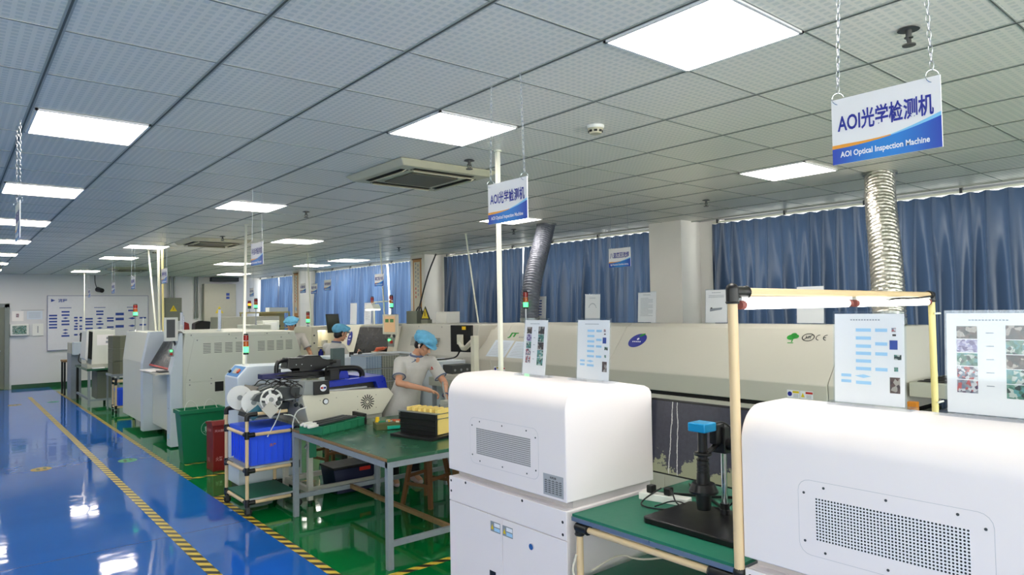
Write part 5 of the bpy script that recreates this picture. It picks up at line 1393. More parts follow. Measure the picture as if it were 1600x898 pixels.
# ------------------------------------------------------------------ white machine with blue control panel behind the reels
wm_ = thing('control_machine', 'bluish white machine with blue control panel and green lit tower, behind the reels', 'machine', (2.65, 7.4, 0))
MB().prism([(2.31, .10), (2.98, .10), (2.98, 1.30), (2.52, 1.312), (2.405, 1.312), (2.30, 1.20)], 'y', 7.20, 7.62).build('body', 'paleblue', wm_, smooth=False, bevel=.008)
sl = Vector((2.405 - 2.30, 0, 1.312 - 1.20)).normalized(); nrm = Vector((-sl.z, 0, sl.x))
ctop = Vector((2.3525, 7.41, 1.256)); pblue = mat('panel_blue', (70, 140, 206), .4)
MB().obox(ctop + nrm * .002, sl, Y, nrm, .066, .17, .002).build('control_panel', pblue, wm_, smooth=False)
MB().obox(ctop + nrm * .005 - Y * .01 , sl, Y, nrm, .032, .065, .003).build('keypad', 'oven_dark', wm_, smooth=False)
MB().cyl(ctop + nrm * .004 - Y * .10, ctop + nrm * .018 - Y * .10, .026, n=16).build('stop_button', 'redorange', wm_)
MB().cyl(ctop + nrm * .004 + Y * .13 - sl * .02, ctop + nrm * .022 + Y * .13 - sl * .02, .018, n=14).build('key_switch', 'black', wm_)
m = MB().rect((2.3025, 7.38, 1.08), -Y, Z, 0, 0, .11, .07, .0015); m.build('yellow_label', mat('lime_label', (196, 206, 60), .5), wm_, smooth=False)
for z in (.93, .86): MB().rect((2.3065, 7.36, z), -Y, Z, 0, 0, .05, .05, .0015).build('switch', 'darkgrey', wm_, smooth=False)
m = MB(); m.disc((2.3075, 7.30, .74), -Y, Z, 0, 0, .06, .08, .0015); m.build('blue_emblem', 'navy', wm_, smooth=False)
for a in (2.345, 2.51): MB().box(a, a + .022, 7.192, 7.20, .44, .52).build('door_handle', 'black', wm_, smooth=False)
MB().box(2.36, 2.94, 7.24, 7.58, .0, .10).build('plinth', 'black', wm_, smooth=False)
tower(2.44, 7.36, 1.312, 1.65, 'g', 'signal tower lit green on the bluish white machine', .026, 'white')

# ------------------------------------------------------------------ vented machine (screen printer) left of centre
vm = thing('vented_machine', 'large off-white machine with eight louvre groups, behind the green waste bin', 'machine', (3.3, 12.1, 0))
# side block facing the camera
MB().prism([(2.62, .14), (4.52, .14), (4.30, 1.24), (4.19, 1.585), (2.60, 1.60), (2.52, 1.0), (2.50, .14)], 'y', 10.40, 11.0).build('side_block', 'offwhite', vm, smooth=False, bevel=.008)
MB().box(2.75, 4.35, 11.0, 13.8, .14, 1.575).build('rear_block', 'offwhite', vm, smooth=False, bevel=.008)
MB().prism([(2.40, .02), (2.56, .02), (2.56, 1.60), (2.52, 1.60), (2.40, 1.02)], 'y', 10.36, 10.56).build('front_column', 'paleblue', vm, smooth=False, bevel=.006)
MB().prism([(2.36, .05), (2.66, .05), (2.66, 1.60), (2.46, 1.60), (2.36, 1.10)], 'y', 11.9, 12.06).build('front_column', 'paleblue', vm, smooth=False, bevel=.006)
MB().prism([(2.42, .14), (2.80, .14), (2.80, 1.585), (2.48, 1.585), (2.42, 1.1)], 'y', 12.06, 13.8).build('left_block', 'offwhite', vm, smooth=False, bevel=.006)
MB().box(2.50, 2.76, 10.56, 11.9, .16, .98).build('lower_cabinet', 'offwhite', vm, smooth=False, bevel=.005)
hx = Vector((.30, 0, .50)).normalized()
MB().add([(2.46, 10.58, 1.10), (2.46, 11.88, 1.10), (2.72, 11.88, 1.56), (2.72, 10.58, 1.56)], [(0, 1, 2, 3)]).add([(2.475, 10.58, 1.095), (2.475, 11.88, 1.095), (2.735, 11.88, 1.555), (2.735, 10.58, 1.555)], [(3, 2, 1, 0)]).build('tinted_hood', mat('dark_tinted_hood', (22, 23, 25), .28, spec=.2), vm, smooth=False)
MB().obox((2.455, 11.23, 1.085), Y, hx, hx.cross(Y), .65, .012, .008).build('red_strip', 'red', vm, smooth=False)
MB().box(2.72, 4.2, 10.56, 11.92, 1.54, 1.585).build('top_cover', 'offwhite', vm, smooth=False)
# panel seams as raised sheets on the camera side
fy = 10.3975
def sheet(pts, nm='side_panel', mt='offwhite'): return MB().prism(pts, 'y', fy - .006, fy + .001).build(nm, mt, vm, smooth=False, bevel=.002)
sheet([(2.70, 1.53), (3.23, 1.535), (3.23, 1.585), (2.64, 1.59)]); sheet([(3.235, 1.535), (3.72, 1.53), (3.72, 1.58), (3.235, 1.585)]); sheet([(3.725, 1.53), (4.14, 1.525), (4.16, 1.57), (3.725, 1.58)])
sheet([(2.60, .90), (4.34, .90), (4.11, 1.51), (2.72, 1.52)], 'louvred_panel'); sheet([(2.60, .18), (4.46, .18), (4.36, .89), (2.60, .89)], 'lower_panel')
for i in range(8):
    x = 2.84 + .152 * i if i < 4 else 3.62 + .152 * (i - 4) * .94
    m = MB()
    for k in range(7): m.rect((x, fy - .0065, 1.30 + k * .022), X, Z, 0, 0, .105, .009, .0005, 0)
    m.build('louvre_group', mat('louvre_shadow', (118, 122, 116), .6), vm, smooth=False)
MB().box(3.0, 3.12, fy - .009, fy - .005, .74, .88).build('black_filter', 'black', vm, smooth=False)
screws(vm, [(a, fy - .006, b) for a, b in ((2.68, 1.565), (3.20, 1.56), (3.76, 1.555), (4.10, 1.55), (2.76, 1.49), (3.3, 1.50), (3.98, 1.49), (2.66, .93), (2.95, .93), (2.95, .86), (2.66, .86))], Y, .010, 'grey')
for b in (10.42, 11.0, 11.8, 12.3, 13.6):
    for a in (2.7, 4.2): MB().cyl((a, b + .05, 0), (a, b + .05, .15), .035, n=12).build('levelling_foot', 'darkgrey', vm)
screws(vm, [(2.399, 10.46, .55), (2.399, 10.46, 1.0), (2.399, 10.44, .12)], X, .010, 'grey', 'front_screw')
MB().rect((2.3995, 10.52, .12), -Y, Z, 0, 0, .08, .07, .001).build('small_label', 'chartblue', vm, smooth=False)
# monitor on arm, console shelf, buttons
MB().obox((2.40, 10.33, 1.66), (1, .35, 0), Z, (.35, -1, 0), .095, .165, .02).build('monitor_housing', 'white_plastic', vm, smooth=False, bevel=.006)
MB().obox((2.393, 10.309, 1.67), (1, .35, 0), Z, (.35, -1, 0), .062, .125, .003).build('monitor_screen', mat('grey_screen', (96, 98, 102), .25), vm, smooth=False)
MB().tube([(2.44, 10.38, 1.52), (2.47, 10.42, 1.46), (2.50, 10.50, 1.42)], .015, 8, smooth=1).tube([(2.47, 10.40, 1.60), (2.54, 10.44, 1.61), (2.58, 10.48, 1.58)], .025, 8, smooth=1).build('monitor_arm', 'darkgrey', vm)
MB().box(2.37, 2.44, 10.345, 10.36, 1.28, 1.38).build('button_plate', 'grey', vm, smooth=False)
MB().cyl((2.405, 10.33, 1.36), (2.405, 10.345, 1.36), .014, n=12).build('green_button', 'lamp_green', vm)
MB().cyl((2.405, 10.325, 1.315), (2.405, 10.345, 1.315), .018, n=12).build('red_button', 'red', vm)
MB().box(2.22, 2.50, 10.42, 11.45, 1.025, 1.05).build('console_shelf', 'oven', vm, smooth=False, bevel=.004)
MB().obox((2.30, 10.95, 1.062), (1, .1, .05), (-.1, 1, 0), (-.05, 0, 1), .10, .25, .005).build('paper_pad', 'paper', vm, smooth=False)
m = MB().obox((2.36, 10.60, 1.062), X, Y, Z, .07, .11, .01); m.build('keyboard', 'darkgrey', vm, smooth=False, bevel=.003)
for k, (x, y, h, w, l) in enumerate(((2.40, 13.2, .22, .05, 'thin white board standing on the vented machine, far left'), (2.94, 12.0, .30, .13, 'white board standing edge-on on the vented machine'), (3.42, 11.6, .34, .20, 'white upright paper stand on the vented machine beside the leaning pole'), (2.80, 11.7, .24, .04, 'thin white strip standing near the cable poles'))):
    stand((max(x, 2.9), y, 1.585) if k else (2.62, 13.2, 1.585), -.5, l, 'blank', w=w, h=h, tilt=.02)
tower(2.56, 13.5, 1.585, 2.06, 'g', 'signal tower lit green on the left end of the vented machine', .035)

# ------------------------------------------------------------------ tester, desk, rack and small cart at the left rear
ds = thing('steel_desk', 'steel desk carrying the bench tester near the far wall', 'desk', (2.5, 17.05, 0))
MB().box(2.20, 2.80, 16.22, 17.9, .74, .78).build('desk_top', 'bench_green', ds, smooth=False, bevel=.004)
for a in (2.22, 2.74):
    for b in (16.24, 17.84): MB().box(a, a + .045, b, b + .045, 0, .74).build('leg', 'blackmetal' if b > 17 else 'legmetal', ds, smooth=False)
MB().box(2.26, 2.75, 16.24, 16.27, .12, .16).build('rail', 'legmetal', ds, smooth=False); MB().box(2.22, 2.25, 16.28, 17.85, .15, .19).build('rail', 'legmetal', ds, smooth=False)
MB().box(2.42, 2.72, 16.5, 17.2, .12, .70).build('cabinet', 'elecgrey', ds, smooth=False, bevel=.005)
ts = thing('bench_tester', 'pale bench tester with dark open front and taped paper, on the steel desk', 'machine', (2.5, 16.8, .78))
MB().prism([(2.30, .86), (2.62, .86), (2.73, .94), (2.73, 1.57), (2.38, 1.58), (2.32, 1.56)], 'y', 16.4, 17.1).build('housing', 'offwhite', ts, smooth=False, bevel=.01)
MB().prism([(2.19, .98), (2.235, .94), (2.27, 1.55), (2.225, 1.55)], 'y', 16.42, 17.1).build('open_door', 'white_plastic', ts, smooth=False, bevel=.005)
MB().prism([(2.24, 1.0), (2.31, .96), (2.325, 1.53), (2.26, 1.55)], 'y', 16.395, 17.0).build('door_gap', 'void', ts, smooth=False)
MB().box(2.22, 2.72, 16.35, 17.15, .78, .86).build('tester_base', 'oven_dark', ts, smooth=False, bevel=.004)
m = MB(); o = Vector((2.40, 16.398, 1.25)); m.rect(o, X, Z, 0, 0, .30, .22, .001, 0).rect(o, X, Z, .17, .12, .10, .05, .002, 1).rect(o, X, Z, .16, .04, .05, .05, .002, 1).rect(o, X, Z, .23, .04, .04, .06, .002, 1)
m.build('taped_paper', ['paper', 'inkgrey'], ts, smooth=False)
tag(MB().box(2.30, 2.52, 16.24, 16.34, .78, .80).build('paper_pad', 'paper', smooth=False), 'white paper pad on the front edge of the steel desk', 'paper')
cb = thing('control_cabinet', 'narrow grey cabinet with small control box at the far left of the machines', 'cabinet', (2.25, 18.5, 0))
MB().box(2.16, 2.36, 18.2, 18.85, .0, 1.02).build('cabinet_body', 'legmetal', cb, smooth=False, bevel=.005)
MB().box(2.16, 2.46, 18.25, 18.8, 1.02, 1.26).build('top_unit', 'oven_dark', cb, smooth=False, bevel=.005)
MB().box(2.18, 2.38, 17.98, 18.2, 1.0, 1.28).build('control_box', 'paleblue', cb, smooth=False, bevel=.006)
tag(MB().cyl((2.40, 18.5, 1.26), (2.40, 18.5, 1.48), .035, .03, 12).build('antenna_block', 'black'), 'black upright cylinder standing on the narrow grey cabinet', 'device')
dk = thing('dark_frame', 'dark metal frame at the aisle edge, leftmost of the equipment', 'frame', (2.2, 19.4, 0))
for a in (2.13, 2.30):
    for b in (19.15, 19.62): MB().box(a, a + .04, b, b + .04, 0, .78).build('leg', 'blackmetal', dk, smooth=False)
MB().box(2.12, 2.36, 19.13, 19.68, .78, .82).build('top', 'wood_edge', dk, smooth=False)
cable([(2.30, 17.97, 1.02), (2.26, 17.93, .88), (2.30, 17.90, .82), (2.36, 17.8, .79)], .012, 'black', 'black cable below the small control box')
rk = thing('magazine_rack', 'olive grey slotted board magazines stacked beside the vented machine', 'rack', (2.65, 15.4, 0))
for k in range(3): MB().box(2.49, 2.84, 15.2, 15.7, .72 + k * .248, .72 + k * .248 + .244).build('board_magazine', 'magazine', rk, smooth=False)
MB().box(2.46, 2.9, 15.16, 15.75, .68, .72).build('rack_shelf', 'legmetal', rk, smooth=False)
for a in (2.47, 2.86):
    for b in (15.18, 15.7): MB().box(a, a + .03, b, b + .03, 0, .68).build('leg', 'legmetal', rk, smooth=False)
pc = thing('pipe_cart', 'small far beige pipe cart with blue crate in front of the olive magazines', 'cart', (2.62, 14.95, 0))
qa, qb, qc, qd = 2.48, 2.78, 14.80, 15.10
for a in (qa, qb):
    for b in (qc, qd): MB().cyl((a, b, .08), (a, b, .62), .017).build('post', 'pipe', pc)
for z in (.60, .12):
    for b in (qc, qd): MB().cyl((qa, b, z), (qb, b, z), .016).build('rail', 'pipe', pc)
    for a in (qa, qb): MB().cyl((a, qc, z), (a, qd, z), .016).build('rail', 'pipe', pc)
for a in (qa, qb):
    for b in (qc, qd):
        MB().cyl((a, b, .54), (a, b, .67), .025, n=10).build('pipe_joint', 'black', pc); MB().cyl((a, b, .08), (a, b, .15), .024, n=10).build('pipe_joint', 'black', pc)
        MB().cyl((a - .012, b, .035), (a + .012, b, .035), .035, n=14).build('castor_wheel', 'rubber', pc)
MB().box(qa - .01, qb + .01, qc - .01, qd + .01, .13, .145).build('shelf', 'grey', pc, smooth=False)
crate(qa + .03, qb - .03, qc + .03, qd - .03, .146, .32, 'small blue crate on the far pipe cart')

# ------------------------------------------------------------------ long chip mounter line along the windows
cmx = thing('chip_mounter', 'long beige mounter with slanted dark window, behind the operator at the large bench', 'machine', (5.7, 8.8, 0))
MB().prism([(5.20, .15), (6.4, .15), (6.4, 1.60), (6.3, 1.665), (5.30, 1.665), (5.20, 1.25)], 'y', 7.05, 9.0).build('long_cover', 'oven', cmx, smooth=False, bevel=.01)
MB().prism([(5.22, .15), (6.4, .15), (6.38, 1.60), (5.5, 1.60), (5.22, 1.2)], 'y', 6.92, 7.05).build('end_cover', 'oven', cmx, smooth=False, bevel=.01)
MB().prism([(5.10, .15), (6.4, .15), (6.4, 1.64), (5.24, 1.64), (5.10, 1.15)], 'y', 9.0, 9.18).build('hood_frame', 'cream', cmx, smooth=False, bevel=.008)
MB().prism([(5.10, .15), (6.4, .15), (6.4, 1.64), (5.24, 1.64), (5.10, 1.15)], 'y', 10.2, 10.85).build('hood_frame', 'cream', cmx, smooth=False, bevel=.008)
MB().prism([(5.16, .15), (6.4, .15), (6.4, 1.63), (5.28, 1.63), (5.16, 1.14), (5.16, 1.12)], 'y', 9.18, 10.2).build('hood_back', 'grey', cmx, smooth=False)
MB().prism([(5.105, 1.18), (5.12, 1.175), (5.245, 1.60), (5.23, 1.61)], 'y', 9.16, 10.22).build('dark_window', mat('dark_tinted_hood', (22, 23, 25), .28, spec=.2), cmx, smooth=False)
MB().prism([(5.095, 1.12), (5.14, 1.12), (5.15, 1.17), (5.11, 1.17)], 'y', 9.12, 10.26).build('red_sill', mat('brick_red_strip', (170, 70, 54), .4), cmx, smooth=False)
fv = Vector((.14, 0, .49)).normalized()
m = MB(); m.disc((5.172, 10.47, 1.42), -Y, fv, 0, 0, .075, .12, .004, 24, 0).disc((5.172, 10.47, 1.42), -Y, fv, 0, .03, .03, .02, .006, 12, 1).rect((5.172, 10.47, 1.42), -Y, fv, -.04, -.03, .08, .015, .006, 1)
m.build('oval_badge', ['ink', 'inkwhite'], cmx, smooth=False)
for y in (8.0, 7.35, 8.6):
    m = MB()
    for k in range(6): m.rect((5.215, y, 1.36), -Y, Vector((.10, 0, .415)).normalized(), 0, k * .022, .14, .010, .014, 0)
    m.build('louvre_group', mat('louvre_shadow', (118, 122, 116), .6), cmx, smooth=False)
screws(cmx, [(5.29, y, 1.63) for y in (7.3, 7.9, 8.5, 9.1)] + [(5.20, y, 1.22) for y in (7.3, 7.9, 8.5, 9.1)], X, .010, 'grey')
for a in (5.3, 6.3):
    for b in (7.1, 8.9, 10.7): MB().cyl((a, b, 0), (a, b, .16), .035, n=12).build('levelling_foot', 'darkgrey', cmx)
MB().obox((5.12, 9.02, 1.665), (.25, -1, 0), Z, (-1, -.25, 0), .155, .15, .02).build('control_monitor', 'cream', cmx, smooth=False, bevel=.006)
m = MB().obox((5.098, 9.015, 1.67), (.25, -1, 0), Z, (-1, -.25, 0), .115, .12, .002); m.build('control_screen', 'screen_warm', cmx, smooth=False)
for a in (-.05, .05): MB().obox((5.095 + a * -.25, 9.015 + a, 1.72), (.25, -1, 0), Z, (-1, -.25, 0), .035, .025, .003).build('green_readout', 'screen_green', cmx, smooth=False)
MB().cyl((5.17, 9.02, 1.50), (5.25, 9.10, 1.38), .02, n=10).build('monitor_arm', 'darkgrey', cmx)
MB().obox((5.14, 9.05, 1.40), (.2, -1, 0), Z, (-1, -.2, 0), .06, .07, .01).build('button_panel', 'grey', cmx, smooth=False)
MB().cyl((5.10, 9.0, 1.40), (5.13, 9.0, 1.40), .024, n=12).build('red_button', 'red', cmx); MB().cyl((5.10, 9.06, 1.43), (5.13, 9.06, 1.43), .016, n=12).build('green_button', 'lamp_green', cmx)
gl = thing('glove', 'orange red gloves lying on the mounter ledge below the beige monitor', 'gloves', (5.08, 9.2, 1.27))
MB().cap((5.07, 9.35, 1.285), (5.07, 9.15, 1.305), .028, .024).cap((5.06, 9.33, 1.27), (5.06, 9.42, 1.25), .02, .012).cap((5.07, 9.15, 1.30), (5.06, 9.05, 1.32), .018, .010).build('glove_body', 'redorange', gl)
MB().box(5.02, 5.14, 9.0, 9.45, 1.235, 1.25).build('ledge', 'cream', cmx, smooth=False)
# things on top of the mounter
def box_on(name, label, cat, x0, x1, y0, y1, z0, z1, mt, bev=.004): return tag(MB().box(x0, x1, y0, y1, z0, z1).build(name, mt, smooth=False, bevel=bev), label, cat)
box_on('junction_box', 'grey junction box on the mounter below the scroll pillar', 'box', 5.95, 6.15, 9.62, 9.95, 1.64, 1.86, 'elecgrey')
box_on('white_case', 'white box on the mounter right of the yellow warning triangle', 'box', 5.9, 6.15, 8.68, 8.98, 1.665, 1.84, 'white_plastic')
wt_ = thing('warning_triangle', 'black and yellow warning triangle standing on the mounter', 'sign', (5.9, 9.28, 1.64))
MB().prism([(9.14, 1.72), (9.42, 1.72), (9.28, 1.93)], 'x', 5.895, 5.905).build('triangle_board', 'inkblack', wt_, smooth=False)
MB().prism([(9.18, 1.738), (9.38, 1.738), (9.28, 1.895)], 'x', 5.892, 5.896).build('yellow_face', 'warnyellow', wt_, smooth=False)
MB().box(5.889, 5.893, 9.272, 9.288, 1.77, 1.85).build('mark', 'inkblack', wt_, smooth=False); MB().box(5.88, 5.96, 9.18, 9.38, 1.64, 1.72).build('foot', 'elecgrey', wt_, smooth=False)
cable([(7.45, 11.3, 2.98), (7.2, 11.2, 2.6), (6.6, 10.5, 2.1), (6.25, 10.05, 1.85), (6.2, 9.98, 1.66)], .014, 'black', 'black cable slanting from the ceiling down past the scroll pillar')
cable([(6.05, 9.8, 1.86), (6.0, 9.65, 1.93), (5.95, 9.5, 1.93), (5.95, 9.45, 1.80)], .012, 'black', 'black cable looped over the junction box')
stand((5.37, 10.74, 1.64), 0, 'left paper stand on the mounter line before the streaky curtain', 'blank', w=.24, h=.36, tilt=.03)
stand((5.44, 10.36, 1.64), 0, 'right paper stand on the mounter line, left of the work lamp', 'text', w=.24, h=.36, tilt=.03)
lp = thing('work_lamp', 'small lit work lamp on a post above the slanted dark window', 'lamp', (5.6, 10.35, 1.64))
MB().cyl((5.6, 10.42, 1.64), (5.6, 10.42, 2.02), .014, n=10).cyl((5.6, 10.42, 2.0), (5.5, 10.3, 2.0), .012, n=10).cyl((5.6, 10.42, 2.02), (5.66, 9.9, 2.03), .010, n=8).build('lamp_post', 'trunk', lp)
MB().prism([(10.10, 1.90), (10.42, 1.90), (10.34, 1.985), (10.18, 1.985)], 'x', 5.42, 5.56).build('lamp_shade', 'white_plastic', lp, smooth=False, bevel=.004)
MB().box(5.43, 5.55, 10.12, 10.40, 1.88, 1.902).build('lamp_glow', 'lit_interior', lp, smooth=False)
tower(5.64, 10.56, 1.64, 2.12, 'x', 'signal tower with red cap and no green light, above the work lamp', .028)
tower(5.66, 9.95, 1.64, 2.13, 'g', 'signal tower lit green left of the scroll pillar', .032)
# small machine with lit interior to the left
im = thing('stencil_cabinet', 'cream machine with lit open interior and stored bottles, left of the seated-height monitor', 'machine', (5.5, 12.0, 0))
fx = 5.12
m = MB(); m.box(fx, fx + .9, 11.9, 12.75, .0, .90).box(fx, fx + .12, 11.9, 12.5, .9, 1.53).box(fx + .45, fx + .9, 11.9, 12.5, .9, 1.53).box(fx, fx + .9, 11.9, 12.75, 1.53, 1.60).box(fx, fx + .9, 12.5, 12.75, .9, 1.53)
m.build('cabinet_shell', 'cream', im, smooth=False)
MB().box(fx + .13, fx + .44, 12.0, 12.45, 1.20, 1.215).build('inner_shelf', 'grey', im, smooth=False)
MB().box(fx + .13, fx + .44, 12.30, 12.46, 1.50, 1.525).build('inner_lamp', 'lit_interior', im, smooth=False)
screws(im, [(fx + .05, 11.9, 1.44), (fx + .05, 11.9, 1.30)], Y, .016, 'darkgrey', 'round_button')
bt = thing('bottle', 'blue bottle on a yellow cap inside the lit cream machine', 'bottle', (fx + .22, 12.0, .9))
MB().cyl((fx + .22, 12.0, .95), (fx + .22, 12.0, 1.14), .045, n=16).cyl((fx + .22, 12.0, 1.14), (fx + .22, 12.0, 1.18), .03, .02, 12).build('bottle_body', 'ink', bt)
MB().cyl((fx + .22, 12.0, .90), (fx + .22, 12.0, .96), .048, n=16).build('yellow_base', 'yellow', bt)
tag(MB().cyl((fx + .34, 12.1, 1.216), (fx + .34, 12.1, 1.34), .06, n=18).build('jar', 'white_plastic'), 'white jar on the inner shelf of the lit cream machine', 'jar')
tower(5.18, 12.2, 1.60, 1.88, 'g', 'signal tower lit green on the cream machine with open interior', .032)
tm2 = thing('tilted_monitor', 'black tilted monitor above the cream machine, left of the standing worker', 'monitor', (5.40, 11.45, 1.2))
MB().obox((5.33, 11.45, 1.66), (1, -.15, 0), (-.12, 0, 1), (.15, 1, 0), .115, .17, .02).build('monitor_housing', 'black', tm2, smooth=False, bevel=.005)
MB().obox((5.327, 11.427, 1.66), (1, -.15, 0), (-.12, 0, 1), (.15, 1, 0), .10, .15, .002).build('screen', mat('dark_olive_screen', (40, 46, 36), .2), tm2, smooth=False)
MB().cyl((5.40, 11.47, .0), (5.40, 11.47, 1.52), .02, n=10).cyl((5.40, 11.47, 0), (5.40, 11.47, .02), .16, n=18).build('monitor_post', 'darkgrey', tm2)

# low white cabinets between, racks, monitor at the oven
lc = thing('white_cabinet', 'long low bluish white cabinet behind the operator', 'cabinet', (4.6, 8.3, 0))
MB().box(3.82, 5.02, 8.0, 8.65, .08, 1.285).build('cabinet_body', 'paleblue', lc, smooth=False, bevel=.008)
for k in range(3): MB().box(3.84 + k * .40, 4.22 + k * .40, 7.992, 8.0, .12, 1.22).build('cabinet_door', 'paleblue', lc, smooth=False, bevel=.003)
MB().box(3.84, 5.0, 8.02, 8.6, 0, .08).build('plinth', 'black', lc, smooth=False)
for x in (4.02, 4.14): MB().cyl((x, 8.1, 1.285), (x, 8.1, 1.345), .028, n=14).build('black_knob', 'black', lc)
lw = thing('white_cabinet', 'bluish white cabinet right of the operator, below the black monitor', 'cabinet', (5.0, 7.2, 0))
MB().box(4.66, 5.15, 7.15, 7.7, .0, 1.22).build('cabinet_body', 'paleblue', lw, smooth=False, bevel=.008)
MB().box(4.68, 5.13, 7.142, 7.15, .10, 1.18).build('cabinet_door', 'paleblue', lw, smooth=False, bevel=.003)
ic = thing('infeed_conveyor', 'grey infeed table with sloping cover at the left end of the reflow oven', 'conveyor', (4.9, 6.6, 0))
MB().box(4.55, 4.98, 6.15, 7.1, .95, 1.05).build('conveyor_bed', 'oven_dark', ic, smooth=False, bevel=.005)
MB().prism([(6.46, 1.05), (7.05, 1.05), (6.95, 1.10), (6.46, 1.09)], 'x', 4.55, 4.98).build('sloping_cover', 'oven', ic, smooth=False)
MB().box(4.66, 4.95, 6.75, 6.95, 1.09, 1.20).build('control_unit', 'darkgrey', ic, smooth=False, bevel=.004)
for k in range(3): MB().cyl((4.70 + k * .09, 6.745, 1.14), (4.70 + k * .09, 6.755, 1.14), .015, n=10).build('knob', 'alu', ic)
for a in (4.58, 4.96):
    for b in (6.2, 7.0): MB().box(a - .02, a + .02, b, b + .04, 0, .95).build('leg', 'legmetal', ic, smooth=False)
om = thing('computer_monitor', 'black monitor seen from behind on a beige post at the oven left end', 'monitor', (4.75, 6.5, 1.05))
MB().obox((4.90, 6.88, 1.51), (.25, -1, 0), Z, (1, .25, 0), .17, .165, .018).build('housing', 'black', om, smooth=False, bevel=.005)
MB().obox((4.875, 6.80, 1.64), (.25, -1, 0), Z, (1, .25, 0), .03, .02, .002).build('yellow_sticker', 'yellow', om, smooth=False)
MB().obox((4.86, 6.86, 1.50), (.25, -1, 0), Z, (1, .25, 0), .045, .06, .012).build('mount_plate', 'cream', om, smooth=False, bevel=.003)
MB().tube([(4.85, 6.85, 1.46), (4.80, 6.70, 1.38), (4.75, 6.50, 1.47), (4.73, 6.42, 1.50)], .03, 10, smooth=1).build('swing_arm', 'cream', om)
MB().box(4.68, 4.75, 6.33, 6.40, 1.08, 1.56).build('post', 'cream', om, smooth=False, bevel=.005)
MB().box(4.66, 4.77, 6.31, 6.42, 1.05, 1.09).build('post_base', 'black', om, smooth=False)
cable([(4.88, 6.9, 1.36), (4.80, 6.85, 1.29), (4.85, 7.1, 1.25), (4.72, 7.3, 1.235)], .010, 'black', 'black cable on the bluish white cabinet below the monitor')
# wire basket stacks
def baskets(x0, x1, y0, y1, z0, n, h, mt, label):
    for k in range(n):
        r = thing('wire_basket', label[k], 'basket', ((x0 + x1) / 2, (y0 + y1) / 2, z0 + k * h), group='stacked wire baskets behind the placement machine')
        MB().box(x0, x1, y0, y1, z0 + k * h + .004, z0 + (k + 1) * h - .008).build('mesh_body', mt, r, smooth=False)
        m = MB()
        for (a, b, c, d) in ((x0 - .004, x1 + .004, y0 - .004, y0 + .002), (x0 - .004, x1 + .004, y1 - .002, y1 + .004), (x0 - .004, x0 + .002, y0, y1), (x1 - .002, x1 + .004, y0, y1)): m.box(a, b, c, d, z0 + (k + 1) * h - .010, z0 + (k + 1) * h)
        m.build('rim', 'alu', r, smooth=False)
rt = thing('rack_table', 'steel table under the wire basket stacks', 'table', (4.2, 7.6, 0))
MB().box(3.82, 4.62, 7.35, 7.85, .50, .54).build('table_top', 'legmetal', rt, smooth=False)
for a in (3.84, 4.56):
    for b in (7.37, 7.80): MB().box(a, a + .035, b, b + .035, 0, .50).build('leg', 'legmetal', rt, smooth=False)
nm = ['bottom', 'second', 'third', 'fourth', 'top']
baskets(3.86, 4.07, 7.40, 7.80, .54, 5, .158, 'wiremesh_blue', ['bluish wire basket of the left stack, %s' % k for k in nm])
baskets(4.08, 4.31, 7.40, 7.80, .54, 5, .158, 'wiremesh', ['grey wire basket of the middle stack, %s' % k for k in nm])
baskets(4.32, 4.56, 7.40, 7.80, .54, 5, .155, 'wiremesh', ['grey wire basket of the right stack by the operator, %s' % k for k in nm])

# ------------------------------------------------------------------ far wall
fb = thing('flowchart_board', 'large white flowchart board with blue boxes on the far wall', 'board', (3.3, 21.97, .95))
MB().box(2.06, 4.50, 21.955, 21.98, .95, 2.43).build('board', mat('board_white', (226, 226, 232), .5), fb, smooth=False)
m = MB(); o = Vector((2.06, 21.955, .95)); W_, H_ = 2.44, 1.48
for a in ((0, 0, W_, .014), (0, H_ - .014, W_, .014), (0, 0, .014, H_), (W_ - .014, 0, .014, H_)): m.rect(o, X, Z, *a, .003)
m.build('border', mat('board_border', (130, 136, 172), .5), fb, smooth=False)
# positions as fractions of the board, read from the photograph
m = MB()
def bx_(px, py, w, h=.030): m.rect(o, X, Z, (px - w / 2) * W_, (1 - py) * H_ - h * H_ / 2, w * W_, h * H_, .003)
def dm_(px, py, w, h=.028): cx_, cy_ = px * W_, (1 - py) * H_; m.poly(o, X, Z, [(cx_ - w * W_ / 2, cy_), (cx_, cy_ - h * H_ * .6), (cx_ + w * W_ / 2, cy_), (cx_, cy_ + h * H_ * .6)], .003)
for py in (.365, .42, .475, .53, .585): bx_(.055, py, .075)
for py in (.30, .36, .47, .53, .74): bx_(.17, py, .075)
for py in (.415, .63, .69): dm_(.17, py, .06)
for py in (.41, .465, .57, .62, .725): bx_(.268, py, .034); bx_(.315, py, .026)
dm_(.275, .52, .04)
for py in (.435, .49, .54, .615, .67): bx_(.395, py, .072)
for py in (.30, .355, .54): bx_(.50, py, .072)
for py in (.43, .49, .61): dm_(.50, py, .065)
for py in (.43, .48, .60, .65): bx_(.605, py, .068)
for py in (.355, .45, .59): bx_(.70, py, .085, .05)
bx_(.83, .29, .085)
for py in (.44, .585): dm_(.83, py, .09, .035)
bx_(.94, .435, .07); bx_(.94, .57, .07); bx_(.83, .69, .07)
m.build('chart_boxes', 'boardblue', fb, smooth=False)
m = MB(); m.poly(o, X, Z, [(.035 * W_, .88 * H_), (.075 * W_, .91 * H_), (.035 * W_, .94 * H_)], .003).text('流程', o, X, Z, .10 * W_, .875 * H_, .085 * W_, .065 * H_, .003, .02)
for cx_ in (.17, .50, .83):
    for k in range(9): m.rect(o, X, Z, (cx_ - .055 + k * .0125) * W_, .765 * H_, .009 * W_, .016 * H_, .003)
m.build('heading', 'boardblue', fb, smooth=False)
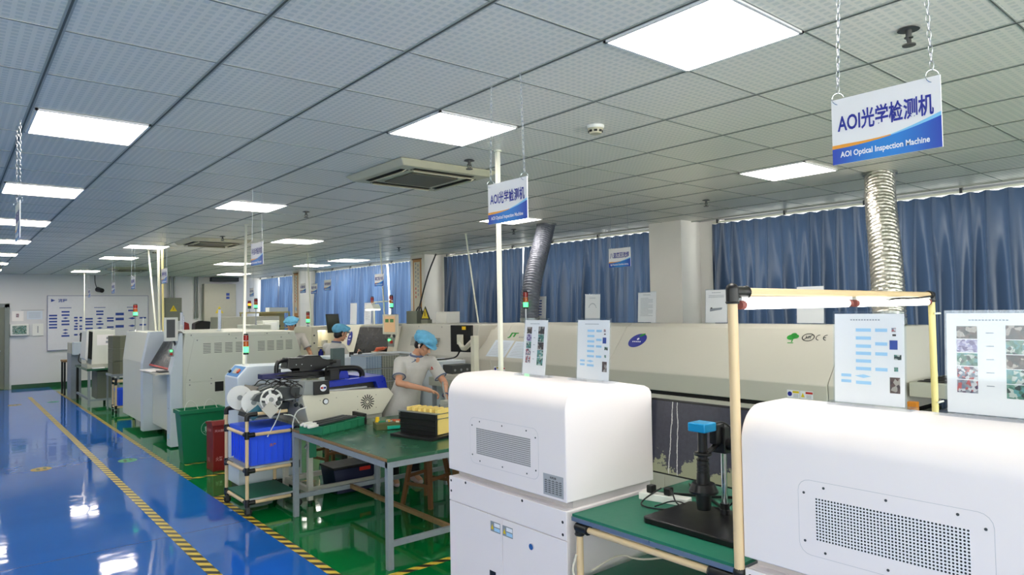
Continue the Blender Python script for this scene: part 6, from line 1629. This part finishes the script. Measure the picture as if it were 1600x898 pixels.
def wallbox(name, x0, x1, z0, z1, d, mt, label, cat, tri=None):
    r = thing(name, label, cat, ((x0 + x1) / 2, 21.98, z0))
    MB().box(x0, x1, 21.99 - d, 21.99, z0, z1).build('enclosure', mt, r, smooth=False, bevel=.006)
    MB().box(x0 + .02, x1 - .02, 21.984 - d, 21.99 - d, z0 + .02, z1 - .02).build('door', mt, r, smooth=False, bevel=.003)
    if tri:
        cx_, cz_, s = tri; oo = Vector((cx_, 21.983 - d, cz_))
        m = MB(); m.poly(oo, X, Z, [(-s, -s * .8), (s, -s * .8), (0, s)], .001, 0).poly(oo, X, Z, [(-.02, -.35 * s), (.012, -.02), (-.004, 0), (.018, .3 * s), (-.015, .03), (.002, .01)], .002, 1)
        m.build('hazard_triangle', ['warnyellow', 'inkblack'], r, smooth=False)
    return r
wallbox('electrical_box', 4.90, 5.36, 1.68, 2.36, .20, 'elecgrey', 'dark grey-green electrical box beside the flowchart board', 'electrical box', (5.13, 2.04, .10))
eb = wallbox('electrical_cabinet', 5.98, 6.92, 1.64, 2.78, .22, 'elecbeige', 'large beige electrical cabinet high on the far wall', 'electrical cabinet', (6.42, 1.98, .12))
m = MB(); m.rect((6.62, 21.76, 2.42), X, Z, 0, 0, .10, .08, .001, 0).rect((6.62, 21.76, 2.32), X, Z, 0, 0, .10, .07, .001, 0); m.build('blue_label', ['boardblue'], eb, smooth=False)
for k, (x, l) in enumerate(((5.07, 'conduit pipe above the small electrical box, left'), (5.19, 'conduit pipe above the small electrical box, right'), (5.78, 'conduit pipe left of the beige cabinet, left'), (5.84, 'conduit pipe left of the beige cabinet, right'))):
    tag(MB().cyl((x, 21.93, 2.36 if x < 5.5 else 1.75), (x, 21.93, 2.999), .025, n=10).build('conduit', 'galv'), l, 'pipe')
tag(MB().box(6.2, 7.0, 21.75, 21.98, 2.86, 2.985).build('cable_tray', 'darkgrey', smooth=False), 'dark cable tray above the beige electrical cabinet', 'cable tray')
tag(MB().box(1.50, 2.0, 21.985, 21.998, 2.04, 2.05).add([], []).build('wall_line', 'inkgrey', smooth=False), 'thin line on the wall above the notices', 'line')
wcam = thing('wall_camera', 'black camera on the far wall above the flowchart board', 'camera', (3.22, 21.98, 2.58))
MB().cyl((3.22, 21.98, 2.62), (3.22, 21.90, 2.60), .02, n=10).build('bracket', 'black', wcam); MB().cyl((3.22, 21.92, 2.60), (3.30, 21.72, 2.56), .07, .06, 16).build('camera_body', 'black', wcam)
cable([(3.20, 21.96, 2.66), (3.16, 21.97, 2.8), (3.16, 21.97, 2.99)], .010, 'darkgrey', 'thin cable rising from the wall camera')
n1_ = thing('wall_display', 'white framed green display on the far wall left of the flowchart board', 'display', (1.42, 21.9, 1.38))
MB().box(1.26, 1.66, 21.90, 21.99, 1.38, 1.68).build('frame', 'white_plastic', n1_, smooth=False, bevel=.01)
MB().box(1.31, 1.61, 21.893, 21.901, 1.42, 1.64).build('picture', 'ph_green', n1_, smooth=False)
n2_ = thing('notice_board', 'white clipboard with a narrow printed column on the far wall', 'notice', (1.86, 21.98, 1.36))
MB().box(1.74, 1.98, 21.97, 21.99, 1.36, 1.68).build('board', 'white_plastic', n2_, smooth=False, bevel=.004)
MB().rect((1.85, 21.9695, 1.44), X, Z, 0, 0, .02, .18, .001).build('print_column', 'inkgrey', n2_, smooth=False)
n3_ = thing('wall_notice', 'paper notice with small picture above the green display', 'notice', (1.42, 21.98, 1.78))
MB().box(1.30, 1.55, 21.985, 21.995, 1.76, 2.02).build('sheet', 'paper', n3_, smooth=False); MB().rect((1.39, 21.9845, 1.86), X, Z, 0, 0, .06, .09, .001).build('picture', 'ph_red', n3_, smooth=False)
n4_ = thing('wall_notice', 'bluish paper notice left of the flowchart board', 'notice', (1.80, 21.98, 1.80))
MB().box(1.62, 1.96, 21.985, 21.995, 1.80, 2.02).build('sheet', 'paperblue', n4_, smooth=False)
m = MB()
for k in range(5): m.rect((1.66, 21.9845, 1.84 + k * .032), X, Z, 0, 0, .26, .006, .001)
m.build('print', 'inkgrey', n4_, smooth=False)

# far right corner: shelf, cabinets, scroll
sh = thing('shelf_unit', 'yellowish shelf unit with boards below the far curtain', 'shelf', (7.2, 19.4, 0))
MB().box(6.35, 7.62, 19.2, 19.7, 1.86, 1.90).build('top_board', 'shelfyellow', sh, smooth=False); MB().box(6.9, 7.62, 19.64, 19.70, .1, 1.86).build('back_board', 'shelfyellow', sh, smooth=False)
MB().box(6.9, 7.62, 19.2, 19.7, 1.42, 1.45).build('middle_board', 'shelfyellow', sh, smooth=False)
for a in (6.36, 7.58):
    for b in (19.21, 19.66): MB().box(a, a + .035, b, b + .035, 0, 1.86).build('post', 'shelfyellow', sh, smooth=False)
box_on('flat_case', 'bluish flat case on the yellowish shelf top, below the far curtain', 'case', 7.05, 7.6, 19.3, 19.6, 1.90, 2.02, 'paleblue')
for k, (a, mt) in enumerate(((7.0, 'elecgrey'), (7.2, 'darkgrey'))): box_on('small_box', ['olive small box on the middle shelf board, left', 'dark small box on the middle shelf board, right'][k], 'box', a, a + .15, 19.25, 19.45, 1.45, 1.52, mt)
gc = thing('grey_cabinet', 'wide grey machine cabinet behind the vented machine top', 'cabinet', (6.2, 18.3, 0))
MB().box(5.35, 6.85, 18.0, 18.9, 0, 1.78).build('cabinet_body', 'elecbeige', gc, smooth=False, bevel=.01)
MB().box(5.40, 6.10, 17.992, 18.0, 1.2, 1.70).build('panel', 'elecbeige', gc, smooth=False, bevel=.003)
ft = thing('test_cabinet', 'off-white tester with square window beside the wide grey cabinet', 'machine', (6.0, 16.4, 0))
MB().box(5.80, 6.20, 16.3, 16.8, 0, 1.68).build('body', 'offwhite', ft, smooth=False, bevel=.01); MB().box(5.84, 6.14, 16.292, 16.30, 1.38, 1.64).build('window_panel', 'white_plastic', ft, smooth=False, bevel=.004)
bm = thing('crt_monitor', 'black monitor on the vented machine line, below the beige cabinet', 'monitor', (4.4, 15.9, 1.3))
MB().prism([(4.15, 1.36), (4.45, 1.36), (4.48, 1.70), (4.30, 1.72), (4.16, 1.66)], 'y', 15.8, 16.1).build('housing', 'black', bm, smooth=False, bevel=.02)
MB().box(4.2, 4.4, 15.85, 16.05, .0, 1.36).build('pedestal', 'darkgrey', bm, smooth=False)
li = thing('lit_machine', 'low machine with a warm lit opening behind the vented machine', 'machine', (4.9, 15.9, 0))
MB().box(4.55, 5.35, 15.9, 16.5, 0, 1.42).build('body', 'offwhite', li, smooth=False, bevel=.008)
MB().box(4.62, 5.2, 15.95, 16.4, 1.42, 1.47).build('glowing_cover', mk_emit('warm_glow_cover', (255, 240, 210), 1.2), li, smooth=False)
tag(MB().prism([(3.98, 1.45), (4.10, 1.45), (4.08, 1.66), (4.0, 1.70)], 'y', 16.0, 16.08).build('red_case', 'redbin', smooth=False), 'small red case left of the black far monitor', 'case')
tag(MB().box(3.95, 4.12, 15.9, 16.2, .0, 1.45).build('pedestal_cabinet', 'offwhite', smooth=False), 'narrow pale pedestal under the small red case', 'cabinet')
tower(5.05, 14.6, 1.62, 2.18, 'g', 'signal tower lit green directly behind the leaning white pole', .036)
tag(MB().box(4.85, 5.30, 14.4, 15.2, 0, 1.62).build('feeder_cabinet', 'offwhite', smooth=False, bevel=.01), 'tall pale cabinet carrying the tower behind the leaning pole', 'cabinet')
tower(6.55, 19.45, 1.90, 2.22, 'a', 'signal tower lit amber in front of the far curtain', .045)
def scroll(x, y0, y1, z0, z1, label, w=.045):
    r = thing('hanging_scroll', label, 'scroll', (x, (y0 + y1) / 2, z0))
    m = MB()
    m.box(x - .006, x, y0, y1, z0, z1); m.build('backing', 'gold', r, smooth=False)
    MB().box(x - .009, x - .005, y0 + w, y1 - w, z0 + .10, z1 - .06).build('paper', 'scroll', r, smooth=False)
    MB().cyl((x - .01, y0 - .02, z0), (x - .01, y1 + .02, z0), .014, n=10).build('rod', 'wood', r)
    MB().cyl((x - .01, y0 - .02, z1), (x - .01, y1 + .02, z1), .012, n=10).build('rod', 'wood', r)
    m = MB()
    for c, n in ((.64, 9), (.36, 8)):
        for k in range(n):
            zz = z1 - .16 - k * .085 if c < .5 else z1 - .12 - k * .085
            yy = y0 + (y1 - y0) * c
            m.rect((x - .0095, yy + .018, zz), -Y, Z, 0, 0, .036, .05, .0005, 1 if (c > .5 and k > 5) else 0)
    m.disc((x - .0095, (y0 + y1) / 2 + .03, z0 + .22), -Y, Z, 0, 0, .03, .06, .0005, mi=2).disc((x - .0095, (y0 + y1) / 2 - .05, z0 + .20), -Y, Z, 0, 0, .03, .05, .0005, mi=0)
    m.build('calligraphy', ['inkgrey', 'red', 'skyink'], r, smooth=False)
scroll(7.42, 11.80, 12.12, 1.62, 2.92, 'calligraphy scroll on the second pillar, above the mounter')
MB_s = scroll(7.42, 18.12, 18.40, 1.75, 2.95, 'narrow scroll on the far pillar beside the far curtain')

# ------------------------------------------------------------------ people
def remesh(o, vox, sm=4, f=.5):
    r = o.modifiers.new('remesh', 'REMESH'); r.mode = 'VOXEL'; r.voxel_size = vox; r.use_smooth_shade = True
    s = o.modifiers.new('smooth', 'SMOOTH'); s.factor = f; s.iterations = sm
    return o
def person(J, name, label, cat, look, lod=.0055, cap_mats=('cap', 'cap'), hands=True):
    """J: dict of joints in world metres. look = unit vector the face points along."""
    J = {k: V3(v) for k, v in J.items()}
    base = (J['footL'] + J['footR']) / 2; base.z = 0
    root = thing(name, label, cat, tuple(base))
    F = V3(look).normalized(); U = (Z - F * Z.dot(F)).normalized() if 'headup' not in J else (J['headup'] - F * J['headup'].dot(F)).normalized()
    S = F.cross(U)          # the person's right-hand side
    H = J['head']
    def hp(f, u, s): return H + F * f + U * u + S * s
    MH = Matrix((S, F, U)).transposed()
    body = MB()
    # head: skull, face wedge, jaw, nose, brow, lips, ears
    body.ell(hp(-.005, .02, 0), (.072, .090, .095), 24, 16, M3=MH)
    body.ell(hp(.030, -.035, 0), (.055, .056, .072), 20, 14, M3=MH)
    body.ell(hp(.052, -.088, 0), (.027, .024, .022), 14, 10, M3=MH)
    body.cap(hp(.082, .0, 0), hp(.102, -.030, 0), .008, .013, 10)
    body.ell(hp(.098, -.034, .010), (.008, .008, .006), 8, 6, M3=MH); body.ell(hp(.098, -.034, -.010), (.008, .008, .006), 8, 6, M3=MH)
    body.ell(hp(.070, .022, .027), (.026, .014, .010), 10, 8, M3=MH); body.ell(hp(.070, .022, -.027), (.026, .014, .010), 10, 8, M3=MH)
    body.ell(hp(.058, -.024, .036), (.022, .022, .022), 10, 8, M3=MH); body.ell(hp(.058, -.024, -.036), (.022, .022, .022), 10, 8, M3=MH)
    body.ell(hp(.078, -.062, 0), (.024, .012, .011), 12, 8, M3=MH)
    for s in (1, -1):
        body.ell(hp(-.002, -.008, s * .074), (.009, .020, .032), 12, 8, M3=MH)
    body.cap(J['neck'], hp(-.012, -.05, 0), .052, .047, 16)
    body.cap(J['chest'], J['neck'], .09, .06, 16); body.cap(J['hip'], J['chest'], .10, .10, 16)
    for s in 'RL':
        sh, el, wr, hd = J['sh' + s], J['el' + s], J['wr' + s], J['hd' + s]
        body.cap(J['chest'] + Z * .06, sh, .06, .045, 14); body.cap(sh, el, .043, .036, 16); body.cap(el, wr, .036, .024, 16)
        body.ell(el.lerp(wr, .28), .038, 14, 9)
        d = (hd - wr).normalized()
        nrm = J.get('palm' + s, Vector((0, 0, -1))); nrm = (nrm - d * nrm.dot(d)).normalized(); sd = d.cross(nrm) * (1 if s == 'R' else -1)
        Mh = Matrix((sd, d, nrm)).transposed()
        pc_ = wr + d * .055
        body.cap(wr, wr + d * .02, .024, .025, 12)
        body.ell(pc_, (.040, .048, .016), 16, 10, M3=Mh); body.ell(pc_ + d * .02, (.038, .034, .014), 14, 9, M3=Mh)
        if hands:
            curl = J.get('curl' + s, Vector((.6, 0, 0))).x
            for k, (off, L) in enumerate(((-.028, .070), (-.009, .078), (.010, .073), (.028, .058))):
                p = pc_ + d * .038 + sd * off; dd = (d + sd * off * 2).normalized(); a = 0
                for q, seg in enumerate((.42, .32, .26)):
                    a += curl * (.5, 1.0, .8)[q]
                    dv_ = (dd * math.cos(a) + nrm * math.sin(a)).normalized(); p2 = p + dv_ * L * seg
                    body.cap(p, p2, .0092 - q * .0006, .0088 - q * .0008, 10); p = p2
            p = wr + d * .028 - sd * .024; q1 = p + (d * .6 - sd * .75 + nrm * .25).normalized() * .036; q2 = q1 + (d * .9 - sd * .1 + nrm * .5).normalized() * .030
            body.cap(p, q1, .014, .011, 10); body.cap(q1, q2, .0105, .009, 10)
    for s in 'RL':
        hp_ = J['hip'] + (J['kn' + s] - J['hip']) * .05; kn, an, ft = J['kn' + s], J['an' + s], J['foot' + s]
        body.cap(hp_.lerp(J['hip'] + (-1 if s == 'L' else 1) * ((J['shR'] - J['shL']).normalized() * .07), 1), kn, .065, .048, 16); body.cap(kn, an, .046, .034, 14); body.cap(an, ft + Z * .045, .034, .028, 12)
    remesh(body.build('body', 'skin', root, ang=3), lod, 3)
    # eyes, brows, mouth
    for s in (1, -1):
        MB().ell(hp(.083, .004, s * .028), (.013, .006, .006), 12, 8, M3=MH).build('eye', 'inkblack', root)
        MB().obox(hp(.094, .024, s * .029), S * s + U * .12, F, U, .017, .003, .003).build('eyebrow', 'hair', root)
    MB().ell(hp(.101, -.063, 0), (.020, .004, .004), 12, 6, M3=MH).build('mouth', mat('lips', (170, 96, 88), .45), root)
    # hair under the cap
    hr = MB().ell(hp(-.022, .022, 0), (.080, .086, .098), 24, 16, M3=MH).ell(hp(-.045, -.030, 0), (.066, .052, .060), 18, 12, M3=MH)
    for s in (1, -1): hr.cap(hp(.012, .02, s * .070), hp(.010, -.035, s * .074), .013, .007, 10)
    remesh(hr.build('hair', 'hair', root, ang=3), .006, 2)
    # puffy cloth cap with brim
    cp = MB(); cp.ell(hp(-.010, .080, 0), (.106, .118, .056), 26, 14, M3=MH); cp.ell(hp(-.070, .045, 0), (.098, .070, .066), 22, 12, M3=MH); cp.ell(hp(.045, .078, 0), (.095, .07, .05), 20, 12, M3=MH)
    rn = random.Random(5)
    for k in range(12):
        t = 2 * math.pi * k / 12; cp.ell(hp(.115 * math.cos(t) * .9 - .01, .065 + .02 * math.sin(3 * t), .104 * math.sin(t)), .026 + rn.uniform(-.004, .006), 10, 8)
    remesh(cp.build('cap_crown', cap_mats[0], root, ang=3), .007, 2)
    br = MB(); n = 14
    vs, fs = [], []
    for i in range(n + 1):
        t = math.radians(-72 + 144 * i / n); a_, b_ = math.sin(t), math.cos(t)
        for (rr, uu, th) in ((.086, .062, .003), (.086 + .048 * b_, .052 - .018 * b_, .003)):
            c_ = hp(.012 + rr * b_, uu, rr * a_ * .98); vs += [c_ + U * th, c_ - U * th]
    for i in range(n):
        a = i * 4; b = a + 4
        fs += [(a, a + 2, b + 2, b), (a + 1, b + 1, b + 3, a + 3), (a + 2, a + 3, b + 3, b + 2), (a, b, b + 1, a + 1)]
    fs += [(0, 1, 3, 2), (n * 4, n * 4 + 2, n * 4 + 3, n * 4 + 1)]
    br.add(vs, fs).build('cap_brim', cap_mats[1], root, ang=3)
    # shirt
    sr = MB()
    hip, ch, nk = J['hip'], J['chest'], J['neck']
    ax = (J['shR'] - J['shL']).normalized(); up = (nk - hip).normalized(); fr = up.cross(ax) * -1
    if fr.dot(F) < 0: fr = -fr
    MT = Matrix((ax, fr, up)).transposed()
    prof = ((-.30, .202, .165), (-.15, .198, .158), (.0, .188, .146), (.2, .166, .124), (.4, .156, .114), (.6, .166, .116), (.78, .172, .112), (.90, .135, .088))
    for i in range(len(prof) - 1):
        (f0, a0, b0), (f1, a1, b1) = prof[i], prof[i + 1]
        for q in range(6):
            w = q / 6; c_ = hip.lerp(nk, 0) + (nk - hip) * (f0 + (f1 - f0) * w)
            sr.ell(c_, (a0 + (a1 - a0) * w, b0 + (b1 - b0) * w, .05), 24, 10, M3=MT)
    sr.cap(J['shR'], J['shL'], .062, .062, 16); sr.cap(nk - up * .05, nk - up * .012, .085, .066, 16)
    for s in 'RL':
        sh, el = J['sh' + s], J['el' + s]
        sr.cap(ch.lerp(nk, .5), sh, .075, .066, 14); sr.ell(sh, .068, 16, 10); sr.cyl(sh, sh.lerp(el, .70), .065, .068, 20)
    remesh(sr.build('shirt', 'shirt', root, ang=3), .0075, 10)
    cl = MB().ring(nk + up * .005, up, .064, .014, 24, 8, u=ax, R2=.060); cl.obox(nk - up * .045 + fr * .075, ax + up * .6, fr, up, .035, .006, .014).obox(nk - up * .045 + fr * .075 + ax * .03, ax - up * .6, fr, up, .035, .006, .014)
    cl.build('collar', 'shirttrim', root)
    MB().ell(nk - up * .045 + fr * .066, (.030, .022, .048), 14, 10, M3=MT).build('neck_opening', 'skin', root)
    for s in 'RL':
        sh, el = J['sh' + s], J['el' + s]; c_ = sh.lerp(el, .695)
        MB().ring(c_, el - sh, .0665, .006, 24, 6).build('sleeve_trim', 'shirttrim', root)
    # trousers and shoes
    tr_ = MB()
    for s, sg in (('R', 1), ('L', -1)):
        kn, an = J['kn' + s], J['an' + s]; h_ = J['hip'] + ax * .068 * sg - up * .02
        tr_.ell(h_, (.092, .095, .12), 18, 12); tr_.cap(h_, kn, .092, .070, 18); tr_.cap(kn, an + Z * .06, .068, .056, 16); tr_.cyl(an + Z * .07, an + Z * .0, .058, .062, 18)
    tr_.ell(J['hip'] - up * .02, (.145, .115, .13), 20, 12, M3=MT)
    remesh(tr_.build('trousers', 'trousers', root, ang=3), .0085, 4)
    for s in 'RL':
        ft, an = J['foot' + s], J['an' + s]; dd = Vector((ft.x - an.x, ft.y - an.y, 0)); dd = dd.normalized() if dd.length > .01 else Vector((F.x, F.y, 0)).normalized()
        b_ = Vector((an.x, an.y, 0)); so = MB()
        so.cap(b_ - dd * .03 + Z * .042, b_ + dd * .05 + Z * .042, .040, .044, 16); so.cap(b_ + dd * .06 + Z * .034, b_ + dd * .15 + Z * .030, .040, .028, 16)
        remesh(so.build('shoe', 'shoe', root, ang=3), .006, 3)
    return root
ppl = person(dict(head=(3.90, 6.17, 1.505), neck=(3.87, 6.27, 1.385), chest=(3.85, 6.33, 1.22), hip=(3.80, 6.44, .90),
    shR=(3.71, 6.345, 1.315), shL=(4.035, 6.24, 1.305), elR=(3.615, 6.215, 1.115), wrR=(3.835, 6.00, 1.045), hdR=(3.92, 5.93, 1.00),
    elL=(4.10, 6.08, 1.08), wrL=(3.985, 5.90, 1.00), hdL=(3.955, 5.83, .93), palmR=(.3, -.5, -.8), palmL=(-.8, 0, -.5), curlR=(.75, 0, 0), curlL=(.8, 0, 0),
    knR=(3.70, 6.46, .48), knL=(3.93, 6.40, .48), anR=(3.72, 6.52, .08), anL=(3.94, 6.46, .08), footR=(3.68, 6.38, 0), footL=(3.93, 6.32, 0)),
    'person', 'person in grey polo and light blue cap bending over the large workbench', 'person', (.36, -.74, -.60))
ear = thing('earbud', 'white earbud in the ear of the person at the large workbench', 'earbud', (3.83, 6.12, 1.5))
p_ = Vector((3.90, 6.17, 1.505)); F_ = Vector((.36, -.74, -.60)).normalized(); U_ = (Z - F_ * Z.dot(F_)).normalized(); S_ = F_.cross(U_)
e0 = p_ - S_ * .0 + U_ * -.005
for sgn in (1, -1):
    q_ = p_ + S_ * sgn * .088 + U_ * -.008
    if q_.x < p_.x: MB().ell(q_, .011, 10, 8).cap(q_, q_ - Z * .032, .005, .004, 8).build('earbud_shell', 'white_plastic', ear)
wcl = MB().ring((3.972, 5.885, .987), Vector((3.985 - 3.955, 5.90 - 5.83, 1.0 - .93)), .030, .008, 18, 6); tag(wcl.build('wrist_strap', 'shirttrim'), 'blue-grey strap on the wrist of the person at the workbench', 'wristband')
bd = MB(); nn_ = Vector((.28, -.9, 0)).normalized(); uu_ = nn_.cross(Z) * -1
for a, b, r_ in ((0, 0, .009), (.014, -.016, .008), (-.012, -.018, .007)): bd.ell(Vector((3.985, 6.155, 1.255)) + uu_ * a + Z * b, r_, 8, 6)
bd.build('chest_emblem', 'red', ppl)
person(dict(head=(4.400, 9.200, 1.555), neck=(4.350, 9.240, 1.420), chest=(4.310, 9.250, 1.250), hip=(4.270, 9.280, 0.920),
    shR=(4.350, 9.080, 1.345), shL=(4.290, 9.420, 1.345), elR=(4.470, 9.050, 1.100), wrR=(4.650, 9.170, 1.220), hdR=(4.720, 9.220, 1.270),
    elL=(4.470, 9.460, 1.120), wrL=(4.670, 9.400, 1.120), hdL=(4.750, 9.380, 1.130), palmR=(0, 1, 0), palmL=(0, -.3, -1),
    knR=(4.300, 9.200, 0.480), knL=(4.290, 9.400, 0.480), anR=(4.270, 9.180, 0.080), anL=(4.270, 9.400, 0.080), footR=(4.400, 9.180, 0.000), footL=(4.400, 9.400, 0.000)),
    'person', 'person in grey polo and white-blue cap facing the slanted dark window', 'person', (.93, .05, -.25), cap_mats=('cap', 'capwhite'))
person(dict(head=(4.600, 11.540, 1.660), neck=(4.600, 11.600, 1.520), chest=(4.640, 11.620, 1.350), hip=(4.66, 11.64, .98),
    shR=(4.470, 11.600, 1.440), shL=(4.810, 11.580, 1.440), elR=(4.420, 11.440, 1.160), wrR=(4.440, 11.220, 1.120), hdR=(4.460, 11.120, 1.100),
    elL=(4.900, 11.460, 1.160), wrL=(4.840, 11.240, 1.080), hdL=(4.800, 11.140, 1.060),
    knR=(4.56, 11.62, .50), knL=(4.76, 11.62, .50), anR=(4.56, 11.66, .08), anL=(4.76, 11.66, .08), footR=(4.540, 11.520, 0.000), footL=(4.740, 11.520, 0.000)),
    'person', 'person in blue cap half hidden behind the vented machine', 'person', (-.45, -.75, -.30))
